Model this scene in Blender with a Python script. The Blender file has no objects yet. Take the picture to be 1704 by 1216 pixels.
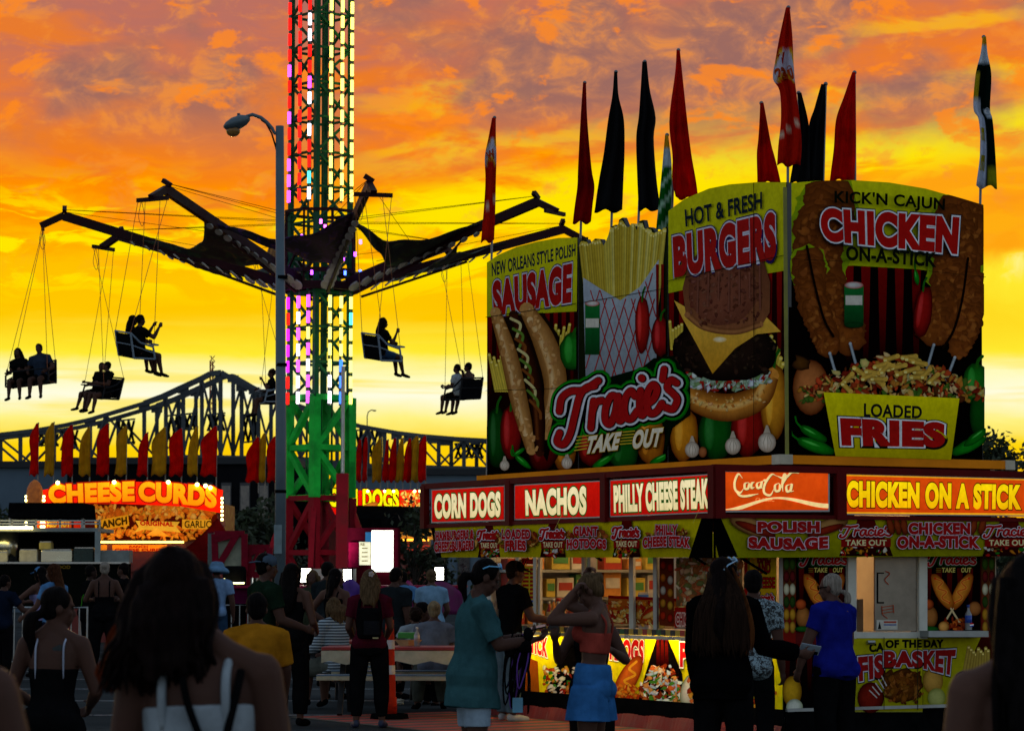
import bpy, math, random
import numpy as np
from mathutils import Vector, Matrix, Euler
random.seed(7); np.random.seed(7)
R = math.radians
SC = bpy.context.scene
COL = SC.collection

# ------------------------------------------------------------------ camera, sky, sun, exposure
FPX, CX, CY, CAMZ = 4588.0, 852.0, 608.0, 1.55       # focal length in photo pixels, image centre, eye height
PITCH = math.atan(355.0 / FPX)
cd = bpy.data.cameras.new('camera'); cam = bpy.data.objects.new('camera', cd); COL.objects.link(cam)
cam.location = (0, 0, CAMZ); cam.rotation_euler = (math.pi / 2 + PITCH, 0, 0)
cd.sensor_width = 36; cd.lens = 36 * FPX / 1704; cd.clip_start = .1; cd.clip_end = 6000
cd.dof.use_dof = True; cd.dof.focus_distance = 27; cd.dof.aperture_fstop = 8
SC.camera = cam
SC.view_settings.view_transform = 'Standard'; SC.view_settings.look = 'None'
SC.view_settings.exposure = 0; SC.view_settings.gamma = 1
SUN_EL, SUN_AZ = R(3.6), R(-6.0)                       # just above the bridge, left of the view axis

def lin(h):
    o = []
    for i in (0, 2, 4):
        v = int(h[i:i + 2], 16) / 255
        o.append(v / 12.92 if v <= .04045 else ((v + .055) / 1.055) ** 2.4)
    return tuple(o)

class NT:
    """small node-tree writer"""
    def __init__(s, tree):
        s.t = tree; s.n = tree.nodes; s.l = tree.links
        for n in list(s.n): s.n.remove(n)
    def node(s, typ, **kw):
        n = s.n.new(typ)
        for k, v in kw.items(): setattr(n, k, v)
        return n
    def put(s, sock, v):
        if hasattr(v, 'links') or isinstance(v, bpy.types.NodeSocket): s.l.new(v, sock)
        else: sock.default_value = v
    def math(s, op, a, b=0.0, c=None):
        n = s.node('ShaderNodeMath', operation=op); s.put(n.inputs[0], a); s.put(n.inputs[1], b)
        if c is not None: s.put(n.inputs[2], c)
        return n.outputs[0]
    def smooth(s, v, a, b, lo=0.0, hi=1.0):
        n = s.node('ShaderNodeMapRange', interpolation_type='SMOOTHSTEP'); s.put(n.inputs[0], v)
        n.inputs[1].default_value = a; n.inputs[2].default_value = b; n.inputs[3].default_value = lo; n.inputs[4].default_value = hi
        return n.outputs[0]
    def xyz(s, x, y, z):
        n = s.node('ShaderNodeCombineXYZ'); s.put(n.inputs[0], x); s.put(n.inputs[1], y); s.put(n.inputs[2], z); return n.outputs[0]
    def noise(s, vec, scale=1, detail=4, rough=.5, dist=0):
        n = s.node('ShaderNodeTexNoise'); 
        if vec is not None: s.l.new(vec, n.inputs['Vector'])
        n.inputs['Scale'].default_value = scale; n.inputs['Detail'].default_value = detail
        n.inputs['Roughness'].default_value = rough; n.inputs['Distortion'].default_value = dist
        return n.outputs['Fac']
    def mix(s, f, a, b, mode='MIX'):
        n = s.node('ShaderNodeMix', data_type='RGBA', blend_type=mode)
        s.put(n.inputs[0], f)
        for k, v in ((6, a), (7, b)):
            if isinstance(v, tuple): n.inputs[k].default_value = (*v[:3], 1)
            else: s.l.new(v, n.inputs[k])
        return n.outputs[2]
    def ramp(s, f, stops):
        n = s.node('ShaderNodeValToRGB'); s.put(n.inputs[0], f); e = n.color_ramp.elements
        while len(e) < len(stops): e.new(.5)
        for k, (p, c) in enumerate(stops): e[k].position = p; e[k].color = (*c[:3], 1)
        return n.outputs[0]

#@@SKY
w = bpy.data.worlds.new('World'); SC.world = w; w.use_nodes = True
T = NT(w.node_tree)
tc = T.node('ShaderNodeTexCoord'); sx = T.node('ShaderNodeSeparateXYZ'); T.l.new(tc.outputs['Generated'], sx.inputs[0])
X, Y, Z = sx.outputs
hyp = T.math('SQRT', T.math('ADD', T.math('MULTIPLY', X, X), T.math('MULTIPLY', Y, Y)))
az = T.math('ARCTAN2', X, Y); el = T.math('ARCTAN2', Z, hyp)
sl = T.math('SUBTRACT', el, T.math('MULTIPLY', T.math('MULTIPLY', T.smooth(az, -.1, .19, 0, 1), .026), T.smooth(el, .08, .125)))     # bands climb to the right
wob = T.noise(T.xyz(T.math('MULTIPLY', az, 16.), T.math('MULTIPLY', el, 30.), .3), 1, 3, .5)
wob2 = T.math('MULTIPLY', T.math('SUBTRACT', wob, .5), .022)
sl2 = T.math('ADD', sl, wob2)
n1 = T.noise(T.xyz(T.math('MULTIPLY', az, 22.), T.math('MULTIPLY', sl2, 75.), 1.7), 1, 8, .58, .35)
wt = T.smooth(el, .088, .132)
pert = T.math('MULTIPLY', T.math('SUBTRACT', n1, .5), T.math('MULTIPLY_ADD', wt, .075, .010))
e2 = T.math('ADD', sl, pert)
pos = T.math('DIVIDE', e2, .24)
sk = [(0.0, lin('e89008')), (.036, lin('ffc000')), (.0486, lin('ffd60a')), (.057, lin('fff280')), (.066, lin('fffde0')), (.0735, lin('fffbb8')),
      (.081, lin('ffea30')), (.094, lin('ffc800')), (.115, lin('ffc000')), (.127, lin('ffaa00')), (.139, lin('ff8e00')), (.152, lin('f98210')), (.167, lin('e87a34')), (.182, lin('d2744e')), (.204, lin('bc7060'))]
base = T.ramp(pos, [(a / .24, c) for a, c in sk])
# bright yellow torn streaks
n2 = T.noise(T.xyz(T.math('MULTIPLY', az, 26.), T.math('MULTIPLY', sl2, 120.), 5.1), 1, 9, .6, .6)
win = T.math('MULTIPLY', T.smooth(el, .094, .115), T.smooth(sl, .153, .120))
yel = T.math('MULTIPLY', T.smooth(n2, .50, .60), win)
base = T.mix(yel, base, lin('ffe600'))
# orange shadowed patches between them
n3 = T.noise(T.xyz(T.math('MULTIPLY', az, 17.), T.math('MULTIPLY', sl2, 62.), 9.4), 1, 7, .55, .4)
org = T.math('MULTIPLY', T.smooth(n3, .50, .66), T.math('MULTIPLY', T.smooth(el, .115, .135), .85))
base = T.mix(org, base, lin('ee7c20'))
# the long bright rift climbing to the right, and a fainter one above it
for c0, wd, gain, ph in ((.1365, .0120, 1.0, 11.3), (.157, .0075, .85, 14.9), (.178, .006, .6, 19.2)):
    nb = T.noise(T.xyz(T.math('MULTIPLY', az, 20.), T.math('MULTIPLY', el, 55.), ph), 1, 7, .6, .5)
    dd = T.math('ADD', T.math('SUBTRACT', el, T.math('MULTIPLY_ADD', az, .13, c0)), T.math('MULTIPLY', T.math('SUBTRACT', nb, .5), .030))
    rb = T.math('MULTIPLY', T.smooth(T.math('ABSOLUTE', dd), wd, wd * .25), T.math('MULTIPLY', T.smooth(az, -.09, -.02), T.math('MULTIPLY', T.smooth(nb, .31, .46), gain)))
    base = T.mix(rb, base, lin('ffe400') if c0 < .15 else lin('ffc410'))
opl = T.math('MULTIPLY', T.math('MULTIPLY', T.smooth(az, .05, .14), .8), T.math('MULTIPLY', T.smooth(T.math('ADD', el, T.math('MULTIPLY', T.math('SUBTRACT', n1, .5), .02)), .108, .119), T.smooth(T.math('SUBTRACT', el, T.math('MULTIPLY', az, .13)), .133, .122)))
base = T.mix(opl, base, lin('ff9a14'))
# mauve cloud bellies high up, with glowing edges
n4 = T.noise(T.xyz(T.math('MULTIPLY', az, 15.), T.math('MULTIPLY', el, 24.), 2.2), 1, 7, .5, .3)
mau = T.math('MULTIPLY', T.smooth(n4, .40, .58), T.smooth(el, .140, .18))
n7 = T.noise(T.xyz(T.math('MULTIPLY', az, 60.), T.math('MULTIPLY', el, 95.), 4.1), 1, 9, .62, .4)
base = T.mix(mau, base, T.mix(T.smooth(n7, .38, .64), lin('9c6a60'), lin('c98058')))
fine = T.math('MULTIPLY', T.smooth(n7, .52, .66), T.math('MULTIPLY', T.smooth(el, .10, .15), .55))
base = T.mix(fine, base, lin('f89432'))
n5 = T.noise(T.xyz(T.math('MULTIPLY', az, 38.), T.math('MULTIPLY', el, 70.), 7.7), 1, 8, .6, .3)
glow = T.math('MULTIPLY', T.smooth(n5, .55, .63), T.math('MULTIPLY', T.smooth(el, .14, .165), .8))
base = T.mix(glow, base, lin('ff8a1c'))
# thin cloud bars across the white glow
n6 = T.noise(T.xyz(T.math('MULTIPLY', az, 7.), T.math('MULTIPLY', sl, 150.), 3.3), 1, 5, .5, .2)
bar = T.math('MULTIPLY', T.smooth(n6, .50, .64), T.math('MULTIPLY', T.smooth(el, .045, .060), T.smooth(el, .098, .082)))
base = T.mix(T.math('MULTIPLY', bar, .7), base, lin('ffe640'))
# away from the sunset: plain dusk sky
nish = T.node('ShaderNodeTexSky', sky_type='NISHITA', sun_disc=False, sun_elevation=SUN_EL, sun_rotation=SUN_AZ)
dusk = T.mix(1.0, nish.outputs[0], (.05, .05, .05), 'MULTIPLY')
dusk = T.mix(1.0, dusk, T.mix(T.smooth(Z, -.1, .5), (.60, .65, .70), (.22, .29, .39)), 'ADD')
lobe = T.math('MULTIPLY', T.smooth(T.math('ABSOLUTE', az), 1.1, .45), T.smooth(el, .60, .24))
colr = T.mix(lobe, dusk, base)
bg = T.node('ShaderNodeBackground'); T.l.new(colr, bg.inputs[0]); bg.inputs[1].default_value = 1.0
out = T.node('ShaderNodeOutputWorld'); T.l.new(bg.outputs[0], out.inputs[0])
#@@SUN
sd = bpy.data.lights.new('sun', 'SUN'); sun = bpy.data.objects.new('sun', sd); COL.objects.link(sun)
sd.energy = 1.5; sd.angle = R(3); sd.color = (1, .62, .25)
sun.rotation_euler = Vector((-math.sin(SUN_AZ) * math.cos(SUN_EL), -math.cos(SUN_AZ) * math.cos(SUN_EL), -math.sin(SUN_EL))).to_track_quat('-Z', 'Y').to_euler()

# ------------------------------------------------------------------ measuring helpers: photo pixel -> point in the place
def ray(px, py):
    a, b = (px - CX) / FPX, (CY - py) / FPX
    return Vector((a, math.cos(PITCH) - b * math.sin(PITCH), math.sin(PITCH) + b * math.cos(PITCH)))
def at(px, py, Y):
    d = ray(px, py); t = Y / d.y
    return Vector((d.x * t, Y, CAMZ + d.z * t))
def on(px, py, P0, N):
    d = ray(px, py); c = Vector((0, 0, CAMZ)); t = (P0 - c).dot(N) / d.dot(N)
    return c + d * t
def ground(px, py):
    d = ray(px, py); t = -CAMZ / d.z
    return Vector((d.x * t, d.y * t, 0))
def gx(px, Y): return (px - CX) / FPX * Y * math.cos(PITCH) * (1 + math.tan(PITCH) ** 2) if False else at(px, 963, Y).x

# ------------------------------------------------------------------ materials
MATS = {}
def mat(name, col, rough=.6, metal=0., var=.18, scale=6., bump=0., emit=None, estr=0., spec=.4, trans=0.):
    if name in MATS: return MATS[name]
    if isinstance(col, str): col = lin(col)
    m = bpy.data.materials.new(name); m.use_nodes = True; MATS[name] = m
    T = NT(m.node_tree); o = T.node('ShaderNodeOutputMaterial'); b = T.node('ShaderNodeBsdfPrincipled')
    tc = T.node('ShaderNodeTexCoord'); f = T.noise(tc.outputs['Object'], scale, 6, .6)
    lo = tuple(max(0, c * (1 - var * 1.6)) for c in col); hi = tuple(min(1, c * (1 + var)) for c in col)
    c = T.ramp(f, [(.3, lo), (.7, hi)]); T.l.new(c, b.inputs['Base Color'])
    b.inputs['Roughness'].default_value = rough; b.inputs['Metallic'].default_value = metal; b.inputs['Specular IOR Level'].default_value = spec
    rr = T.smooth(f, .3, .7, max(.05, rough - .1), min(1, rough + .12)); T.l.new(rr, b.inputs['Roughness'])
    if bump:
        bn = T.node('ShaderNodeBump'); bn.inputs['Strength'].default_value = bump; bn.inputs['Distance'].default_value = .01
        T.l.new(T.noise(tc.outputs['Object'], scale * 9, 4, .6), bn.inputs['Height']); T.l.new(bn.outputs[0], b.inputs['Normal'])
    if emit is not None:
        b.inputs['Emission Color'].default_value = (*(lin(emit) if isinstance(emit, str) else emit), 1); b.inputs['Emission Strength'].default_value = estr
    sh = b.outputs[0]
    if trans:
        tr = T.node('ShaderNodeBsdfTranslucent'); T.l.new(c, tr.inputs[0]); ms = T.node('ShaderNodeMixShader'); ms.inputs[0].default_value = trans
        T.l.new(sh, ms.inputs[1]); T.l.new(tr.outputs[0], ms.inputs[2]); sh = ms.outputs[0]
    T.l.new(sh, o.inputs[0])
    return m
def printmat(name, rough=.35, estr=0., trans=0., bump=.25, bs=5., gain=1.22):
    """ink on vinyl / cloth: colours come from the printed picture stored on the mesh"""
    if name in MATS: return MATS[name]
    m = bpy.data.materials.new(name); m.use_nodes = True; MATS[name] = m
    T = NT(m.node_tree); o = T.node('ShaderNodeOutputMaterial'); b = T.node('ShaderNodeBsdfPrincipled')
    a = T.node('ShaderNodeAttribute', attribute_name='Col'); tc = T.node('ShaderNodeTexCoord')
    f = T.noise(tc.outputs['Object'], 3., 6, .65); g = T.noise(tc.outputs['Object'], 16., 9, .68)
    k = T.math('MULTIPLY', T.smooth(f, .25, .75, .86 * gain, 1.04 * gain), T.smooth(g, .3, .7, .87, 1.09))
    c = T.mix(1.0, a.outputs['Color'], T.xyz(k, k, k), 'MULTIPLY')
    T.l.new(c, b.inputs['Base Color']); b.inputs['Roughness'].default_value = rough; b.inputs['Specular IOR Level'].default_value = 0.0
    bn = T.node('ShaderNodeBump'); bn.inputs['Strength'].default_value = bump; bn.inputs['Distance'].default_value = .02
    T.l.new(T.noise(tc.outputs['Object'], bs, 3, .5), bn.inputs['Height']); T.l.new(bn.outputs[0], b.inputs['Normal'])
    if estr:
        T.l.new(c, b.inputs['Emission Color']); b.inputs['Emission Strength'].default_value = estr
    sh = b.outputs[0]
    if trans:
        tr = T.node('ShaderNodeBsdfTranslucent'); T.l.new(c, tr.inputs[0]); ms = T.node('ShaderNodeMixShader'); ms.inputs[0].default_value = trans
        T.l.new(sh, ms.inputs[1]); T.l.new(tr.outputs[0], ms.inputs[2]); sh = ms.outputs[0]
    T.l.new(sh, o.inputs[0]); return m
def glow(name, col, s): return mat(name, col, emit=col, estr=s, var=.02)

# ------------------------------------------------------------------ mesh builder
def frame(d, up=Vector((0, 0, 1))):
    d = Vector(d).normalized(); up = Vector(up)
    if abs(d.dot(up.normalized())) > .98: up = Vector((0, 1, 0)) if abs(d.y) < .9 else Vector((1, 0, 0))
    r = d.cross(up).normalized(); u = r.cross(d).normalized()
    return r, d, u
class MB:
    def __init__(s): s.v = []; s.f = []; s.m = []; s.c = []
    def add(s, vs, fs, mi=0, col=None):
        o = len(s.v); s.v.extend([tuple(v) for v in vs])
        for f in fs: s.f.append(tuple(i + o for i in f)); s.m.append(mi)
        if col is not None: s.c.extend(col if isinstance(col, list) else [col] * len(vs))
        elif s.c: s.c.extend([(1, 1, 1)] * len(vs))
        return s
    def box(s, c, size, M=None, mi=0):
        c = Vector(c); h = [x / 2 for x in size]; vs = []
        for z in (-1, 1):
            for y in (-1, 1):
                for x in (-1, 1):
                    p = Vector((x * h[0], y * h[1], z * h[2])); vs.append(c + (M @ p if M else p))
        return s.add(vs, [(0, 2, 3, 1), (4, 5, 7, 6), (0, 1, 5, 4), (2, 6, 7, 3), (0, 4, 6, 2), (1, 3, 7, 5)], mi)
    def beam(s, p, q, w, h=None, up=(0, 0, 1), mi=0):
        p, q = Vector(p), Vector(q); h = h or w; r, d, u = frame(q - p, up); vs = []
        for e in (p, q):
            for a, b in ((-1, -1), (1, -1), (1, 1), (-1, 1)): vs.append(e + r * (a * w / 2) + u * (b * h / 2))
        return s.add(vs, [(3, 2, 1, 0), (4, 5, 6, 7), (0, 1, 5, 4), (1, 2, 6, 5), (2, 3, 7, 6), (3, 0, 4, 7)], mi)
    def tube(s, pts, r, n=8, mi=0, sq=1.0):
        pts = [Vector(p) for p in pts]; rr = r if isinstance(r, (list, tuple)) else [r] * len(pts)
        vs, fs = [], []; up = Vector((0, 0, 1)); prev = None
        for k, p in enumerate(pts):
            d = (pts[min(k + 1, len(pts) - 1)] - pts[max(k - 1, 0)])
            a, d, u = frame(d, up)
            if prev is not None:
                a = (prev - d * prev.dot(d)); a = a.normalized() if a.length > 1e-6 else frame(d)[0]; u = a.cross(d).normalized()
            prev = a
            for j in range(n):
                t = 2 * math.pi * j / n; vs.append(p + a * (math.cos(t) * rr[k]) + u * (math.sin(t) * rr[k] * sq))
        for k in range(len(pts) - 1):
            for j in range(n): fs.append((k * n + j, k * n + (j + 1) % n, (k + 1) * n + (j + 1) % n, (k + 1) * n + j))
        fs.append(tuple(range(n - 1, -1, -1))); fs.append(tuple((len(pts) - 1) * n + j for j in range(n)))
        return s.add(vs, fs, mi)
    def limb(s, pts, r, n=10, mi=0):
        """tube with rounded ends"""
        s.tube(pts, r, n, mi)
        rr = r if isinstance(r, (list, tuple)) else [r] * len(pts)
        for p, q in ((pts[0], rr[0]), (pts[-1], rr[-1])): s.ell(p, (q * .99,) * 3, n=n, m=6, mi=mi)
        return s
    def ell(s, c, r, M=None, n=12, m=8, mi=0):
        c = Vector(c); vs = []; fs = []
        def P(x, y, z):
            p = Vector((x * r[0], y * r[1], z * r[2])); return c + (M @ p if M else p)
        vs.append(P(0, 0, -1))
        for i in range(1, m):
            t = -math.pi / 2 + math.pi * i / m
            for j in range(n): a = 2 * math.pi * j / n; vs.append(P(math.cos(a) * math.cos(t), math.sin(a) * math.cos(t), math.sin(t)))
        vs.append(P(0, 0, 1)); L = len(vs) - 1
        for j in range(n): fs.append((0, 1 + (j + 1) % n, 1 + j)); fs.append((L, L - n + j, L - n + (j + 1) % n))
        for i in range(m - 2):
            for j in range(n): a = 1 + i * n; fs.append((a + j, a + (j + 1) % n, a + n + (j + 1) % n, a + n + j))
        return s.add(vs, fs, mi)
    def prism(s, pts, vec, mi=0):
        n = len(pts); a = [Vector(p) for p in pts]; b = [p + Vector(vec) for p in a]
        return s.add(a + b, [tuple(range(n)), tuple(range(2 * n - 1, n - 1, -1))] + [((j + 1) % n, j, n + j, n + (j + 1) % n) for j in range(n)], mi)
    def loft(s, rings, n=16, mi=0, cap=True):
        """rings: (centre, right*rx, fwd*ry)"""
        vs, fs = [], []
        for c, a, b in rings:
            for j in range(n): t = 2 * math.pi * j / n; vs.append(c + a * math.cos(t) + b * math.sin(t))
        for k in range(len(rings) - 1):
            for j in range(n): fs.append((k * n + j, k * n + (j + 1) % n, (k + 1) * n + (j + 1) % n, (k + 1) * n + j))
        if cap: fs.append(tuple(range(n - 1, -1, -1))); fs.append(tuple((len(rings) - 1) * n + j for j in range(n)))
        return s.add(vs, fs, mi)
    def grid(s, P, nu, nv, mi=0, col=None):
        vs = [P(i / nu, j / nv) for j in range(nv + 1) for i in range(nu + 1)]; w_ = nu + 1
        fs = [(j * w_ + i, j * w_ + i + 1, (j + 1) * w_ + i + 1, (j + 1) * w_ + i) for j in range(nv) for i in range(nu)]
        cs = [col(i / nu, j / nv) for j in range(nv + 1) for i in range(nu + 1)] if col else None
        return s.add(vs, fs, mi, cs)
    def mesh(s, name, mats, off=None, smooth=False):
        me = bpy.data.meshes.new(name); v = np.array(s.v, dtype=float).reshape(-1, 3)
        if off is not None: v = v - np.array(off)
        me.from_pydata(v.tolist(), [], s.f)
        for m in (mats if isinstance(mats, (list, tuple)) else [mats]): me.materials.append(m)
        me.polygons.foreach_set('material_index', s.m)
        if smooth: me.polygons.foreach_set('use_smooth', [True] * len(me.polygons))
        if s.c:
            ca = me.color_attributes.new('Col', 'FLOAT_COLOR', 'POINT')
            arr = np.ones((len(s.v), 4), dtype=np.float32); arr[:, :3] = np.array(s.c, dtype=np.float32)[:, :3]; ca.data.foreach_set('color', arr.ravel())
        me.validate(); me.update(); return me
    def build(s, name, mats, parent=None, smooth=False, bevel=0., solid=0., loc=None):
        """vertices are in world space; the object sits at its root's location"""
        root = parent
        while root is not None and root.parent is not None: root = root.parent
        off = Vector(root.location) if root is not None else (Vector(loc) if loc is not None else None)
        o = bpy.data.objects.new(name, s.mesh(name, mats, off, smooth)); COL.objects.link(o)
        if parent is not None: o.parent = parent
        elif loc is not None: o.location = loc
        if solid:
            md = o.modifiers.new('thick', 'SOLIDIFY'); md.thickness = solid; md.offset = 0
        if bevel:
            md = o.modifiers.new('bevel', 'BEVEL'); md.width = bevel; md.segments = 2; md.limit_method = 'ANGLE'
        return o
def tag(o, label=None, cat=None, group=None, kind=None):
    if label: o['label'] = label
    if cat: o['category'] = cat
    if group: o['group'] = group
    if kind: o['kind'] = kind
    return o
def thing(name, label, cat, loc, group=None):
    o = bpy.data.objects.new(name, None); COL.objects.link(o); o.location = loc; o.empty_display_size = .2
    return tag(o, label, cat, group)

# ------------------------------------------------------------------ lettering
_TX = {}
def glyphs(body, offset=0., res=6, shear=0., sp=None):
    key = (body, round(offset, 4), res, shear, sp)
    if key in _TX: return _TX[key]
    cu = bpy.data.curves.new('t', 'FONT'); cu.body = body; cu.size = 1; cu.offset = offset; cu.resolution_u = res; cu.shear = shear; cu.space_character = 1 + max(0, offset if sp is None else sp) * 1.6
    cu.fill_mode = 'FRONT'; ob = bpy.data.objects.new('t', cu); COL.objects.link(ob)
    dg = bpy.context.evaluated_depsgraph_get(); me = bpy.data.meshes.new_from_object(ob.evaluated_get(dg))
    v = np.zeros(len(me.vertices) * 3); me.vertices.foreach_get('co', v); v = v.reshape(-1, 3)[:, :2].copy()
    f = [tuple(p.vertices) for p in me.polygons]
    bpy.data.objects.remove(ob); bpy.data.curves.remove(cu); bpy.data.meshes.remove(me)
    _TX[key] = (v, f); return _TX[key]
def catmull(pts, k=6):
    P = [np.array(p, float) for p in pts]; P = [2 * P[0] - P[1]] + P + [2 * P[-1] - P[-2]]; o = []
    for i in range(1, len(P) - 2):
        for j in range(k):
            t = j / k; a, b, c, d = P[i - 1:i + 3]
            o.append(.5 * ((2 * b) + (-a + c) * t + (2 * a - 5 * b + 4 * c - d) * t * t + (-a + 3 * b - 3 * c + d) * t ** 3))
    o.append(P[-2]); return [tuple(p) for p in o]
class Canvas:
    """a flat printed sheet; shapes are given in photo pixels and laid on the sheet's own plane, each a hair above the last"""
    def __init__(s, P0, N, step=.00015, z0=0.):
        s.P0 = Vector(P0); s.N = Vector(N).normalized(); s.mb = MB(); s.step = step; s.h = z0
        if s.N.dot(Vector((0, 0, CAMZ)) - s.P0) < 0: s.N = -s.N
    clip = None
    def pt(s, x, y, h):
        if s.clip: x = min(max(x, s.clip[0]), s.clip[1]); y = min(max(y, s.clip[2](x)), s.clip[3](x))
        return on(x, y, s.P0, s.N) + s.N * h
    def up(s, k=1): s.h += s.step * k; return s.h
    def poly(s, pts, col, grad=None):
        h = s.up(); col = lin(col) if isinstance(col, str) else col; n = len(pts)
        if grad is not None:
            g = lin(grad) if isinstance(grad, str) else grad; ys = [p[1] for p in pts]; a, b = min(ys), max(ys) + 1e-6
            cs = [tuple(col[i] + (g[i] - col[i]) * (p[1] - a) / (b - a) for i in range(3)) for p in pts]
        else: cs = [col] * n
        s.mb.add([s.pt(x, y, h) for x, y in pts], [tuple(range(n))], 0, cs); return s
    def rect(s, x0, y0, x1, y1, col, grad=None): return s.poly([(x0, y0), (x1, y0), (x1, y1), (x0, y1)], col, grad)
    def blob(s, cx, cy, rx, ry, c0, c1=None, rot=0., n=20, rough=0., hx=-.25, hy=-.3, seed=None, k=1.):
        """ellipse shaded from c0 (near the highlight) to c1 (rim) as a printed picture"""
        rnd = random.Random(seed if seed is not None else int(cx * 7 + cy * 13)); h = s.up(k)
        c0 = lin(c0) if isinstance(c0, str) else c0; c1 = c0 if c1 is None else (lin(c1) if isinstance(c1, str) else c1)
        ca, sa = math.cos(rot), math.sin(rot); vs, cs, fs = [s.pt(cx + rx * hx * .6, cy + ry * hy * .6, h)], [c0], []
        jit = [1 + rough * rnd.uniform(-1, 1) for _ in range(n)]
        for ri, q in enumerate((.55, .85, 1.)):
            for j in range(n):
                t = 2 * math.pi * j / n; kq = q * (1 + (jit[j] - 1) * q); o = (1 - q) * .6
                x, y = rx * (kq * math.cos(t) + hx * o), ry * (kq * math.sin(t) + hy * o)
                vs.append(s.pt(cx + x * ca - y * sa, cy + x * sa + y * ca, h)); f = q ** 2.2
                cs.append(tuple(c0[i] + (c1[i] - c0[i]) * f for i in range(3)))
        for j in range(n): fs.append((0, 1 + j, 1 + (j + 1) % n))
        for r_ in range(2):
            for j in range(n): a = 1 + r_ * n; fs.append((a + j, a + n + j, a + n + (j + 1) % n, a + (j + 1) % n))
        s.mb.add(vs, fs, 0, cs); return s
    def stroke(s, pts, w, col, taper=None, edge=None):
        """ribbon in photo pixels"""
        col = lin(col) if isinstance(col, str) else col; edge = col if edge is None else (lin(edge) if isinstance(edge, str) else edge)
        n = len(pts); h0 = s.up(); vs, cs, fs = [], [], []
        P = [np.array(p, float) for p in pts]
        L = P[1] - P[0]; e = P[-1] - P[-2]; w0 = (w[0] if isinstance(w, (list, tuple)) else w); w1 = (w[-1] if isinstance(w, (list, tuple)) else w)
        for k in range(n):
            d = P[min(k + 1, n - 1)] - P[max(k - 1, 0)]; d = d / (np.linalg.norm(d) + 1e-9); nn = np.array((-d[1], d[0]))
            ww = w[k] if isinstance(w, (list, tuple)) else w
            if taper: ww *= max(.25, min(1, k / (n * taper + 1e-6), (n - 1 - k) / (n * taper + 1e-6)))
            h = h0 + s.step * .8 * k / n
            for q, c in ((-.5, edge), (0, col), (.5, edge)):
                p = P[k] + nn * ww * q; vs.append(s.pt(p[0], p[1], h)); cs.append(c)
        for k in range(n - 1):
            for q in (0, 1): a = 3 * k + q; fs.append((a, a + 1, a + 4, a + 3))
        s.mb.add(vs, fs, 0, cs)
        if not taper:                                     # round ends
            for p, ww in ((P[0], w0), (P[-1], w1)):
                h = s.up(.3); k = 10; s.mb.add([s.pt(p[0] + ww / 2 * math.cos(2 * math.pi * j / k), p[1] + ww / 2 * math.sin(2 * math.pi * j / k), h) for j in range(k)], [tuple(range(k))], 0, [col] * k)
        return s
    def text(s, body, quad, col, bold=.02, outl=(), arch=0., shear=0., grad=None, archx=0.):
        """quad: (x0,y0,x1,y1) or four corners tl,tr,br,bl; outl: [(extra offset, colour)] from the outermost in"""
        if len(quad) == 4 and not isinstance(quad[0], (tuple, list)):
            x0, y0, x1, y1 = quad; quad = ((x0, y0), (x1, y0), (x1, y1), (x0, y1))
        tl, tr, br, bl = [np.array(q, float) for q in quad]
        v, f = glyphs(body, bold, shear=shear, sp=bold); mn, mx = v.min(0), v.max(0); sz = mx - mn
        for off, c in list(outl) + [(None, col)]:
            vv, ff = (v, f) if off is None else glyphs(body, bold + off, shear=shear, sp=bold)
            h = s.up(3); c = lin(c) if isinstance(c, str) else c; g = lin(grad) if (grad and off is None) else c
            pts, cs = [], []
            for p in vv:
                u_, v_ = (p[0] - mn[0]) / sz[0], (p[1] - mn[1]) / sz[1]
                b = 1 - (2 * u_ - 1) ** 2
                vq = v_ * (1 + archx * b) + arch * b
                q = (bl * (1 - u_) + br * u_) * (1 - vq) + (tl * (1 - u_) + tr * u_) * vq
                pts.append(s.pt(q[0], q[1], h)); k = min(1, max(0, v_)); cs.append(tuple(g[i] + (c[i] - g[i]) * k for i in range(3)))
            s.mb.add(pts, ff, 0, cs)
        return s
    def build(s, name, m, parent=None): return s.mb.build(name, m, parent)
def px_ell(cx, cy, rx, ry, n=16): return [(cx + rx * math.cos(2 * math.pi * j / n), cy + ry * math.sin(2 * math.pi * j / n)) for j in range(n)]
# handwritten logo: strokes in a 100 x 40 box, y down
SCRIPT = [[(3, 31), (1, 37), (6, 40), (11, 34), (15, 21), (19, 8), (24, 3), (31, 3)], [(3, 15), (5, 6), (12, 2.5), (22, 4), (34, 0)],
          [(27.5, 33), (28.5, 24), (30, 14)], [(29, 21), (32, 15.5), (36.5, 15)],
          [(49, 16), (44, 13.5), (39.5, 21), (39, 30), (42.5, 33.5), (46.5, 27), (49, 16)], [(49.5, 15), (48.5, 26), (50, 33), (53.5, 31)],
          [(62.5, 18), (59.5, 13.5), (55.5, 17), (53.8, 25), (55.5, 32), (59.5, 33.5), (64, 29)],
          [(67, 15), (66, 26), (67.2, 33), (70.5, 31)], [(68, 6), (68.6, 6.6)],
          [(72, 26), (77.5, 23), (80, 17), (77, 13), (73, 17), (71.5, 26), (74, 33), (79, 33), (83.5, 28)],
          [(86, 4), (84.6, 11)], [(95.5, 16), (91, 13), (88, 17.5), (92, 22.5), (95.5, 28), (92, 34), (86, 31.5)]]
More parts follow.
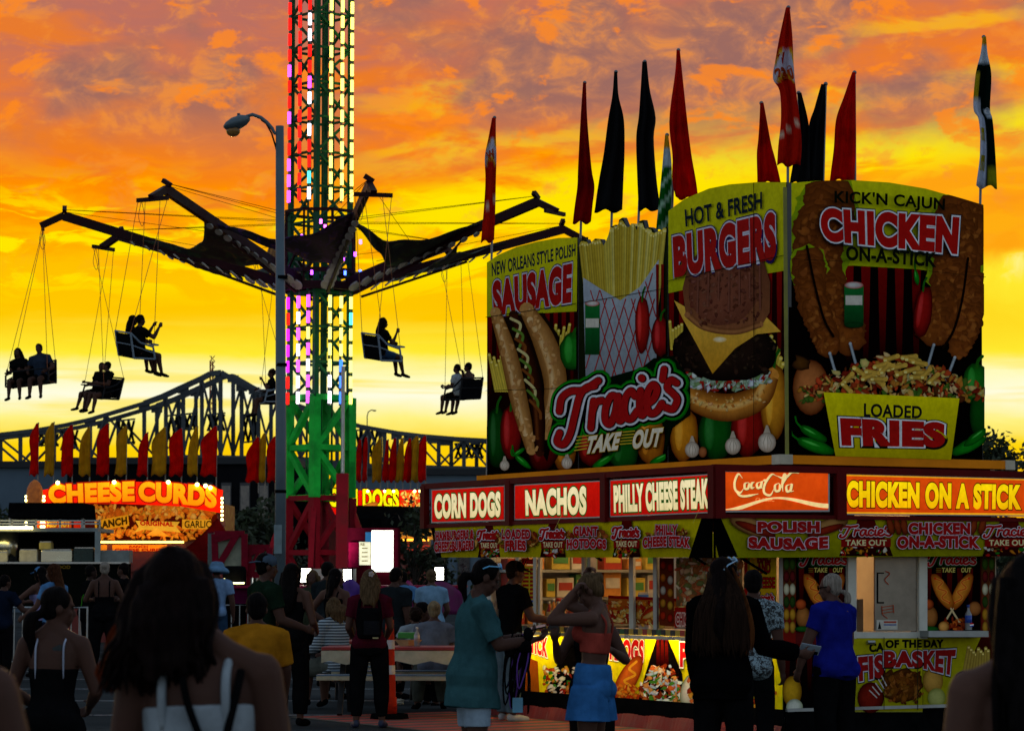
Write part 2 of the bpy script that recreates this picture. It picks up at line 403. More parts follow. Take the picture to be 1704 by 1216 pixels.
def logo(cv, quad, layers, k=5):
    """quad: tl,tr,br,bl in photo pixels; layers: [(width px, colour)] outermost first"""
    if not isinstance(quad[0], (tuple, list)):
        x0, y0, x1, y1 = quad; quad = ((x0, y0), (x1, y0), (x1, y1), (x0, y1))
    tl, tr, br, bl = [np.array(q, float) for q in quad]
    for wpx, c in layers:
        for st in SCRIPT:
            pts = catmull(st, k) if len(st) > 2 else st
            P = []
            for x, y in pts:
                u_, v_ = x / 100, y / 40; P.append(tuple((tl * (1 - u_) + tr * u_) * (1 - v_) + (bl * (1 - u_) + br * u_) * v_))
            cv.stroke(P, wpx, c)
# ------------------------------------------------------------------ ground
def asphalt():
    m = bpy.data.materials.new('asphalt'); m.use_nodes = True; T = NT(m.node_tree)
    o = T.node('ShaderNodeOutputMaterial'); b = T.node('ShaderNodeBsdfPrincipled'); tc = T.node('ShaderNodeTexCoord')
    f = T.noise(tc.outputs['Object'], .35, 7, .6, .5); g = T.noise(tc.outputs['Object'], 45, 3, .7); h = T.noise(tc.outputs['Object'], 2.2, 5, .6)
    c = T.ramp(f, [(.3, (.022, .026, .027)), (.55, (.038, .043, .044)), (.75, (.062, .064, .060))])
    c = T.mix(T.smooth(g, .45, .75, 0, .5), c, (.06, .06, .06)); c = T.mix(T.smooth(h, .6, .7, 0, .5), c, (.010, .011, .013))
    T.l.new(c, b.inputs['Base Color']); T.l.new(T.smooth(f, .3, .7, .5, .85), b.inputs['Roughness']); b.inputs['Specular IOR Level'].default_value = .0
    bn = T.node('ShaderNodeBump'); bn.inputs['Strength'].default_value = .5; bn.inputs['Distance'].default_value = .01
    T.l.new(g, bn.inputs['Height']); T.l.new(bn.outputs[0], b.inputs['Normal']); T.l.new(b.outputs[0], o.inputs[0]); return m
def mb_sheet(x0, y0, x1, y1, z): return MB().add([(x0, y0, z), (x1, y0, z), (x1, y1, z), (x0, y1, z)], [(0, 1, 2, 3)])
tag(mb_sheet(-2500, -600, 2500, 5000, 0).build('ground', asphalt()), kind='structure')
line_m = mat('road paint', (.22, .26, .28), .7, var=.5, scale=9)
for Yl in (24.9, 28.3, 31.7, 35.4, 39.2, 43.0, 46.6, 50.2, 54.0, 59.0):
    rnd = random.Random(int(Yl * 10)); mb = MB(); x = -11.0
    while x < -.15:
        L = rnd.uniform(.7, 2.4); e = min(x + L, -.1)
        mb.add([(x, Yl - .05, .004), (e, Yl - .05, .004), (e, Yl + .05, .004), (x, Yl + .05, .004)], [(0, 1, 2, 3)]); x = e + rnd.choice((0.0, .02, .12))
    tag(mb.build('parking_line', line_m), kind='structure')

# ------------------------------------------------------------------ steel bridge across the river
steel = mat('bridge steel', (.065, .075, .085), .8, 0, .25, .05, spec=0)
BY = 480.0
def interp(pts, x):
    if x <= pts[0][0]: return pts[0][1]
    for (a, b), (c, d) in zip(pts, pts[1:]):
        if x <= c: return b + (d - b) * (x - a) / (c - a)
    return pts[-1][1]
TOP = [(-40, 728), (0, 723), (60, 716), (110, 707), (150, 698), (200, 683), (240, 671), (270, 660), (300, 646), (335, 630), (350, 622), (368, 620), (400, 639), (430, 655), (470, 668), (520, 686), (578, 705), (620, 713), (660, 720), (700, 725), (760, 730), (830, 734), (1000, 738), (1500, 752), (1660, 768), (1760, 772)]
DECK = [(-40, 776), (240, 762), (300, 757), (480, 760), (580, 771), (830, 778), (1500, 782), (1760, 786)]
def bp(x, y, k=0): return at(x, y, BY + 14 * k)
bridge = thing('truss_bridge', 'grey steel cantilever truss bridge spanning behind the fairground', 'bridge', (0, BY, 0))
ppm = FPX / BY
for k in (0, 1):
    mb = MB(); sh = 21 * k; f_ = BY / (BY + 14 * k)
    tp = [(x + sh, 963 + (y - 963) * (1 if k == 0 else .985)) for x, y in TOP]
    dk = [(x + sh, y) for x, y in DECK]
    for (a, b), (c, d) in zip(tp, tp[1:]):
        w_ = 9 if 230 < a < 370 else 6.5
        mb.beam(bp(a, b, k), bp(c, d, k), 1.0, w_ / ppm)
    mb2 = [(-20, 0), (34, 1), (90, 0), (150, 1), (176, 0), (240, 0), (276, 1), (305, 0), (336, 1), (367, 2), (402, 1), (430, 0), (462, 1), (500, 0), (540, 1), (580, 0), (612, 1), (640, 0), (684, 1), (730, 0), (772, 1), (812, 0), (900, 1), (1100, 0), (1620, 1), (1660, 0), (1690, 1), (1720, 0)]
    for i, (x, t) in enumerate(mb2):
        x += sh; y0, y1 = interp(tp, x), interp(dk, x)
        mb.beam(bp(x, y0, k), bp(x, y1 + 14, k), .7, (6.0 if t == 2 else 2.4) / ppm)
        if i + 1 < len(mb2):
            x2 = mb2[i + 1][0] + sh
            if x2 - x < 150:
                a, b = ((x, interp(dk, x)), (x2, interp(tp, x2))) if i % 2 else ((x, y0), (x2, interp(dk, x2)))
                mb.beam(bp(*a, k), bp(*b, k), .8, 3.4 / ppm)
                if False:      # sub-panel struts near the tower
                    xm = (x + x2) / 2; mb.beam(bp(xm, (a[1] + b[1]) / 2, k), bp(xm, interp(tp, xm), k), .5, 2.6 / ppm)
                    mb.beam(bp(xm, (a[1] + b[1]) / 2, k), bp(x2 if i % 2 == 0 else x, (interp(tp, x2) + interp(dk, x2)) / 2, k), .5, 2.6 / ppm)
    for x in (150, 240, 305, 367, 402, 660, 720):           # gusset plates
        x += sh; y = interp(tp, x); mb.beam(bp(x - 9, y + 5, k), bp(x + 9, y + 5, k), .5, 12 / ppm)
    mb.build('truss', steel, bridge)
    mb = MB()
    for (a, b), (c, d) in zip(dk, dk[1:]): mb.beam(bp(a, b + 5, k), bp(c, d + 5, k), 1.2, 11 / ppm)
    mb.build('bottom_chord', steel, bridge)
mb = MB()
for (a, b), (c, d) in zip(DECK, DECK[1:]):                  # road deck between the trusses
    p, q = bp(a, b + 12, .5), bp(c, d + 12, .5); mb.beam(p, q, 13, 12 / ppm)
mb.build('deck', mat('deck steel', (.02, .022, .025), .8), bridge)
for x, n, ya, yb in ((196, 3, 700, 738), (276, 3, 692, 745), (346, 3, 690, 716), (298, 3, 690, 716), (404, 3, 690, 736), (592, 4, 716, 760), (758, 5, 738, 762), (60, 4, 722, 742), (102, 3, 716, 748)):   # portal lattice
    mb = MB()
    for j in range(n):
        xa = x + j * 9
        mb.beam(bp(xa, ya), bp(xa + 9, yb, 1), .4, 2.0 / ppm); mb.beam(bp(xa + 9, ya), bp(xa, yb, 1), .4, 2.0 / ppm)
    mb.beam(bp(x, ya), bp(x + 9 * n, ya - 3, 1), .5, 2.4 / ppm); mb.beam(bp(x, yb), bp(x + 9 * n, yb - 3, 1), .5, 2.4 / ppm)
    mb.build('portal_bracing', steel, bridge)
for x in (150, 367, 640): MB().beam(bp(x, interp(DECK, x) + 16, .5), Vector((bp(x, 800, .5).x, BY + 7, 0)), 5, 8, up=(0, 1, 0)).build('pier', mat('pier concrete', (.16, .16, .16), .9), bridge)
# mast beyond the bridge
mast = thing('radio_mast', 'thin red lattice mast rising behind the peak of the bridge', 'mast', (at(352, 640, 640).x, 640, 0))
mb = MB(); b0, b1 = at(352, 800, 640), at(352, 601, 640)
for sx_ in (-.55, .55):
    for sy_ in (-.5, .5): mb.beam((b0.x + sx_, 640 + sy_, 0), (b1.x + sx_ * .5, 640 + sy_ * .5, b1.z), .28)
zz = 0
while zz < b1.z: mb.beam((b0.x - .6, 639.5, zz), (b0.x + .6, 639.5, zz + 1.3), .16); mb.beam((b0.x + .6, 639.5, zz), (b0.x - .6, 639.5, zz + 1.3), .16); zz += 1.3
mb.build('lattice', mat('mast red', (.4, .06, .02), .6), mast)
MB().tube([(b1.x, 640, b1.z - .1), (b1.x, 640, b1.z + 1.2)], .08).build('antenna', steel, mast)
# road lamp standing on the bridge
lp = thing('street_lamp', 'small distant lamp post curving over the bridge right of the ride tower', 'street lamp', bp(611, 760))
MB().tube([bp(611, 772), bp(611, 692), bp(613, 685), bp(618, 682), bp(624, 683)], .09, 6).build('pole', steel, lp)
MB().ell(bp(623, 683), (.35, .2, .14)).build('lamp_head', steel, lp)

# ------------------------------------------------------------------ buildings along the river front
def building(name, label, px0, px1, ytop, Y, depth, m, rows=2, cols=8, roofm=None):
    a, b = at(px0, ytop, Y), at(px1, ytop, Y); h = a.z; c = ((a.x + b.x) / 2, Y + depth / 2)
    t = thing(name, label, 'building', (c[0], Y, 0)); W_ = b.x - a.x
    MB().box((c[0], c[1], h / 2), (W_, depth, h)).build('wall', m, t)
    MB().box((c[0], c[1], h + .15), (W_ + .5, depth + .5, .3)).build('roof', roofm or mat('roof felt', (.02, .022, .025), .9), t)
    for r in range(rows):
        for q in range(cols):
            z = h * (r + .5) / rows; x = a.x + W_ * (q + .5) / cols
            f = MB().box((x, Y - .03, z), (W_ / cols * .55, .1, h / rows * .5)).build('window', mat('window frame dark', (.03, .03, .035), .5), t)
            MB().box((x, Y - .07, z), (W_ / cols * .45, .06, h / rows * .42)).build('pane', mat('dark glass', (.01, .014, .02), .08, var=.05, spec=.8), f)
    return t
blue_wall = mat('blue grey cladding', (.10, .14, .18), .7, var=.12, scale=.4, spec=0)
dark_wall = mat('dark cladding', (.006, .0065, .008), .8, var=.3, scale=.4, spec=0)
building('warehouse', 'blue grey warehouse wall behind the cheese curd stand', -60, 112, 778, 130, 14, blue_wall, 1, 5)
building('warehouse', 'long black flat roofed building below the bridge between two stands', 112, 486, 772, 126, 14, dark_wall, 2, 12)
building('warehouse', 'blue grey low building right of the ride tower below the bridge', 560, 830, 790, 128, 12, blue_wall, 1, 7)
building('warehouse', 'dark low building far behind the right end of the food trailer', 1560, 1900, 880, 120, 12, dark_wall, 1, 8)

# ------------------------------------------------------------------ trees
leafm = mat('leaves', (.022, .035, .012), .7, var=.5, scale=1.5, trans=.15); barkm = mat('bark', (.03, .022, .016), .9, bump=.6)
def tree(label, px, base_y, Y, h, w_, seed, n=1800, leaf=.16, lean=0.):
    rnd = random.Random(seed); b = at(px, 963, Y); b.z = 0; t = thing('tree', label, 'tree', b)
    tr = MB(); top = b + Vector((lean, 0, h * .9)); tr.tube([b, b + Vector((lean * .3, 0, h * .3)), b + Vector((lean * .6, 0, h * .6)), top], [h * .028, h * .022, h * .014, .02], 7)
    cl = []
    for i in range(16):
        z = rnd.uniform(.28, .97); rr = w_ / 2 * math.sin(min(1, (1.05 - z) * 1.5) * 1.6) * rnd.uniform(.35, 1.05); a = rnd.uniform(0, 6.28)
        e = b + Vector((lean * z + rr * math.cos(a), rr * math.sin(a), h * z)); s_ = b + Vector((lean * z * .6, 0, h * z * .7))
        tr.tube([s_, (s_ + e) / 2 + Vector((0, 0, h * .03)), e], [h * .010, h * .007, .01], 5); cl.append((e, rnd.uniform(.10, .2) * h * .75))
    tr.build('trunk', barkm, t)
    lf = MB()
    for i in range(n):
        c, r_ = rnd.choice(cl); d = Vector((rnd.gauss(0, 1), rnd.gauss(0, 1), rnd.gauss(0, .75))) * r_ * .55; p = c + d
        u = Vector((rnd.gauss(0, 1), rnd.gauss(0, 1), rnd.gauss(0, 1))).normalized() * leaf * rnd.uniform(.6, 1.3); v = u.cross(Vector((rnd.gauss(0, 1), rnd.gauss(0, 1), rnd.gauss(0, 1)))).normalized() * leaf * .5
        lf.add([p - u, p + v, p + u, p - v], [(0, 1, 2, 3)])
    lf.build('crown', leafm, t); return t
tree('tall dark tree rising beside the right edge of the big billboard', 1645, 0, 96, 6.5, 2.7, 3, 2600, .13, .25)
tree('low dark tree at the right edge of the picture behind the trailer', 1704, 0, 104, 3.7, 4.0, 4, 2000, .13)
tree('black bushy tree between the cheese stand and the lamp post', 402, 0, 82, 3.6, 2.6, 5, 2600, .12)
tree('shorter black bushy tree just left of the lamp post', 446, 0, 84, 3.9, 2.0, 6, 2000, .12)
tree('small leafy tree in front of the corn dog sign by the trailer', 690, 0, 62, 3.1, 1.5, 8, 2200, .085)
tree('small leafy tree at the left picture edge by the blue warehouse', 4, 0, 88, 3.9, 2.4, 9, 1600, .12)
# ------------------------------------------------------------------ the food trailer: long face runs away to the left, end face to the right
CO = Vector((2.619, 26.7, 0)); LV = Vector((-.483, .876, 0)).normalized(); RV = Vector((.876, .483, 0)).normalized(); UP = Vector((0, 0, 1))
def TP(a, b, z): return CO + LV * a + RV * b + UP * z
MT = Matrix((LV, RV, UP)).transposed()                  # local axes: x along, y across, z up
LEN, WID, OV = 6.05, 2.6, .94
def tbox(mb, a0, a1, b0, b1, z0, z1, mi=0): return mb.box(TP((a0 + a1) / 2, (b0 + b1) / 2, (z0 + z1) / 2), (abs(a1 - a0), abs(b1 - b0), abs(z1 - z0)), MT, mi)
trailer = thing('food_trailer', 'red and yellow concession trailer covered in food billboards with lit menu signs', 'food trailer', TP(3, 1.3, 0))
red_d = mat('dark red paint', (.11, .005, .005), .5, var=.2, scale=3, spec=.04); blk = mat('black vinyl', (.004, .004, .0045), .6, var=.3, spec=0)
steelm = mat('stainless', (.42, .41, .39), .32, .9, .2, 3); alu = mat('aluminium', (.32, .34, .34), .4, .7, .15, 5)
inner = mat('galley wall', (.42, .34, .24), .5, var=.15, scale=2); white_p = mat('white enamel', (.55, .54, .46), .4, var=.12, scale=3)
PR = printmat('printed vinyl'); PRL = printmat('backlit print', .3, .62, bump=.05); PRB = printmat('banner cloth', .5, bump=.9, bs=6.)
orange_m = mat('orange fascia paint', (.85, .26, .012), .6, var=.12, scale=2, spec=0)
g = tbox
mb = MB(); g(mb, 0, LEN, .0, WID, .30, .42); mb.build('chassis', blk, trailer)
mb = MB(); g(mb, 0, LEN, WID - .06, WID, .42, 2.66); mb.build('rear_wall', inner, trailer)
mb = MB(); g(mb, LEN - .06, LEN, .0, WID - .06, .42, 2.66); mb.build('far_end_wall', white_p, trailer)
mb = MB(); g(mb, .0, LEN - .06, .0, .08, .42, .98); mb.build('lower_side_wall', red_d, trailer)
mb = MB(); g(mb, .0, LEN - .06, .0, .08, 2.02, 2.66); mb.build('upper_side_wall', red_d, trailer)
mb = MB(); g(mb, .0, .08, .08, .85, .42, 2.66); g(mb, .0, .08, 1.58, WID - .06, .42, 2.66); g(mb, 0, .08, .85, 1.58, 2.30, 2.66); mb.build('end_wall', red_d, trailer)
mb = MB(); g(mb, -.02, LEN + .02, -.02, WID + .02, 2.662, 2.70); mb.build('roof', mat('roof sheet', (.25, .24, .22), .6), trailer)
mb = MB(); g(mb, 0.08, LEN - .06, .08, WID - .06, .42, .46); mb.build('floor', mat('galley floor', (.08, .07, .06), .6), trailer)
for a in (.04, 1.05, 2.35, 3.7, 4.9, LEN - .09):
    mb = MB(); g(mb, a - .035, a + .035, .0, .08, .98, 2.02); mb.build('window_post', alu, trailer)
rail = MB(); g(rail, .3, LEN - .3, -.232, -.218, .935, .972); rail.build('light_rail', steelm, trailer)
# galley lamps
gl = glow('warm galley tube', 'ffcf90', 12.)
for b in (.8, 1.7):
    mb = MB(); g(mb, .5, LEN - .5, b - .06, b + .06, 2.50, 2.56); mb.build('ceiling_lamp', gl, trailer)
# counter with checker edge and light strips under it
mb = MB(); g(mb, .05, LEN - .1, -.22, .20, .985, 1.03); mb.build('counter', steelm, trailer)
cmat = [mat('checker yellow', (.5, .32, .02), .5), mat('checker black', (.01, .01, .01), .5), mat('checker green', (.02, .1, .02), .5), mat('checker red', (.35, .02, .01), .5)]
mb = MB(); k = 0; a = .06
while a < LEN - .2: g(mb, a, a + .085, -.235, -.222, .975, 1.035, [0, 1, 0, 1, 2, 1, 0, 3][k % 8]); a += .09; k += 1
mb.build('counter_edging', cmat, trailer)
strip = glow('counter light strip', 'ffe39a', 42.)
for a0, a1 in ((.35, 1.35), (1.65, 2.55), (2.9, 3.9), (4.25, 5.5)):
    mb = MB(); g(mb, a0, a1, -.20, -.175, .955, .97); mb.build('light_strip', strip, trailer)
# lit print panels under the counter
lp_ = Canvas(TP(0, -.006, 0), RV, .00015); Yl_ = 'e8d400'
mb = MB(); g(mb, .02, LEN - .06, -.006, .0, .27, .97); mb.build('apron_panel', mat('apron board', (.6, .55, .03), .5), trailer)
def food_scatter(cv, x0, y0, x1, y1, n, cols, r, seed, ins=None):
    rnd = random.Random(seed)
    for i in range(int(n * 1.9)):
        x, y = rnd.uniform(x0, x1), rnd.uniform(y0, y1)
        if ins and not ins(x, y): continue
        c = lin(rnd.choice(cols)); q = rnd.uniform(.45, 1.0); d = tuple(v * rnd.uniform(.35, .7) for v in c)
        cv.blob(x, y, r * q, r * q * rnd.uniform(.3, .8), c, d, rnd.uniform(0, 3.1), 7, .42, k=.12)
LN = lambda x, y0, y1, x0=870, x1=1160: y0 + (y1 - y0) * (x - x0) / (x1 - x0)
lp_.poly([(842, 1040), (1302, 1066), (1302, 1184), (842, 1148)], 'e6d20a')
lp_.text('ON A STICK', ((842, 1056), (912, 1060), (911, 1094), (842, 1072)), 'c01010', .06, [(.07, '300000'), (.045, 'f4f0e0')])
lp_.poly([(872, 1090), (895, 1100), (898, 1155), (868, 1152)], '8a3a0c', 'b05a10'); lp_.poly([(842, 1100), (864, 1098), (866, 1150), (842, 1147)], 'a04c10', '6a2a08')
lp_.poly([(925, 1110), (950, 1062), (962, 1063), (990, 1120), (1000, 1160), (908, 1154)], '080606')
food_scatter(lp_, 905, 1110, 1000, 1158, 90, ['e8dcc0', 'c85020', '3c8a20', 'f0e8d8', 'd89030', 'b02810'], 6, 4)
lp_.text('HOTDOGS', ((985, 1062), (1073, 1064), (1071, 1106), (985, 1092)), 'c01010', .06, [(.07, '300000'), (.045, 'f4f0e0')])
lp_.blob(1045, 1130, 16, 45, 'd8641c', '7a1c06', .5); lp_.stroke(catmull([(1060, 1100), (1048, 1112), (1058, 1122), (1040, 1132), (1050, 1142), (1032, 1150)]), 4, 'e8a020')
food_scatter(lp_, 1025, 1140, 1070, 1165, 30, ['e87818', 'c83c10', 'e8a030'], 6, 5)
lp_.poly([(1095, 1058), (1110, 1058), (1136, 1120), (1140, 1172), (1063, 1166), (1075, 1120)], '0a0606')
for x in (1096, 1103, 1110): lp_.poly([(x - 2, 1060), (x + 2, 1060), (x + 4, 1108), (x - 3, 1108)], '5a0a06', '180202')
food_scatter(lp_, 1068, 1108, 1138, 1170, 110, ['e0d0b8', 'd86828', '4c8c28', 'f0f0e8', 'b8c8d8', 'e09848', '8a2c10'], 7, 6, lambda x, y: abs(x - 1102) < 10 + (y - 1095) * .5)
lp_.text('PHILLY', ((1133, 1068), (1215, 1072), (1215, 1116), (1133, 1109)), 'c01010', .06, [(.07, '300000'), (.045, 'f4f0e0')])
lp_.blob(1148, 1150, 14, 30, 'e8e0d0', '607040', .2); food_scatter(lp_, 1150, 1120, 1290, 1178, 90, ['d86828', '4c8c28', 'e8d8b0', 'a03010', 'e0a030'], 8, 7)
lp_.build('apron_print', printmat('apron vinyl', .4, bump=.8, bs=5.), trailer)
# black skirting with a red fringe below
mb = MB(); g(mb, -.02, LEN, -.03, -.012, .13, .30); mb.build('skirt_board', blk, trailer)
mb = MB()
for i in range(80):
    a0 = i * LEN / 80; q = .035 + .02 * math.sin(i * .9)
    mb.add([TP(a0, -.05 - q, .0), TP(a0 + LEN / 80, -.05 - (.035 + .02 * math.sin((i + 1) * .9)), .0), TP(a0 + LEN / 80, -.02, .16), TP(a0, -.02, .16)], [(0, 1, 2, 3)])
mb.build('skirt_curtain', mat('red skirt cloth', (.16, .006, .006), .7, bump=.3), trailer, solid=.004)
for b in (.35, WID - .35):
    for a in (2.6, 3.5):
        wl = MB().tube([TP(a, b - .1, .34), TP(a, b + .1, .34)], .33, 20).build('wheel', blk, trailer); MB().tube([TP(a, b - .11, .34), TP(a, b + .11, .34)], .18, 16).build('rim', steelm, wl)

# orange band round the foot of the billboards
mb = MB(); g(mb, -.07, LEN + .1, -.07, .0, 2.66, 2.745); g(mb, -.07, .0, .0, WID + .15, 2.66, 2.745); mb.build('orange_band', orange_m, trailer)
for a0, a1, b0, b1 in ((-.075, .07, -.075, .0), (-.075, -.0, .0, .07), (-.075, .0, WID + .08, WID + .2)):
    mb = MB(); g(mb, a0 - .002, a1, b0 - .002, b1, 2.655, 2.75); mb.build('band_corner', mat('corner cap', (.5, .45, .33), .5), trailer)

# ---- billboards
def board(pts, P0, N, into, cvname):
    b = MB().prism([on(x, y, P0, N) + into * .006 for x, y in pts], into * .05).build('billboard', mat('board edge', (.06, .06, .06), .5), trailer)
    return b
BP = TP(0, .05, 0); EP = TP(-.02, 0, 0)
A_ = [(810, 792.5), (810, 437), (830, 424), (860, 411), (895, 402), (930, 396), (961, 395.5), (962, 783)]
B_ = [(963, 783), (963, 412), (966, 400), (975, 398), (980, 408), (990, 397), (1000, 398), (1004, 410), (1012, 396), (1016, 378), (1024, 374), (1028, 383), (1030, 366), (1036, 362), (1040, 372), (1046, 381), (1052, 372), (1058, 373), (1060, 386), (1064, 368), (1070, 366), (1074, 384), (1080, 378), (1086, 380), (1090, 388), (1100, 384), (1111, 376), (1111, 774)]
C_ = [(1112, 774), (1112, 351), (1140, 331), (1180, 314), (1215, 307), (1260, 303.5), (1309, 303.5), (1309, 761)]
D_ = [(1312, 761), (1312, 305), (1360, 301), (1420, 300), (1480, 304), (1540, 314), (1600, 331), (1633, 341), (1636, 767)]
YEL, YELD = 'd2c814', 'aeb010'
def stripes(cv, x0, x1, y0, y1, n, c='7a0806', c2='120202'):
    w_ = (x1 - x0) / n
    for i in range(n):
        x = x0 + i * w_; cv.poly([(x, y0), (x + w_ * .55, y0), (x + w_ * .42, y1), (x + w_ * .12, y1)], c, c2)
def garlic(cv, x, y, r): 
    cv.poly([(x - 1.5, y - r * 1.9), (x + 1.5, y - r * 1.9), (x + r * .5, y - r * .7), (x - r * .5, y - r * .7)], 'b8a890'); cv.blob(x, y, r, r * 1.1, 'e0d4c0', '8a7864')
    for q in (-.4, .1, .5): cv.stroke([(x + q * r * .3, y - r * .8), (x + q * r, y), (x + q * r * .6, y + r * .9)], 1.0, 'a89880')
def pepper(cv, x, y, rx, ry, c, cd, rot=0):
    cv.blob(x, y, rx, ry, c, cd, rot, 20, .05); cv.blob(x - rx * .35, y - ry * .1, rx * .3, ry * .7, tuple(min(1, v * 1.7 + .02) for v in lin(c)), c, rot); cv.stroke(catmull([(x, y - ry * .8), (x + rx * .1, y - ry * 1.1), (x + rx * .4, y - ry * 1.3)]), max(2, rx * .22), '1c5a10')
def jal(cv, x, y, L, rot, c='148a18', cd='053a08'):
    cv.blob(x, y, L, L * .32, c, cd, rot, 18, .06); dx, dy = math.cos(rot), math.sin(rot)
    cv.stroke(catmull([(x - dx * L * .9, y - dy * L * .9), (x - dx * L * 1.2, y - dy * L * 1.2 - 4), (x - dx * L * 1.3, y - dy * L * 1.3 - 12)]), 3, '0e6a10'); cv.blob(x - dx * L * .2 - dy * L * .1, y - dy * L * .2 - 2, L * .5, L * .07, '58c850', c, rot)
def fry(cv, x0, y0, x1, y1, w_, c='e0c040'):
    cv.stroke([(x0, y0), ((x0 + x1) / 2, (y0 + y1) / 2), (x1, y1)], w_, c, edge=tuple(v * .55 for v in lin(c))); cv.rect(x0 - w_ * .3, y0 - w_ * .1, x0 + w_ * .3, y0 + w_ * .35, 'f0dc80')
def bun(cv, pts, w_, c='c08848', hi='dcb47c', lo='7a4a1c'):
    p = catmull(pts, 6); n = len(p); cv.stroke(p, [w_ * (.6 + .4 * math.sin(math.pi * i / (n - 1))) for i in range(n)], c, edge=lo); cv.stroke([(x - w_ * .12, y) for x, y in p[2:-2]], w_ * .28, hi, edge=c)
# sausage panel
rnd_a = random.Random(41)
pa = board(A_, BP, RV, RV, 'a'); ca = Canvas(BP, RV); ca.clip = (810.5, 961.5, lambda x: interp(A_[1:7], x), lambda x: interp([(810, 792.5), (962, 783)], x))
ca.poly(A_, '2a0504', '050302'); stripes(ca, 812, 962, 500, 660, 11, '7c0a08', '160302')
ca.poly([(810, 437), (830, 424), (860, 411), (895, 402), (930, 396), (961, 395.5), (960, 518), (885, 522), (810, 528)], YEL, YELD)
ca.text('NEW ORLEANS STYLE POLISH', ((818, 437), (958, 405), (958, 426), (819, 460)), '1c2430', .03)
ca.text('SAUSAGE', ((819, 468), (953, 437), (951, 504), (822, 527)), 'a01410', .068, [(.055, '2a1850'), (.032, 'c8c4d0')])
for x in range(9): fry(ca, 912 + x * 4.6, 560 - (x * 37 % 23), 905 + x * 3.4, 640, 5)
for x in range(6): fry(ca, 815 + x * 4, 590 + (x * 31 % 19), 826 + x * 4, 650, 5)
pepper(ca, 828, 728, 17, 52, '0f4a12', '031a05'); pepper(ca, 851, 720, 18, 46, 'a01410', '300404'); pepper(ca, 941, 742, 20, 44, 'c87818', '5a2404'); pepper(ca, 905, 745, 26, 40, '6a0c08', '180202')
ca.poly([(838, 528), (905, 520), (932, 560), (930, 690), (912, 768), (870, 700)], '1c0e06', '0a0502')
bun(ca, [(826, 520), (848, 590), (866, 670), (886, 748)], 30); bun(ca, [(878, 515), (908, 570), (926, 640), (912, 720)], 40)
bun(ca, [(856, 524), (882, 600), (896, 680), (900, 752)], 26, '3c1808', '6a3414', '140604')
for pth in ([(826, 520), (848, 590), (866, 670), (886, 748)], [(878, 515), (908, 570), (926, 640), (912, 720)]):
    for x, y in catmull(pth, 14): ca.blob(x + rnd_a.uniform(-9, 9), y + rnd_a.uniform(-4, 4), rnd_a.uniform(1.5, 5), rnd_a.uniform(2, 7), rnd_a.choice(['c89050', 'a87038', 'd8a868', 'b88048']), rnd_a.choice(['a87038', 'b88048']), .2, 8, .4, k=.2)
for i in range(9): ca.stroke(catmull([(852 + i * 4, 530 + i * 17), (868 + i * 4, 540 + i * 18), (862 + i * 5, 560 + i * 17)]), 4.5, ['c8b878', '5a7a28', '7a4018'][i % 3])
garlic(ca, 842, 774, 8); jal(ca, 872, 768, 17, .7); jal(ca, 866, 752, 12, -.6); pepper(ca, 957, 585, 24, 32, '1c7a1c', '063008'); garlic(ca, 946, 770, 9)
ca.stroke([(811, 528), (962, 505)], 1.0, '1a1a10'); ca.stroke([(811, 650), (962, 645)], .8, '0a0a08')
ca.build('printed_sheet', PR, pa)
# fries panel
pb = board(B_, BP, RV, RV, 'b'); cb = Canvas(BP, RV); cb.clip = (963.5, 1110.5, lambda x: interp(B_[1:-1], x), lambda x: interp([(963, 783), (1111, 774)], x))
cb.poly(B_, '242a10', '060403')
rnd = random.Random(3)
for i in range(34):
    x = 966 + i * 4.3; y = interp([(963, 402), (1000, 398), (1016, 380), (1036, 366), (1070, 370), (1090, 386), (1111, 380)], x) + rnd.uniform(2, 8)
    fry(cb, x, y, 1036 + (x - 1036) * .72, 560, 8.5, rnd.choice(['dcc24a', 'd0b038', 'e4d068', 'c8a830']))
tray = [(972, 462), (1000, 480), (1034, 500), (1066, 478), (1098, 432), (1092, 690), (978, 690)]
cb.poly(tray, 'a8b0b8', '70787c')
for i in range(12):
    x = 960 + i * 16
    for sx_ in (-1, 1):
        p = [(x + sx_ * t * 60, 455 + t * 200) for t in [j / 14 for j in range(15)]]; p = [q for q in p if 976 < q[0] < 1094 and q[1] > interp([(972, 466), (1034, 504), (1066, 482), (1098, 436)], q[0])]
        if len(p) > 2: cb.stroke(p, 1.7, 'a02018')
cb.poly(px_ell(988, 548, 12, 6) , 'a02018'); cb.rect(976, 505, 1000, 590, '146a2c', '0a3c18'); cb.blob(988, 505, 12, 5, 'd0d0c8', 'a03028'); cb.rect(977, 530, 999, 545, 'c8c0b0')   # canned drink
pepper(cb, 1071, 540, 12, 48, 'b01c14', '4a0606')
stripes(cb, 1094, 1111, 440, 600, 2)
pepper(cb, 1102, 560, 16, 34, 'a01414', '300404'); pepper(cb, 985, 735, 24, 40, 'a81c12', '300404'); pepper(cb, 1040, 745, 26, 38, '146018', '062008'); pepper(cb, 1085, 730, 24, 44, 'd07c18', '5a2404'); jal(cb, 1006, 768, 20, 2.6); jal(cb, 1100, 764, 18, 2.7)
cb.stroke([(963, 505), (1112, 480)], 1.0, '1a1a10'); cb.stroke([(963, 645), (1112, 630)], .8, '0a0a08')
cb.build('printed_sheet', PR, pb)
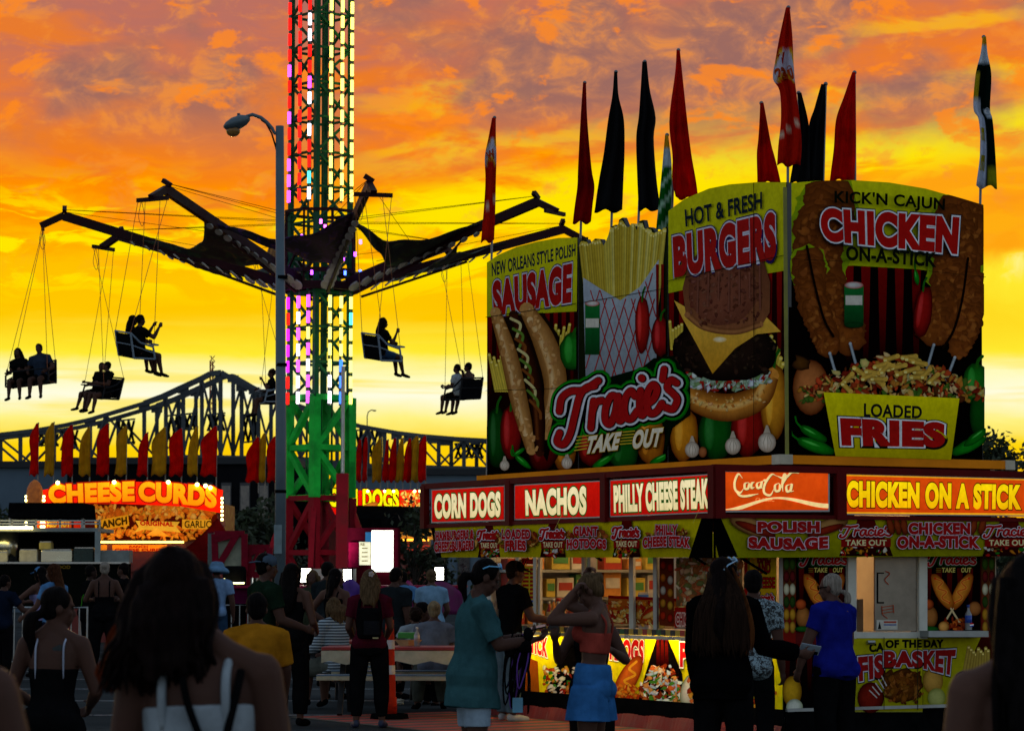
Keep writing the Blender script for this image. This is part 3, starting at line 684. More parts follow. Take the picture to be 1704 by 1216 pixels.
# burger panel
pc = board(C_, BP, RV, RV, 'c'); cc = Canvas(BP, RV); cc.clip = (1112.5, 1308.5, lambda x: interp(C_[1:-1], x), lambda x: interp([(1112, 774), (1309, 761)], x))
cc.poly(C_, '2a0504', '050302'); stripes(cc, 1113, 1309, 450, 640, 12, '8a0c08', '180302')
cc.poly([(1112, 351), (1140, 331), (1180, 314), (1215, 307), (1260, 303.5), (1309, 303.5), (1309, 450), (1210, 466), (1112, 488)], YEL, YELD)
for x in range(5): fry(cc, 1115 + x * 5, 535 + (x * 31 % 17), 1118 + x * 4, 580, 5)
for x in range(6): fry(cc, 1284 + x * 4, 560 + x * 9, 1270 + x * 4, 620 + x * 3, 7)
pepper(cc, 1139, 722, 24, 46, 'd88818', '6a2c04'); pepper(cc, 1192, 722, 30, 44, '0f5a14', '042006'); pepper(cc, 1246, 712, 28, 48, 'a81810', '3a0404'); pepper(cc, 1289, 668, 22, 66, 'e09420', '6a3004')
bun(cc, [(1130, 632), (1160, 664), (1212, 678), (1262, 662), (1284, 625)], 46, 'd88a30', 'eebc68', '6a3008')
arcy = lambda x: 622 + 16 * math.sin(max(0, min(1, (x - 1126) / 160)) * 3.14)
for i in range(9): cc.poly([(1130 + i * 17, arcy(1130 + i * 17) - 4), (1150 + i * 17, arcy(1150 + i * 17) - 5), (1141 + i * 17, arcy(1141 + i * 17) + 16)], ['b82418', 'a8b8a0', '98b4a8', 'c03020'][i % 4], ['5a0c06', '586850'][i % 2])
food_scatter(cc, 1128, 612, 1284, 648, 150, ['c8d8c0', '9cb494', '7c9860', 'b02418', 'd8e0dc'], 7, 71, lambda x, y: abs(y - arcy(x) - 3) < 9)
food_scatter(cc, 1140, 640, 1276, 690, 70, ['e4a850', 'c87828', 'f0c070'], 4, 72, lambda x, y: abs(y - arcy(x) - 34) < 12)
cc.blob(1208, 582, 88, 52, '2a1a12', '0a0605', .05, 28, .04); food_scatter(cc, 1125, 560, 1290, 620, 60, ['2c1c14', '1a100a', '3a281c'], 6, 12)
cc.poly([(1124, 500), (1150, 515), (1215, 530), (1275, 525), (1302, 552), (1262, 556), (1225, 580), (1188, 622), (1160, 570), (1138, 530)], 'e8b440', 'c88a1c')
cc.blob(1200, 565, 12, 5, 'f4e4b8', 'e0ac40')
bp_ = [(1143, 520), (1138, 480), (1148, 440), (1166, 418)] + catmull([(1166, 418), (1210, 408), (1256, 414), (1272, 432)], 4) + [(1284, 470), (1283, 520), (1268, 545), (1230, 556), (1180, 550)]
cc.poly(bp_, '5a2e20', '8a5230'); cc.blob(1205, 486, 58, 56, '7c4430', '6a3826', 0, 22, .03, -.2, .3); cc.stroke(catmull([(1146, 524), (1175, 545), (1225, 552), (1268, 540)]), 10, 'a86c3c', edge='6a3a20')
cc.poly([(1166, 418), (1256, 414), (1250, 440), (1170, 446)], '8a4c38', '6a3828')
food_scatter(cc, 1150, 430, 1272, 540, 90, ['6e3a28', '5c2e20', '84503c'], 5, 73)
for i in range(7): cc.stroke([(1165 + i * 17, 440 + (i * 7) % 20), (1163 + i * 17.5, 520 - (i * 11) % 30)], 3.5, '7e4a38', edge='643426')
cc.text('HOT & FRESH', ((1142, 349), (1271, 319), (1271, 348), (1144, 378)), '16202a', .025)
cc.text('BURGERS', ((1122, 394), (1294, 351), (1295, 432), (1125, 463)), 'a41a16', .068, [(.055, '2a1850'), (.032, 'c8c4d0')])
garlic(cc, 1155, 748, 12); garlic(cc, 1223, 742, 13); garlic(cc, 1280, 736, 15); cc.blob(1173, 752, 7, 9, 'b06838', '5a2810')
cc.stroke([(1113, 468), (1309, 425)], 1.0, '1a1a10'); cc.stroke([(1258, 305), (1258, 765)], 1.0, '181008')
cc.build('printed_sheet', PR, pc)
# the shop's name runs over the first three boards
cl = Canvas(BP, RV, .0002, .02); LQ = ((929, 652), (1140, 598), (1143, 690), (930, 742))
logo(cl, LQ, [(38, '0a6a10'), (34, '0c8a14'), (29, '020202'), (21.5, 'd4d4d8'), (14, '1a0404'), (11.5, 'a81414')], 7)
for i in range(5): cl.stroke([(966 - i, 727 + i * 5.6), (990 - i * 2, 724 + i * 5.6)], 1.8, 'c8a828'); cl.stroke([(1042 - i, 719 + i * 5), (1062, 717 + i * 5)], 1.8, 'c8a828')
cl.text('TAKE', ((986, 726), (1041, 718), (1036, 748), (980, 755)), 'e8dcc0', .05, [(.06, '000000'), (.03, 'c89a18')], shear=.15)
cl.text('OUT', ((1062, 716), (1111, 711), (1106, 743), (1058, 747)), 'e8dcc0', .05, [(.06, '000000'), (.03, 'c89a18')], shear=.15)
MBk = MB().prism([on(x, y, BP, RV) - RV * .006 for x, y in [(925, 740), (918, 715), (930, 660), (950, 640), (1000, 632), (1070, 612), (1090, 596), (1122, 592), (1150, 630), (1150, 690), (1120, 712), (1110, 748), (1060, 756), (975, 762), (960, 738)]], -RV * .012).build('logo_sign', mat('logo board', (.002, .008, .002), .6, spec=0), trailer)
cl.build('lettering', PR, MBk)
# chicken panel on the end face
pd = board(D_, EP, LV, LV, 'd'); cD = Canvas(EP, LV); cD.clip = (1312.5, 1635, lambda x: interp([(1312, 305), (1360, 301), (1420, 300), (1480, 304), (1540, 314), (1600, 331), (1633, 341), (1640, 342)], x), lambda x: interp([(1312, 761), (1636, 767)], x))
cD.poly(D_, '0c0604', '030202'); stripes(cD, 1405, 1545, 440, 600, 5, '7c0a08', '140202')
cD.poly([(1312, 305), (1360, 301), (1420, 300), (1480, 304), (1540, 314), (1600, 331), (1633, 341), (1633, 462), (1525, 448), (1420, 442), (1312, 446)], 'd0cc10', 'a8b40c')
def fried(cv, pts, r, seed, n=60):
    rnd = random.Random(seed); path = catmull(pts, 8)
    for x, y in path: cv.blob(x, y, r * 1.12, r * 1.12, '3a6a08', '8aa00c', 0, 16, .18) if y < 455 else None
    for i, (x, y) in enumerate(path): cv.blob(x, y, r * (1 - .35 * i / len(path)), r * (1 - .35 * i / len(path)), '8a4616', '5a2a0c', i, 22, .16)
    for i in range(n):
        k = rnd.randrange(len(path)); x, y = path[k]; q = r * (1 - .35 * k / len(path)) * .85; a = rnd.uniform(0, 6.28); d = q * math.sqrt(rnd.random())
        cv.blob(x + d * math.cos(a), y + d * math.sin(a), rnd.uniform(3, 9), rnd.uniform(2, 6), rnd.choice(['94501a', '84441a', '7a3c12', 'a05c22', '6c3410']), rnd.choice(['7a3c12', '6a3210', '84441a']), rnd.uniform(0, 3), 9, .4, k=.15)
fried(cD, [(1382, 335), (1360, 400), (1368, 470), (1398, 520), (1410, 560)], 44, 1, 120); fried(cD, [(1345, 440), (1350, 500), (1372, 560), (1376, 575)], 28, 2, 60)
fried(cD, [(1598, 360), (1592, 430), (1576, 500), (1552, 548)], 44, 3, 120); fried(cD, [(1612, 470), (1612, 530), (1592, 580)], 26, 4, 60)
cD.stroke(catmull([(1340, 410), (1352, 470), (1368, 530), (1384, 560)]), 4, '140803'); cD.stroke(catmull([(1608, 430), (1598, 500), (1584, 550), (1566, 580)]), 4, '140803')
for a, b in (((1412, 572), (1423, 612)), ((1378, 588), (1386, 616)), ((1551, 574), (1539, 616)), ((1586, 595), (1572, 632))): cD.stroke([a, b], 5, 'a8b0b4', edge='586068')
cD.rect(1402, 475, 1434, 540, '146a2c', '0a3c18'); cD.blob(1418, 475, 16, 6, 'c8c8c0', 'a03028'); cD.rect(1404, 492, 1432, 508, 'c8c0b0'); cD.blob(1418, 541, 16, 5, '0a3c18', '062a10')
pepper(cD, 1533, 520, 15, 44, 'a01410', '3a0404', .15); jal(cD, 1522, 462, 13, 1.4)
cD.blob(1346, 645, 30, 46, 'c07038', '5a2408'); cD.blob(1330, 605, 14, 12, '5a3410', '1c0c04', .6, 14, .3); pepper(cD, 1622, 640, 24, 36, '1c7a1c', '063008'); cD.blob(1628, 690, 18, 40, '0e5010', '042006')
food_scatter(cD, 1325, 585, 1640, 668, 460, ['d8a048', 'c07828', 'a03818', '7a2010', 'e0c080', '4a6a20', 'd8b868', '5a2c10', 'c84820'], 8.5, 21, lambda x, y: y > 588 + abs(x - 1482) ** 1.25 * .11)
for i in range(26):
    x = rnd.uniform(1385, 1590); y = 592 + abs(x - 1482) ** 1.2 * .13 + rnd.uniform(0, 30); a = rnd.uniform(-1, 1); fry(cD, x, y, x + 22 * math.cos(a), y + 16 * math.sin(a), 8, 'd8a840')
jal(cD, 1352, 742, 34, .35); jal(cD, 1348, 722, 26, .5, '107a14'); jal(cD, 1606, 742, 32, 2.7); jal(cD, 1618, 728, 24, 2.5, '107a14')
cD.poly([(1365, 653), (1591, 663), (1577, 765), (1385, 759)], 'e8d808', 'b8a404')
cD.text('LOADED', ((1432, 671), (1529, 676), (1528, 697), (1432, 694)), '181818', .03)
cD.text('FRIES', ((1392, 695), (1568, 703), (1566, 745), (1395, 742)), 'b01410', .075, [(.075, '101010'), (.045, 'e8e8e8')])
cD.text("KICK'N CAJUN", ((1383, 318), (1567, 331), (1566, 357), (1383, 345)), '0c1008', .03, arch=.06)
cD.text('CHICKEN', ((1358, 346), (1591, 362), (1587, 425), (1362, 402)), 'b01410', .07, [(.06, '101828'), (.038, 'dcdce0')])
cD.text('ON-A-STICK', ((1402, 410), (1553, 421), (1552, 446), (1402, 434)), '10140a', .04)
cD.stroke([(1313, 432), (1400, 436)], .8, '181008'); cD.stroke([(1540, 452), (1634, 462)], .8, '181008')
cD.build('printed_sheet', PR, pd)
mb = MB(); mb.beam(TP(-.015, .045, 2.75), TP(-.015, .045, 5.36), .035)
mb.build('corner_trim', mat('yellow trim', (.22, .21, .03), .6), trailer)
# back braces of the billboards
mb = MB()
for a in (.6, 2.0, 3.4, 4.8, 5.7): mb.beam(TP(a, .16, 2.7), TP(a, .16, 5.0), .06); mb.beam(TP(a, .9, 2.7), TP(a, .19, 4.3), .05)
for b in (.8, 1.6, 2.3): mb.beam(TP(.12, b, 2.7), TP(.12, b, 4.9), .06)
mb.build('brace', alu, trailer)

# ---- awning with backlit sign boxes and hanging banners
EO = .25
FP = TP(0, -OV, 0); FE = TP(-EO, 0, 0); FL = 5.80
mb = MB(); g(mb, -EO, FL, -OV, -.075, 2.585, 2.625); g(mb, -EO, -.075, -.075, WID + OV, 2.585, 2.625); mb.build('awning_roof', red_d, trailer)
mb = MB()
g(mb, -EO - .02, FL, -OV - .03, -OV + .03, 2.565, 2.625); g(mb, -EO, FL, -OV - .01, -OV + .03, 2.125, 2.165)
for a in (-EO + .03, 1.775, 3.77, FL - .03): g(mb, a - .05, a + .05, -OV - .035, -OV + .035, 2.12, 2.60)
g(mb, -EO - .03, -EO + .03, -OV - .02, WID + OV, 2.567, 2.63); g(mb, -EO - .01, -EO + .03, -OV, WID + OV, 2.125, 2.163)
for b in (-OV + .04, .50, WID + OV - .06): g(mb, -EO - .035, -EO + .035, b - .055, b + .055, 2.12, 2.60)
mb.build('awning_frame', red_d, trailer)
def signbox(pts, P0, N, into, paint):
    b = MB().prism([on(x, y, P0, N) + into * .004 for x, y in pts], into * .05).build('sign_box', alu, trailer)
    cv = Canvas(P0, N, .0002); paint(cv); cv.build('lit_face', PRL, b)
def dark_sign(q, body, tq, shear=0):
    def f(cv):
        cv.poly(q, 'c01208', 'a80c06'); cv.text(body, tq, 'f4e2ae', .06, [(.045, '06300c'), (.028, '0c5a14')], grad='e8cf92')
    signbox([(q[0][0] - 2, q[0][1] - 2), (q[1][0] + 2, q[1][1] - 2), (q[2][0] + 2, q[2][1] + 2), (q[3][0] - 2, q[3][1] + 2)], FP, RV, RV, f)
dark_sign([(719, 816), (838, 809), (838, 864), (719, 868)], 'CORN DOGS', ((723, 822), (833, 817), (833, 860), (723, 863)))
dark_sign([(857, 808), (998, 801), (998, 859), (857, 863)], 'NACHOS', ((874, 815), (976, 808), (976, 856), (875, 858)))
dark_sign([(1016, 800), (1183, 790), (1183, 851), (1016, 858)], 'PHILLY CHEESE STEAK', ((1021, 807), (1179, 795), (1180, 846), (1022, 853)))
def coke(cv):
    cv.poly([(1197, 785), (1378, 786), (1378, 848), (1197, 849)], 'd8480c', 'c43c06')
    cr = 'f4d48c'
    S = [[(1236, 796), (1229, 789), (1223, 802), (1224, 815), (1232, 820), (1238, 813)], [(1246, 803), (1240, 805), (1240, 813), (1245, 813), (1247, 806), (1246, 803)], [(1256, 802), (1251, 805), (1251, 812), (1256, 811)],
         [(1266, 802), (1260, 805), (1261, 812), (1266, 810), (1268, 801), (1267, 811), (1270, 812)], [(1270, 800), (1276, 799)],
         [(1292, 792), (1284, 790), (1273, 806), (1272, 820), (1282, 824), (1289, 812)], [(1296, 804), (1290, 808), (1291, 817), (1297, 816), (1298, 808), (1296, 804)], [(1300, 812), (1308, 795), (1305, 790), (1302, 806), (1303, 818)],
         [(1316, 806), (1309, 809), (1310, 818), (1316, 815), (1318, 805), (1316, 817), (1321, 817)], [(1292, 792), (1306, 796), (1318, 786), (1330, 788)], [(1224, 818), (1236, 826), (1262, 822)]]
    for st in S: cv.stroke(catmull(st, 6), 4.2, '30300c', taper=.22)
    for st in S: cv.stroke(catmull([(x - .6, y - .6) for x, y in st], 6), 3.8, cr, taper=.22)
    cv.text('CLASSIC', (1257, 828, 1288, 834), 'e8a050', 0)
    t = [1197 + i * 181 / 24 for i in range(25)]
    up = [840 + 8 * math.sin((x - 1197) / 181 * 6.0 + 1.6) * 1.0 - (x - 1197) / 181 * 10 for x in t]; th = [2.5 + 5 * abs(math.cos((x - 1197) / 181 * 3.1)) for x in t]
    cv.poly(list(zip(t, up)) + [(x, min(848, y + h_)) for x, y, h_ in reversed(list(zip(t, up, th)))], cr)
signbox([(1195, 783), (1381, 784), (1381, 851), (1195, 852)], FE, LV, LV, coke)
def cos_(cv):
    cv.poly([(1402, 789), (1712, 797), (1712, 857), (1402, 854)], 'e8a018'); cv.poly([(1404, 791.5), (1710, 799), (1710, 854), (1404, 851.5)], 'd8480a', 'cc3e06')
    cv.text('CHICKEN ON A STICK', ((1409, 799), (1700, 806), (1699, 848), (1409, 844)), 'ffd808', .065, [(.035, '401004')], grad='f8b404')
signbox([(1400, 787), (1760, 796), (1760, 859), (1400, 856)], FE, LV, LV, cos_)
# hanging banners
def ban(pts, P0, N, name='banner'):
    cv = Canvas(P0, N, .0004); return cv
cf = Canvas(TP(0, -OV + .012, 0), RV, .00015)
def take(cv, x0, x1, y0, y1):
    w_ = x1 - x0; cv.poly([(x0 + w_ * .36, y0), (x0 + w_ * .64, y0), (x0 + w_ * .72, y0 + (y1 - y0) * .3), (x1 - w_ * .1, y0 + (y1 - y0) * .62), (x1, y1), (x0, y1), (x0 + w_ * .1, y0 + (y1 - y0) * .62), (x0 + w_ * .28, y0 + (y1 - y0) * .3)], '5a0a08', '1a0404')
    h_ = y1 - y0; food_scatter(cv, x0 + 4, y0 + h_ * .75, x1 - 4, y1 - 1, 16, ['c87818', '1c6a18', 'a01410', 'd0c8b8', '8a4c18'], 5, int(x0))
    cv.rect(x0 + w_ * .04, y0 + h_ * .55, x1 - w_ * .04, y0 + h_ * .76, '80100c'); cv.text('TAKE OUT', (x0 + w_ * .12, y0 + h_ * .58, x1 - w_ * .12, y0 + h_ * .73), 'd8c890', .03)
    logo(cv, (x0, y0 + h_ * .22, x1, y0 + h_ * .52), [(8, '080404'), (6.0, 'd8c8cc'), (3.6, 'a01414')], 4)
def redtxt(cv, body, q, arch=0, cl_='a01414'): cv.text(body, q, cl_, .07, [(.07, '3a1410'), (.042, 'd0b8c0')], arch=arch)
cf.poly([(716, 872), (1180, 858), (1196, 927), (728, 927)], 'c8b40c', 'a09008'); cf.poly([(1168, 859), (1186, 858), (1186, 928), (1146, 928)], '060505')
cf.poly([(716, 873), (722, 872.5), (735, 927), (727, 927)], '0a0606')
for (x0, x1) in ((795, 833), (900, 943), (1022, 1069)): take(cf, x0, x1, interp([(716, 872), (1180, 858)], (x0 + x1) / 2), 927)
for cx_, cy_ in ((760, 898), (863, 897), (980, 893), (1115, 893)): food_scatter(cf, cx_ - 34, cy_ - 10, cx_ + 34, cy_ + 12, 40, ['8a4018', 'a85820', '7a2410', 'c89848', '5a2c10'], 6, int(cx_))
redtxt(cf, 'HAMBURGERS &', ((729, 884), (794, 880), (793, 896), (730, 900)), 0); redtxt(cf, 'CHEESEBURGERS', ((727, 901), (794, 898), (793, 914), (728, 919)), 0)
redtxt(cf, 'LOADED', (840, 880, 888, 897)); redtxt(cf, 'FRIES', (846, 899, 881, 917), .1)
redtxt(cf, 'GIANT', (960, 875, 1001, 892)); redtxt(cf, 'HOTDOGS', (949, 897, 1015, 914), .1)
redtxt(cf, 'PHILLY', (1097, 873, 1134, 890)); redtxt(cf, 'CHEESE STEAK', (1076, 894, 1155, 912), .15)
for x, y in ((748, 920), (835, 905), (930, 880), (1030, 920), (1160, 870)): cf.stroke([(x, y), (x + 14, y - 30)], 1.6, 'd8cc60', taper=.4)
cf.build('side_banner', PRB, trailer)
ce = Canvas(TP(-EO + .012, 0, 0), LV, .00015)
ce.poly([(1187, 858), (1760, 862), (1760, 924), (1187, 928)], '9c9408', '7c7a06'); ce.poly([(1187, 858), (1198, 858), (1228, 926), (1187, 928)], '040404')
for (x0, x1) in ((1396, 1486), (1634, 1722)): take(ce, x0, x1, 860, 925)
ce.blob(1250, 876, 40, 14, 'a87840', '4a2810', .35); ce.blob(1255, 880, 36, 7, '8a2410', '3a0a06', .35); ce.blob(1375, 876, 36, 12, 'a87840', '4a2810', -.3); ce.blob(1372, 882, 32, 6, '8a2410', '3a0a06', -.3)
for x, r_ in ((1480, .3), (1492, .2), (1503, .15), (1618, -.2), (1632, -.3)): ce.blob(x, 876, 6, 15, '8a3414', '3a1006', -r_, 14, .15)
redtxt(ce, 'POLISH', (1258, 867, 1362, 886), 0, '981414'); redtxt(ce, 'SAUSAGE', (1243, 892, 1376, 912), -.12, '981414')
redtxt(ce, 'CHICKEN', (1509, 869, 1612, 889), 0, '981414'); redtxt(ce, 'ON-A-STICK', (1490, 892, 1628, 913), .08, '981414')
ce.build('end_banner', PRB, trailer)
for s0, s1 in ((TP(2.45, -.02, 1.9), TP(2.2, -.85, 2.12)), (TP(3.4, -.02, 1.75), TP(3.1, -.85, 2.12)), (TP(1.1, -.02, 1.75), TP(.9, -.85, 2.12)), (TP(1.35, -.02, 1.7), TP(1.2, -.85, 2.12)), (TP(.25, -.02, 1.6), TP(.5, -.85, 2.12))):
    MB().tube([s0, s1], .014, 6).build('strut', blk, trailer)

# ---- windows, posters and galley fittings seen through the long side
cw = Canvas(TP(0, .03, 0), RV, .00015)
def menu_rows(cv): pass
cw.poly([(868, 942), (898, 942), (898, 1022), (868, 1020)], 'c8b424')
for i in range(11): cw.rect(870, 945 + i * 6.6, 880, 949 + i * 6.6, 'a02018'); cw.rect(882, 945 + i * 6.6, 889, 949 + i * 6.6, ['a02018', '2048a0'][i > 7]); cw.rect(891, 944.5 + i * 6.6, 896, 949 + i * 6.6, 'd8d4c0')
logo(cw, (870, 929, 897, 938), [(4, '080404'), (2, 'c02018')], 3)
cw.build('menu_poster', PR, trailer); cw = Canvas(TP(0, .03, 0), RV, .00015)
cw.poly([(1012, 994), (1146, 1000), (1146, 1042), (1012, 1036)], 'b05818', '8a3c10'); cw.poly([(1012, 990), (1146, 996), (1146, 1001), (1012, 995)], '8a0c08')
food_scatter(cw, 1014, 1000, 1060, 1036, 40, ['e0a040', 'c83c14', 'e8c878', 'a82010'], 6, 31); food_scatter(cw, 1062, 1002, 1146, 1040, 60, ['e0a040', 'c83c14', 'e8c878', 'a82010', 'd87818'], 7, 32)
cw.blob(1096, 1012, 28, 8, 'c83818', '7a1808', -.4); cw.blob(1094, 1018, 26, 5, 'e8b868', 'b07830', -.4)
cw.poly([(1098, 928), (1122, 928), (1122, 1042), (1098, 1040)], '6a2810')
for i in range(5): cw.blob(1104, 940 + i * 21, 5, 8, ['c83014', 'd8781c', 'd0c8b8', 'c88828'][i % 4], '3a1408'); cw.blob(1116, 944 + i * 21, 5, 8, ['d8a030', 'b82414', 'd0c8b8', 'c88828'][(i + 1) % 4], '3a1408')
cw.poly([(1126, 928), (1236, 928), (1236, 1006), (1126, 1008)], 'a88858', '6a4828'); food_scatter(cw, 1128, 930, 1235, 1005, 150, ['d0b888', 'a86838', 'c87848', '7a8048', 'e0d0b0', 'c85838'], 8, 33)
cw.poly([(1124, 1010), (1236, 1010), (1236, 1044), (1124, 1042)], 'a01810'); cw.text('CHICKEN', (1126, 1020, 1164, 1040), 'a01410', .04, [(.09, 'e0c0b0')])
cw.poly([(1240, 926), (1246, 926), (1246, 1046), (1240, 1046)], 'a01810'); cw.poly([(1246, 926), (1294, 926), (1294, 1046), (1246, 1046)], 'd8b410', 'c89a0c'); cw.stroke([(1248, 927), (1248, 1045)], 1.5, '0c6a18')
for s_, y in (('MAC', 918), ('AND', 935), ('CHEESE', 960)): cw.text(s_, (1262 if s_ != 'CHEESE' else 1253, y, 1284 if s_ != 'CHEESE' else 1292, y + 18), 'a81410', .03, [(.04, '2a0806')])
logo(cw, (1252, 986, 1292, 1004), [(6, '080404'), (4, 'e0d0d0'), (2.6, 'a81414')], 4); cw.rect(1254, 1008, 1292, 1018, '8a0c08'); cw.text('TAKE OUT', (1257, 1010, 1290, 1016), 'e0d0a0', .02)
cw.build('window_posters', PR, trailer)
for x0, x1 in ((866, 872), (903, 906), (976, 981), (1056, 1063)):
    p = on(x0, 940, TP(0, .03, 0), RV); q = on(x1, 940, TP(0, .03, 0), RV); mb = MB(); mb.beam(Vector((p.x, p.y, 1.03)) - RV * .03, Vector((p.x, p.y, 2.02)) - RV * .03, (q - p).length, .03, up=RV)
    mb.build('window_bar', white_p, trailer)
for zz in (1.0, 1.308, 1.628): mb = MB(); g(mb, LEN - .36, LEN - .06, .08, WID - .06, zz, zz + .03); mb.build('shelf', alu, trailer)
mb = MB(); g(mb, .3, LEN - .3, WID - .7, WID - .06, .46, 1.0); mb.build('cabinet', steelm, trailer)
mb = MB(); g(mb, 3.2, 3.8, 1.15, 1.9, 1.0, 2.05); mb.build('fryer_hood', steelm, trailer)
mb = MB(); g(mb, 4.3, 4.8, 1.3, 1.9, .46, 1.35); mb.build('drink_cooler', mat('cooler white', (.5, .42, .26), .5), trailer)

bxm = [mat('carton red', (.34, .03, .015), .6), mat('carton orange', (.5, .2, .03), .6), mat('carton yellow', (.5, .38, .05), .6), mat('carton white', (.5, .48, .42), .6), mat('carton green', (.06, .22, .05), .6)]
rnd = random.Random(77); a_ = .5; cnt = 0
for zz, b_ in ((1.032, 0), (1.34, 0), (1.66, 0)):
    a_ = .12
    while a_ < 2.3 and cnt < 44:
        w_ = rnd.uniform(.10, .26); h_ = rnd.uniform(.14, .30) if zz < 1.6 else rnd.uniform(.12, .24); c_ = TP(LEN - .22, a_ + w_ / 2, zz)
        if True:
            t = thing('carton', ['red', 'orange', 'yellow', 'white', 'green'][cnt % 5] + ' packet on the shelves at the far end of the galley', 'carton', c_, 'packets on the galley shelves')
            MB().box(c_ + UP * (h_ / 2 + .001), (.16, w_, h_), MT).build('pack', bxm[cnt % 5], t, bevel=.006); MB().box(c_ + UP * (h_ * .55) - LV * .083, (.006, w_ * .8, h_ * .4), MT).build('pack_label', bxm[(cnt + 2) % 5], t); cnt += 1
        a_ += w_ + rnd.uniform(.02, .10)
heat = MB(); g(heat, 3.1, 3.5, .55, .62, 1.86, 1.90); heat.build('heat_lamp', glow('red heat lamp', 'ff4018', 7.), trailer)
# ---- end face: posters, door, ledge
cE = Canvas(TP(-.012, 0, 0), LV, .0002)
for x0, x1 in ((1303, 1324), (1633, 1656)):
    cE = Canvas(TP(-.012, 0, 0), LV, .0002); cE.poly([(x0, 926), (x1, 926), (x1, 1075), (x0, 1075)], '3a2c10', '7a1410')
    for i, (c, d) in enumerate((('3c5a1c', '1a2c0c'), ('6a1c1c', '1c0606'), ('c8c0a0', '6a6248'), ('2c4418', '101c08'), ('c08a24', '5a3808'), ('b8862a', '5a3a0c'))):
        for q in (0, 1): cE.blob(x0 + (x1 - x0) * (.27 + .48 * q), 938 + i * 21, 5.0, 10, c, d)
    cE.build('column_print', PR, trailer)
def corn_poster(cv, x0, x1, hide=0):
    w_ = x1 - x0; cx_ = (x0 + x1) / 2
    cv.poly([(x0, 926), (x1, 926), (x1, 1050), (x0, 1050)], '0a0504', '080404'); stripes(cv, x0 + 4, x1 - 4, 945, 1010, 5, '5a0806', '0c0302')
    for sg in (1, -1):
        t = sg * -.55; cv.blob(cx_ + sg * w_ * .17, 984, 12, 34, 'e08828', '7a3008', -t * -1.0 if False else sg * .5, 22, .04)
        cv.stroke(catmull([(cx_ + sg * w_ * .30, 962), (cx_ + sg * w_ * .17, 968), (cx_ + sg * w_ * .25, 978), (cx_ + sg * w_ * .1, 984), (cx_ + sg * w_ * .18, 994), (cx_ + sg * w_ * .05, 1002)]), 4.2, 'c83410', edge='e8a038')
        cv.stroke([(cx_ + sg * w_ * .02, 1012), (cx_ - sg * w_ * .14, 1036)], 3, 'c8b080')
    cv.blob(x0 + w_ * .12, 1026, 12, 18, 'a86830', '4a2408'); cv.blob(x0 + w_ * .08, 1005, 9, 9, 'c05020', '4a1406'); cv.blob(x0 + w_ * .12, 1046, 14, 5, '1c5a1c', '0a200a'); cv.blob(x1 - w_ * .1, 1012, 11, 12, 'b06c34', '5a2c10')
    food_scatter(cv, cx_ - 14, 1030, cx_ + 24, 1048, 22, ['c86420', 'a03c14', '7a2008'], 6, int(x0)); cv.blob(cx_ - 14, 1042, 9, 9, 'd89848', '6a3810')
    logo(cv, (x0 + 4, 921, x1 - 6, 941), [(9, '0c5a14'), (7, '040404'), (5.4, 'c8b8b8'), (3.4, 'a81414')], 4)
    cv.text('TAKE', (cx_ - w_ * .2, 944, cx_ + w_ * .04, 952), 'd0c060', .03, shear=.1); cv.text('OUT', (cx_ + w_ * .14, 944, cx_ + w_ * .32, 952), 'd0c060', .03, shear=.1)
    for i in range(3): cv.stroke([(cx_ - w_ * .3, 945 + i * 3), (cx_ - w_ * .22, 945 + i * 3)], .8, '8a7a20')
for x0, x1 in ((1325, 1417), (1537, 1631)): cE = Canvas(TP(-.012, 0, 0), LV, .0002); corn_poster(cE, x0, x1); cE.build('corn_dog_poster', PR, trailer)
cE = Canvas(TP(-.012, 0, 0), LV, .0002)
cE.poly([(1303, 1075), (1418, 1068), (1418, 1180), (1303, 1180)], '0c0605', '060404'); stripes(cE, 1305, 1416, 1070, 1150, 6, '4a0806', '0a0202'); cE.blob(1318, 1150, 16, 26, 'c8981c', '6a4408'); cE.blob(1322, 1176, 14, 14, 'd0d0c0', '808868')
cE.build('lower_print', PR, trailer); cE = Canvas(TP(-.012, 0, 0), LV, .0002)
cE.poly([(1536, 1060), (1632, 1060), (1578, 1180), (1536, 1180)], 'a09810', '84800c'); cE.poly([(1632, 1060), (1656, 1060), (1656, 1180), (1578, 1180)], '3a0c08', '120404')
for i in range(9): fry(cE, 1612 + i * 4, 1076 + (i * 17 % 13), 1604 + i * 5, 1120, 6, 'a88c38')
cE.blob(1602, 1130, 14, 14, '1a0c06', '0a0402'); cE.blob(1626, 1130, 14, 14, '1a0c06', '0a0402'); cE.blob(1610, 1150, 20, 12, '8a5a24', '3a200a')
cE.blob(1552, 1132, 17, 22, 'b88a3c', '7a5a18'); cE.blob(1558, 1160, 15, 16, 'a8a860', '70742c')
cE.text('DAY', ((1537, 1064), (1570, 1063), (1570, 1077), (1537, 1077)), '0c0c0a', .06); cE.text('KET', ((1536, 1082), (1590, 1080), (1586, 1124), (1536, 1112)), '8a1414', .06, [(.07, '101010'), (.04, 'b8b8c0')])
cE.build('lower_print', PR, trailer)
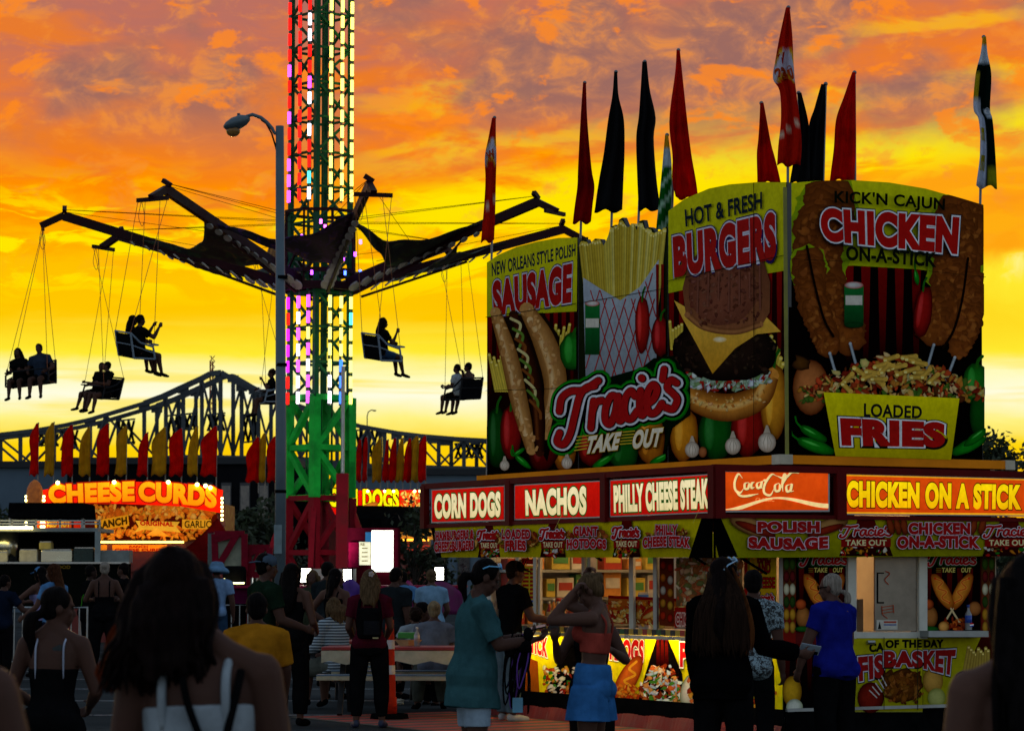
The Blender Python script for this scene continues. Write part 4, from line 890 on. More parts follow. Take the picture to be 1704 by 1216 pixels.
# door (a little ajar, so its print sits lower than the wall's)
dP = TP(-.05, 0, 0)
def dq(x, y): return on(x, y, dP, LV)
door = MB().prism([dq(x, y) for x, y in ((1419, 1056), (1535, 1056), (1535, 1184), (1419, 1184))], LV * .045).build('door', mat('door skin', (.30, .28, .03), .5, var=.1), trailer)
cd_ = Canvas(dP, LV, .0002, .002)
cd_.poly([(1419, 1056), (1535, 1056), (1535, 1183), (1419, 1183)], 'a49c10', '88840c')
cd_.text('CATCH', ((1378, 1071), (1470, 1068), (1470, 1083), (1378, 1086)), '0c0c0a', .06) if False else None
cd_.text('CA', ((1446, 1070), (1471, 1068), (1471, 1083), (1446, 1085)), '0c0c0a', .06); cd_.text('OF THE', ((1473, 1064), (1534, 1063), (1534, 1077), (1473, 1078)), '0c0c0a', .06)
cd_.text('FIS', ((1427, 1092), (1471, 1088), (1471, 1126), (1429, 1134)), '8a1414', .06, [(.07, '101010'), (.04, 'b8b8c0')]); cd_.text('BAS', ((1470, 1082), (1535, 1082), (1535, 1110), (1470, 1110)), '8a1414', .06, [(.07, '101010'), (.04, 'b8b8c0')])
cd_.blob(1500, 1140, 34, 28, '6a3a10', '2c1406', -.2, 22, .1); food_scatter(cd_, 1472, 1118, 1532, 1168, 50, ['7a4414', '5c300c', '8c5420', '4a240a'], 7, 44)
cd_.blob(1448, 1160, 22, 26, '7a1c10', '2c0604'); 
for i in range(5): cd_.stroke([(1446 + i * 5, 1148 - i * 6), (1458 + i * 4, 1160 - i * 5)], 2, 'b0a8a0')
cd_.stroke([(1470, 1060), (1470, 1180)], 1.0, '141208'); cd_.stroke([(1526, 1060), (1526, 1180)], 1.2, '2c2a18')
cd_.build('door_print', PR, door)
wf = MB()
for a, b in (((1418, 922), (1418, 1062)), ((1536, 922), (1536, 1062))): p, q = dq(*a), dq(*b); wf.beam(q + LV * .02, p + LV * .02, .10, .05, up=LV)
for y in (1056, 920): p, q = dq(1424, y), dq(1530, y); wf.beam(p + LV * .018, q + LV * .018, .05, .06)
wf.build('door_frame', white_p, trailer)
pane = MB().prism([dq(x, y) + LV * .022 for x, y in ((1458, 924), (1528, 924), (1528, 1050), (1458, 1050))], LV * .02).build('sliding_window', mat('brushed window', (.26, .22, .17), .35, .5, .3, 2.), trailer)
cs = Canvas(dP, LV, .0004, -.019)
cs.rect(1461, 952, 1463.5, 1003, '0a0a0a'); cs.rect(1461, 952, 1473, 954, '0a0a0a'); cs.rect(1461, 1001, 1473, 1003.5, '0a0a0a')
for i in range(3): cs.stroke([(1469, 1010 + i * 5), (1488, 1007 + i * 5)], 1.2, 'a03818')
cs.stroke([(1469, 1008), (1470, 1022), (1478, 1028)], 1.2, 'a03818'); cs.stroke([(1488, 1006), (1489, 1019)], 1.2, 'a03818'); cs.stroke(catmull([(1475, 950), (1482, 954), (1474, 964), (1480, 972)]), 1.4, 'a03818')
cs.rect(1460, 1031, 1495, 1047, 'b8b4a8'); cs.rect(1472, 1033, 1493, 1036, 'a04030'); cs.rect(1472, 1038, 1493, 1040, '405890'); cs.poly([(1462, 1046), (1465, 1033), (1468, 1046)], '181818')
cs.build('window_stickers', PR, trailer)
mb = MB(); g(mb, .35, .9, .86, 1.2, .46, 1.35); mb.build('fridge', alu, trailer)
mb = MB(); p, q = on(1537, 1054, TP(-.12, 0, 0), LV), on(1637, 1054, TP(-.12, 0, 0), LV); mb.beam(p + LV * .05, q + LV * .05, .26, .06); mb.build('serving_ledge', alu, trailer)
mb = MB(); mb.tube([dq(1440, 1068) - LV * .03, dq(1452, 1068) - LV * .03], .02, 8); mb.build('door_latch', steelm, trailer)
mb = MB(); g(mb, -.06, -.02, 0, WID, .28, .31); mb.build('door_sill', alu, trailer)
mb = MB(); g(mb, -.03, -.01, .0, WID, .0, .29); mb.build('end_skirt', blk, trailer)

# ---- loose things on and in the trailer
def bottle(label, p, h, r, body, cap, lab=None, group=None, clear=False):
    t = thing('bottle', label, 'bottle', p, group); p = Vector(p)
    MB().tube([p, p + UP * h * .02, p + UP * h * .62, p + UP * h * .78, p + UP * h * .9], [r * .9, r, r, r * .4, r * .38], 12).build('bottle_body', body, t, True)
    MB().tube([p + UP * h * .9, p + UP * h], r * .45, 10).build('cap', cap, t, True)
    if lab: MB().tube([p + UP * h * .28, p + UP * h * .58], r * 1.02, 12).build('bottle_label', lab, t, True)
    return t
cola = mat('dark cola', (.02, .01, .01), .15); capb = mat('blue cap', (.02, .06, .3), .4); labb = mat('blue label', (.02, .07, .38), .4)
pz = on(1617, 1052, TP(-.12, 0, 0), LV) + LV * .05; pz.z = on(1617, 1051, TP(-.12, 0, 0), LV).z + .02
pb_ = bottle('clear soda bottle with a blue label standing on the end ledge', pz, .25, .035, mat('clear plastic', (.25, .25, .24), .2, spec=.6), capb, labb)
MB().add([tuple(pz + UP * .1 + Vector((-.485, -.874, 0)).normalized() * .0) for _ in range(3)], []).v
ck = Canvas(pz + Vector((.483, -.876, 0)) * .0375, Vector((.483, -.876, 0)), .0004)
ck.poly(px_ell(1617, 1039, 3.4, 3.4), 'e8e8e8'); ck.poly([(1613.7, 1038.5), (1614.6, 1036.2), (1617, 1035.4), (1619.4, 1036.2), (1620.3, 1038)], 'c01c1c'); ck.poly([(1613.9, 1040.6), (1620.2, 1039.8), (1619, 1041.8), (1617, 1042.4), (1615, 1041.8)], '1c3c9c')
ck.build('round_emblem', PR, pb_)
ketch = mat('red sauce', (.35, .02, .01), .35); must = mat('orange sauce', (.6, .22, .02), .35); capw = mat('white cap', (.6, .58, .5), .4)
for i, (px, c, l) in enumerate(((914, ketch, 'red'), (921, must, 'orange'), (929, ketch, 'red'), (936, ketch, 'red'))):
    p = on(px, 1000, TP(0, .1, 0), RV); p = CO + LV * ((p - CO).dot(LV)) + RV * .10 + UP * 1.031
    bottle(l + [' sauce bottle at the left end of the four on the counter', ' sauce bottle between two red ones on the counter', ' sauce bottle just right of the orange one on the counter', ' sauce bottle at the right end of the four on the counter'][i], p, .27 + .03 * (i % 2), .032, c, capw, mat('cream label', (.6, .45, .2), .5), 'sauce bottles on the counter')
jug_m = mat('cheese sauce jug', (.62, .30, .05), .4)
for i, (px, zz) in enumerate(((922, 1.03), (932, 1.03), (944, 1.03))):
    p = CO + LV * ((on(px, 1000, TP(0, .22, 0), RV) - CO).dot(LV)) + RV * .28 + UP * zz; t = thing('sauce_jug', ['cheese coloured jug left behind the sauce bottles', 'cheese coloured jug in the middle behind the sauce bottles', 'cheese coloured jug right behind the sauce bottles'][i], 'jug', p, 'sauce jugs on the counter')
    MB().tube([p, p + UP * .22, p + UP * .27], [.055, .055, .03], 10).build('jug_body', jug_m, t, True); MB().tube([p + UP * .27, p + UP * .31], .034, 10).build('cap', ketch, t, True); MB().tube([p + UP * .06, p + UP * .17], .0565, 10).build('jug_label', mat('brown label', (.3, .06, .02), .5), t, True)
p = CO + LV * ((on(1076, 985, TP(0, .12, 0), RV) - CO).dot(LV)) + RV * .14 + UP * 1.031
t = thing('glove_box', 'blue and white cardboard glove box standing inside the counter window', 'box', p)
mb = MB(); mb.box(p + UP * .19, (.2, .12, .38), MT); mb.build('carton', white_p, t); mb = MB(); mb.box(p + UP * .30 - RV * .062, (.204, .008, .11), MT); mb.build('blue_panel', mat('box blue', (.05, .22, .55), .5), t)
# rubber mat in front of the counter
def matp(a, b): return TP(a, b, .012)
rm = thing('rubber_mat', 'striped red and grey mat on the asphalt below the food counter', 'mat', TP(3, -1.1, 0))
MB().prism([TP(.3, -2.3, .003), TP(.3, -.12, .003), TP(6.4, -.12, .003), TP(6.4, -2.3, .003)], UP * .008).build('mat_base', mat('mat grey', (.045, .05, .04), .8), rm)
mb = MB()
for i in range(13):
    a = .4 + i * .47; mb.add([TP(a, -2.25, .013), TP(a + .3, -2.25, .013), TP(a + .52, -.2, .013), TP(a + .28, -.2, .013)], [(0, 1, 2, 3)])
mb.build('red_stripe', mat('mat red', (.30, .025, .012), .75, bump=.3), rm)
# ------------------------------------------------------------------ swing tower
TY = 65.0; TC = Vector((at(530, 963, TY).x, TY, 0)); PH = R(41)
tower = thing('swing_tower', 'tall green lattice swing ride tower with coloured light strips and eight maroon arms', 'swing ride', TC)
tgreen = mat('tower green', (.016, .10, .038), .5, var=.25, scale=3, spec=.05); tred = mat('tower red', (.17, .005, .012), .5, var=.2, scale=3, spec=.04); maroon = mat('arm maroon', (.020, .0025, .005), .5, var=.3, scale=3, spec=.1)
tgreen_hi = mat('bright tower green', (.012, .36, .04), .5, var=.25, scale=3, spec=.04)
HA = .50
def corner(k, h=HA): a = PH + math.pi / 4 + k * math.pi / 2 + math.pi; return TC + Vector((math.cos(a), math.sin(a), 0)) * h * math.sqrt(2)
def lattice(z0, z1, pitch, w_, d_, m, name, h=HA, chord=None, kk=True):
    mb = MB(); cs = [corner(k, h) for k in range(4)]
    for c in cs: mb.beam(c + UP * z0, c + UP * z1, chord or w_, up=(cs[1] - cs[0]))
    n = max(1, round((z1 - z0) / pitch)); q = (z1 - z0) / n
    for k in range(4):
        a, b = cs[k], cs[(k + 1) % 4]
        for i in range(n + 1):
            z = z0 + i * q
            if i < n or kk: mb.beam(a + UP * z, b + UP * z, d_)
            if i < n:
                if i % 2: mb.beam(a + UP * z, b + UP * (z + q), d_)
                else: mb.beam(b + UP * z, a + UP * (z + q), d_)
    return mb.build(name, m, tower)
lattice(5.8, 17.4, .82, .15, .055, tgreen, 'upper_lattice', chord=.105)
mb = MB()                                            # inner mast rails
for k in range(4):
    c = TC + (corner(k) - TC) * .42; mb.beam(c + UP * 3.4, c + UP * 17.4, .05)
mb.build('guide_rail', tgreen, tower)
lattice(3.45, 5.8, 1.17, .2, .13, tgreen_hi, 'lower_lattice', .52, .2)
lattice(.9, 3.44, 1.25, .19, .12, tred, 'base_frame', .53, .2)
mb = MB()
for k in range(4): c = corner(k, .53); d = (c - TC).normalized(); mb.beam(c + d * .9 + UP * .85, c + UP * 3.3, .12); mb.beam(c + UP * .9, c + d * 1.0 + UP * .9, .14)
mb.build('base_brace', tred, tower)
MB().box(TC + UP * .72, (4.6, 4.6, .25)).build('platform', mat('platform red', (.14, .01, .02), .5), tower)
hyd = MB(); p = TC + Vector((.60, -.75, 0)); hyd.beam(p + UP * .9, p + UP * 4.0, .28); hyd.build('lift_column', tred, tower)
MB().tube([p + UP * 4.0, p + UP * 6.5], .045, 10).build('lift_rod', alu, tower)
# light strips
LC = {'r': ('ff1208', 2.2), 'm': ('ff50ff', 2.6), 'w': ('fff0ff', 3.4), 'y': ('fff470', 2.4), 'c': ('50ffe8', 2.4), 'b': ('3070ff', 2.4), 'p': ('d020e0', 1.8)}
LK = list(LC); LM = [glow('tower light ' + {'r': 'red', 'm': 'pink', 'w': 'white', 'y': 'yellow', 'c': 'cyan', 'b': 'blue', 'p': 'purple'}[k], *LC[k]) for k in LK]
off_m = mat('light tube socket', (.05, .06, .06), .5)
f0 = corner(0); fl = corner(3); fr = corner(1)         # front corner, then its two neighbours
cs_ = sorted([corner(k) for k in range(4)], key=lambda c: c.y); f0 = cs_[0]; fl, fr = sorted(cs_[1:3], key=lambda c: c.x)
rnd = random.Random(11)
def strips(z0, z1, pats, lh=.28, pitch=.376):
    for face, fx, pat in pats:
        e = fl if face == 'L' else fr; n_ = Vector(((e - f0).y, -(e - f0).x, 0)).normalized()
        if n_.y > 0: n_ = -n_
        b = f0 + (e - f0) * fx + n_ * .12; mb = MB(); mb.beam(b + UP * z0 - n_ * .03, b + UP * z1 - n_ * .03, .05, .03, up=n_, mi=len(LK)); z = z0 + .05; i = 0
        while z + lh < z1:
            c = rnd.choice(pat); mb.tube([b + UP * z, b + UP * (z + lh)], .040, 8, LK.index(c)); z += pitch
        mb.build('light_strip', LM + [off_m], tower)
strips(10.4, 17.3, [('L', .93, 'rrrrrrrm'), ('L', .52, 'rrrrrm'), ('L', .13, 'rwrmrwrc'), ('R', .33, 'y'), ('R', .66, 'y'), ('R', .95, 'y')])
strips(5.6, 8.3, [('L', .93, 'rprmp'), ('L', .52, 'rwwm'), ('L', .13, 'rmwyy'), ('R', .33, 'ywmy'), ('R', .66, 'byyy'), ('R', .95, 'cyy')])
# carriage and sail cloths
mb = MB(); N8 = [TC + Vector((math.cos(a), math.sin(a), 0)) * .86 for a in [math.pi / 8 + i * math.pi / 4 for i in range(8)]]
for i in range(8):
    for z, q in ((8.42, .18), (8.78, .10), (10.2, .07)): mb.beam(N8[i] + UP * z, N8[(i + 1) % 8] + UP * z, q * .8, q)
    mb.beam(N8[i] + UP * 8.42, N8[i] + UP * 10.2, .05); mb.beam(N8[i] + UP * 8.7, N8[(i + 1) % 8] + UP * 9.6, .05)
mb.build('carriage', maroon, tower)
def camo(name, cols, sc=3.):
    m = bpy.data.materials.new(name); m.use_nodes = True; T = NT(m.node_tree); o = T.node('ShaderNodeOutputMaterial'); b = T.node('ShaderNodeBsdfPrincipled'); tc = T.node('ShaderNodeTexCoord')
    f = T.noise(tc.outputs['Object'], sc, 3, .6, 1.2); r_ = T.ramp(f, [(0, cols[0]), (.42, cols[1]), (.54, cols[2]), (.64, cols[3])]); T.t.nodes[r_.node.name].color_ramp.interpolation = 'CONSTANT'
    T.l.new(r_, b.inputs['Base Color']); b.inputs['Roughness'].default_value = .8; T.l.new(b.outputs[0], o.inputs[0]); return m
sail_m = camo('dark star sail cloth', [(.004, .004, .005), (.006, .007, .006), (.012, .035, .010), (.10, .07, .012)], 2.6)
purple_lit_sail_m = camo('sail cloth tinted by purple light', [(.004, .003, .007), (.008, .004, .014), (.04, .010, .085), (.14, .05, .02)], 3.5)  # purple glow of the hub lamps is painted into this sail's cloth colour
mb = MB()
def dr(u_, v_):
    a = u_ * 2 * math.pi; r_ = .80 + .07 * math.sin(a * 11 + v_ * 3) + (.22 + .16 * math.sin(a * 3 + 1)) * (1 - v_) ** 1.5; return TC + Vector((math.cos(a) * r_, math.sin(a) * r_, 9.35 + v_ * .85 + (.24 * math.sin(a * 4 + .6) + .12 * math.sin(a * 7)) * (1 - v_) + .03 * math.sin(a * 9) * v_))
pass
VL = [glow('violet lamp', 'a040ff', 7.), glow('blue lamp', '4060ff', 7.), glow('pink lamp', 'ff60f0', 6.)]
for i in range(18):
    a = rnd.uniform(-2.9, -.2); z = rnd.uniform(8.55, 9.9); p = TC + Vector((math.cos(a), math.sin(a), 0)) * 1.0 + UP * z; MB().tube([p, p + UP * .1], .03, 6).build('carriage_lamp', rnd.choice(VL), tower)
# arms
ARM = [-82, -30, 14, 58, 106, 152, 196, 240]; TIPS = []
disc_m = mat('pale arm lamp', (.30, .28, .24), .5)
def adir(d): return Vector((math.sin(R(d)), -math.cos(R(d)), 0))
def apt(d, r_):
    return TC + adir(d) * r_ + UP * (8.5 + (r_ - .8) * (10.02 - 8.5) / (6.0 - .8))
for i, d in enumerate(ARM):
    n_ = Vector((adir(d).y, -adir(d).x, 0)); mb = MB()
    mb.beam(apt(d, .8), apt(d, 6.02), .13, .21); mb.beam(apt(d, 6.0) + UP * .03, TC + adir(d) * 6.55 + UP * 9.78, .14, .15); mb.beam(TC + adir(d) * 6.5 + UP * 9.76 - n_ * .42, TC + adir(d) * 6.5 + UP * 9.76 + n_ * .42, .07, .09)
    mb.beam(apt(d, 1.0) - UP * .32, apt(d, 3.6) - UP * .16, .06); mb.beam(apt(d, 6.0) + UP * .1 - n_ * .1, apt(d, 6.0) + UP * .22 + n_ * .1, .1)
    ar = mb.build('arm', maroon, tower)
    for k in range(11):
        r_ = 1.0 + k * .34; q = .165 - k * .008; p = apt(d, r_) - UP * .135; u_ = (apt(d, 2) - apt(d, 1)).normalized(); dn = n_.cross(u_).normalized(); dn = dn if dn.z < 0 else -dn; dn = (dn * .85 + adir(d) * .45).normalized()
        MB().tube([p, p + dn * .03], q, 12).build('arm_lamp', disc_m, ar)
    TIPS.append((TC + adir(d) * 6.5 + UP * 9.74, n_))
    mb = MB()
    for s_ in (-1, 1): mb.tube([apt(d, 6.0) + UP * .15, TC + adir(d + s_ * 9) * .9 + UP * 10.0], .007, 5)
    mb.tube([apt(d, 6.0) + UP * .1, apt(ARM[(i + 1) % 8], 2.6) + UP * .3], .006, 5)
    mb.build('stay_cable', blk, tower)
for i in range(8):
    d0, d1 = ARM[i], ARM[(i + 1) % 8]
    def sp(u_, v_, d0=d0, d1=d1):
        ro = 4.3 * (1 - v_) + 4.7 * v_ - .85 * math.sin(math.pi * v_) ** .8; ri = 4.15 * (1 - v_) + 1.9 * v_ - .12 * math.sin(math.pi * v_); r_ = ri + (ro - ri) * u_; a = apt(d0, r_) * (1 - v_) + apt(d1, r_) * v_
        return a + UP * (.02 - .16 * math.sin(math.pi * v_) - .10 * (1 - u_) + .04 * math.sin(v_ * 17 + u_ * 5))
    mb = MB(); mb.grid(sp, 12, 18); mb.build('sail', purple_lit_sail_m if i == 1 else sail_m, tower, True, solid=.012)
floodm = glow('flood lamp face', 'fffbe0', 14.)
def flood(label, px, py, Y, w_, h_, yaw=0., tall=.35):
    p = at(px, py, Y); s_ = Y / FPX; t = thing('flood_light', label, 'flood light', (p.x, Y, 0), 'flood lights on the ride platform'); M = Matrix.Rotation(yaw, 3, 'Z')
    MB().box(p + M @ Vector((0, .05, 0)), (w_ * s_ + .06, .1, h_ * s_ + .06), M).build('housing', blk, t); MB().box(p + M @ Vector((0, -.006, 0)), (w_ * s_, .012, h_ * s_), M).build('lens', floodm, t)
    MB().tube([p + Vector((0, .08, 0)), Vector((p.x, Y + .08, 0))], .035, 8).build('stand', blk, t); MB().box((p.x, Y + .08, .03), (.4, .3, .06)).build('foot', blk, t)
flood('white flood light behind the long haired woman in black', 507, 957, 58, 20, 22); flood('white flood light behind the woman with her hand on her hip', 578, 957, 58, 13, 20); flood('tilted white flood light near the left end of the food trailer', 731, 954, 56, 16, 20, -.5)
sp = bpy.data.lights.new('flood_beam', 'SPOT'); so = bpy.data.objects.new('flood_beam', sp); COL.objects.link(so); sp.energy = 420; sp.color = (1, .96, .85); sp.spot_size = R(75); sp.shadow_soft_size = .15
so.location = Vector((at(507, 957, 58).x - .3, 58.4, 1.75)); so.rotation_euler = (TC + UP * 4.2 - so.location).to_track_quat('-Z', 'Y').to_euler()

# ------------------------------------------------------------------ street lamp
SY = 50.0; lampg = mat('galvanised pole', (.09, .125, .15), .5, .3, .15, 2)
sb = Vector((at(466, 963, SY).x, SY, 0)); sl_ = thing('street_lamp', 'tall grey street lamp with curved arm in front of the swing tower', 'street lamp', sb)
top = at(465.5, 210, SY); MB().tube([sb, sb + UP * 4, top], [.105, .098, .075], 14).build('pole', lampg, sl_, True); MB().tube([sb, sb + UP * .35], .17, 14).build('base', lampg, sl_)
MB().tube([at(467, 222, SY), at(457, 222, SY), at(453, 214, SY), at(444, 204, SY), at(434, 196, SY), at(420, 191, SY), at(410, 194, SY)], [.03, .032, .034, .036, .036, .034, .03], 10).build('bracket_arm', lampg, sl_, True)
MB().tube([at(463, 265, SY), at(459, 245, SY), at(452, 222, SY), at(443, 206, SY), at(435, 200, SY)], .016, 8).build('brace_rod', blk, sl_, True)
hd = MB(); hd.loft([(at(x, y, SY), Vector((0, 0, a)), Vector((0, b, 0))) for x, y, a, b in ((416, 198, .03, .06), (410, 200, .09, .14), (400, 203, .13, .19), (386, 207, .12, .2), (376, 210, .07, .14), (372, 211, .02, .05))], 14); hd.build('lamp_head', lampg, sl_, True)
hd = MB(); hd.ell(at(388, 218, SY) , (.13, .13, .11)); hd.build('lens', mat('amber lens', (.35, .18, .05), .2, trans=.3), sl_, True); MB().tube([at(397, 197, SY), at(397, 189, SY)], .03, 8).build('photocell', mat('photocell blue', (.02, .05, .10), .5), sl_)
MB().box(at(463.5, 897, SY) + Vector((0, -.13, 0)), (.14, .03, .52)).build('plate', mat('pole plate', (.16, .22, .24), .5), sl_)
for z in (3.1, 5.4, 7.0): MB().tube([sb + UP * z, sb + UP * (z + .06)], .104, 14).build('band', blk, sl_)

# ------------------------------------------------------------------ flags
pole_m = mat('flag pole grey', (.16, .17, .18), .4, .6)
CL = {}
def cloth(name, col, tr=.45):
    return mat('cloth ' + name, col, .8, var=.2, scale=4, trans=tr, spec=.03)
FM = {'red': cloth('red', (.60, .008, .004), .6), 'black': cloth('black', (.006, .006, .007), .05), 'yellow': cloth('yellow', (.52, .32, .012), .55), 'dred': cloth('deep red', (.34, .004, .004), .5)}
PF = printmat('printed flag', .8, trans=.35, bump=.1)
def flag(label, P, rows, m, pole_top, pole_foot, group, zfoot=None, col=None, nu=10, nv=22, amp=.05, seed=0, thin=.014, marks=()):
    """P: a point giving the depth; rows: (y, left, right) outline of the hanging cloth in the photo"""
    Y = P.y; a, b = at(*pole_top, Y), at(*pole_foot, Y); 
    if zfoot is not None:
        k = (zfoot - a.z) / (b.z - a.z); b = a + (b - a) * k
    t = thing('flag', label, 'flag', b, group)
    MB().tube([b, a], thin, 8).build('pole', pole_m, t); MB().ell(a, (thin * 1.6,) * 3, n=8, m=6).build('finial', pole_m, t)
    ys = [r_[0] for r_ in rows]; L = catmull([(r_[1], r_[0]) for r_ in rows], 8); Rr = catmull([(r_[2], r_[0]) for r_ in rows], 8); rnd = random.Random(seed + int(pole_top[0])); p1, p2, fr_ = rnd.uniform(0, 6), rnd.uniform(0, 6), rnd.uniform(1.4, 2.3)
    def P_(u_, v_):
        i = v_ * (len(L) - 1); k = min(int(i), len(L) - 2); f = i - k; l = (L[k][0] + (L[k + 1][0] - L[k][0]) * f, L[k][1] + (L[k + 1][1] - L[k][1]) * f); r_ = Rr[k][0] + (Rr[k + 1][0] - Rr[k][0]) * f
        x = l[0] + (r_ - l[0]) * u_; p = at(x, l[1] + (2.5 * math.sin(u_ * 9 + p1) if v_ > .95 else 0), Y - .10); w_ = (r_ - l[0]) / FPX * Y
        return p + Vector((0, -amp * math.sin(u_ * fr_ * 2 * math.pi + p1 + v_ * 2.2) * min(1, w_ * 4) - .02 * math.sin(v_ * 7 + p2), 0))
    mb = MB(); mb.grid(P_, nu, nv, 0, col); mb.build('cloth', m, t, True, solid=.004)
    if marks:
        for s_, u0, v0, u1, v1, rot, c in marks:
            v, f = glyphs(s_, .05); mn, mx = v.min(0), v.max(0); cr_, sr_ = math.cos(rot), math.sin(rot); vs = []
            for p in v:
                a = (p[0] - mn[0]) / (mx[0] - mn[0]) - .5; b = .5 - (p[1] - mn[1]) / (mx[1] - mn[1]); a, b = a * cr_ - b * sr_, a * sr_ + b * cr_
                vs.append(P_(min(1, max(0, (u0 + u1) / 2 + a * (u1 - u0))), min(.999, max(0, (v0 + v1) / 2 + b * (v1 - v0)))) + Vector((0, -.012, 0)))
            MB().add(vs, f, 0, lin(c)).build('lettering', m, t)
    return t
GF = 'flags flying above the food trailer'
pl = lambda px: on(px, 500, TP(0, .42, 0), RV); pe = lambda px: on(px, 500, TP(.38, 0, 0), LV)
def pr_red(u_, v_):
    w1 = .22 < v_ < .50
    if w1:
        q = v_ + .12 * math.sin(u_ * 3); 
        if abs(q - .30) < .03 or abs(q - .52) < .02: return lin('c89a18')
        return lin('b8b4c4') if .31 < q < .51 else lin('b41608')
    if abs(v_ - (.80 - .08 * u_)) < .012: return lin('d0b8a0')
    return lin('b81a0a')
def pr_blk(u_, v_):
    if v_ < .09: return lin('c8a020')
    if v_ < .24: return lin('b8c4d0')
    if u_ < .46 and v_ > .46:
        return lin('b4c0d4')
    if .5 < v_ < .66 and u_ > .62: return lin('a0b0c0')
    if v_ > .9 and u_ > .5: return lin('8a8c18')
    if .30 < v_ < .5 and u_ < .25: return lin('a09018')
    return lin('061612')
def pr_grn(u_, v_):
    if v_ < .16: return lin('c8981c')
    if v_ < .4: return lin('a8b8c0')
    return lin('0c5a18') if (v_ * 6 + u_) % 1.3 < .9 else lin('a0c0a8')
flag('red printed flag with white swirl above the left end of the billboards', pl(818), [(196, 819, 825), (230, 813, 825), (262, 807, 826), (300, 808, 825), (350, 805, 824), (402, 800, 822)], PF, (823, 196), (818, 430), GF, 2.7, pr_red, marks=[('W', .1, .33, .9, .43, -.4, 'b04014')])
flag('deep red flag, first to the right of the printed left flag', pl(968), [(138, 970, 975), (200, 966, 977), (280, 962, 984), (310, 961, 989), (340, 957, 986), (371, 953, 983)], FM['dred'], (973, 138), (966, 400), GF, 2.7)
flag('black flag rising behind the fries panel, left of two black ones', pl(1018), [(120, 1022, 1027), (160, 1019, 1029), (200, 1012, 1038), (255, 1005, 1039), (300, 997, 1037), (352, 989, 1035)], FM['black'], (1025, 120), (1017, 390), GF, 2.7)
flag('black flag rising behind the fries panel, right of two black ones', pl(1064), [(103, 1069, 1076), (150, 1066, 1081), (195, 1063, 1091), (230, 1059, 1088), (300, 1061, 1093), (350, 1063, 1100)], FM['black'], (1073, 103), (1062, 380), GF, 2.7)
flag('tall bright red flag at the left edge of the burger panel', pl(1122), [(84, 1126, 1131), (120, 1124, 1135), (200, 1114, 1143), (260, 1119, 1150), (300, 1118, 1157), (330, 1124, 1162)], FM['red'], (1129, 84), (1117, 380), GF, 2.7)
flag('narrow green and white printed flag half hidden behind the tall red one', TP(2.3, .8, 0), [(225, 1107, 1112), (270, 1103, 1117), (320, 1098, 1117), (384, 1092, 1114)], PF, (1110, 225), (1104, 390), GF, 2.7, pr_grn)
flag('short deep red flag standing behind the top of the burger panel', pl(1275), [(172, 1265, 1270), (230, 1262, 1281), (260, 1259, 1288), (305, 1260, 1299)], FM['red'], (1267, 172), (1263, 330), GF, 2.7)
flag('large red printed flag with white numbered band at the billboard corner', TP(.3, .4, 0), [(13, 1308, 1314), (60, 1298, 1319), (100, 1291, 1321), (130, 1287, 1323), (152, 1298, 1325), (200, 1300, 1331), (240, 1296, 1334), (275, 1294, 1332)], PF, (1312, 13), (1311, 300), GF, 2.7, pr_red, 14, 30, marks=[('V', .12, .24, .55, .315, -.3, 'a82010'), ('230', .08, .335, .95, .45, -.2, 'b04014')])
flag('black flag with its pole tip leaning left beside the big printed flag', pe(1330), [(155, 1327, 1333), (212, 1330, 1346), (260, 1322, 1347), (306, 1314, 1347)], FM['black'], (1329, 155), (1332, 330), GF, 2.7)
flag('black flag on a pale pole left of the last plain red flag', pe(1368), [(140, 1367, 1374), (180, 1355, 1373), (216, 1345, 1372), (306, 1338, 1369)], FM['black'], (1374, 140), (1369, 330), GF, 2.7)
flag('plain red flag above the middle of the chicken panel', pe(1420), [(121, 1418, 1423), (160, 1405, 1424), (200, 1391, 1424), (250, 1387, 1424), (301, 1381, 1422)], FM['red'], (1422, 121), (1423, 330), GF, 2.7)
flag('black white and yellow printed flag at the right end of the billboards', pe(1632), [(62, 1635, 1640), (90, 1632, 1643), (125, 1624, 1650), (180, 1620, 1648), (200, 1628, 1652), (250, 1630, 1656), (312, 1623, 1660)], PF, (1637, 62), (1631, 345), GF, 2.7, pr_blk, 14, 30, marks=[('O', .60, .50, .98, .60, 0, 'd8dce0'), ('E', .08, .86, .36, .93, 1.57, 'a09018'), ('E', .08, .72, .34, .79, 1.57, 'a09018')])
GB = 'red and yellow flags along the fair stands'
nth = ['first', 'second', 'third', 'fourth', 'fifth', 'sixth', 'seventh', 'eighth', 'ninth', 'tenth', 'eleventh', 'twelfth']
ST = [(48, 64, 704, 'r', 1), (73, 90, 703, 'y', 1), (102, 121, 707, 'r', 1), (131, 150, 710, 'y', 1), (160, 181, 705, 'r', 1), (190, 211, 708, 'y', 1), (227, 246, 720, 'r', 1), (251, 276, 711, 'y', 1), (281, 303, 713, 'r', 1), (312, 329, 710, 'y', 1), (333, 361, 709, 'r', 1)]
S2 = [(408, 431, 727, 'r', 1), (426, 442, 721, 'y', 1), (444, 459, 726, 'r', 1), (588, 601, 731, 'r', 1), (601, 611, 727, 'r', 1), (619, 634, 729, 'y', 1), (636, 646, 732, 'r', 1), (646, 659, 729, 'r', 1), (657, 671, 729, 'y', 1), (670, 684, 729, 'r', 1), (678, 696, 725, 'y', 1), (691, 709, 725, 'r', 1)]
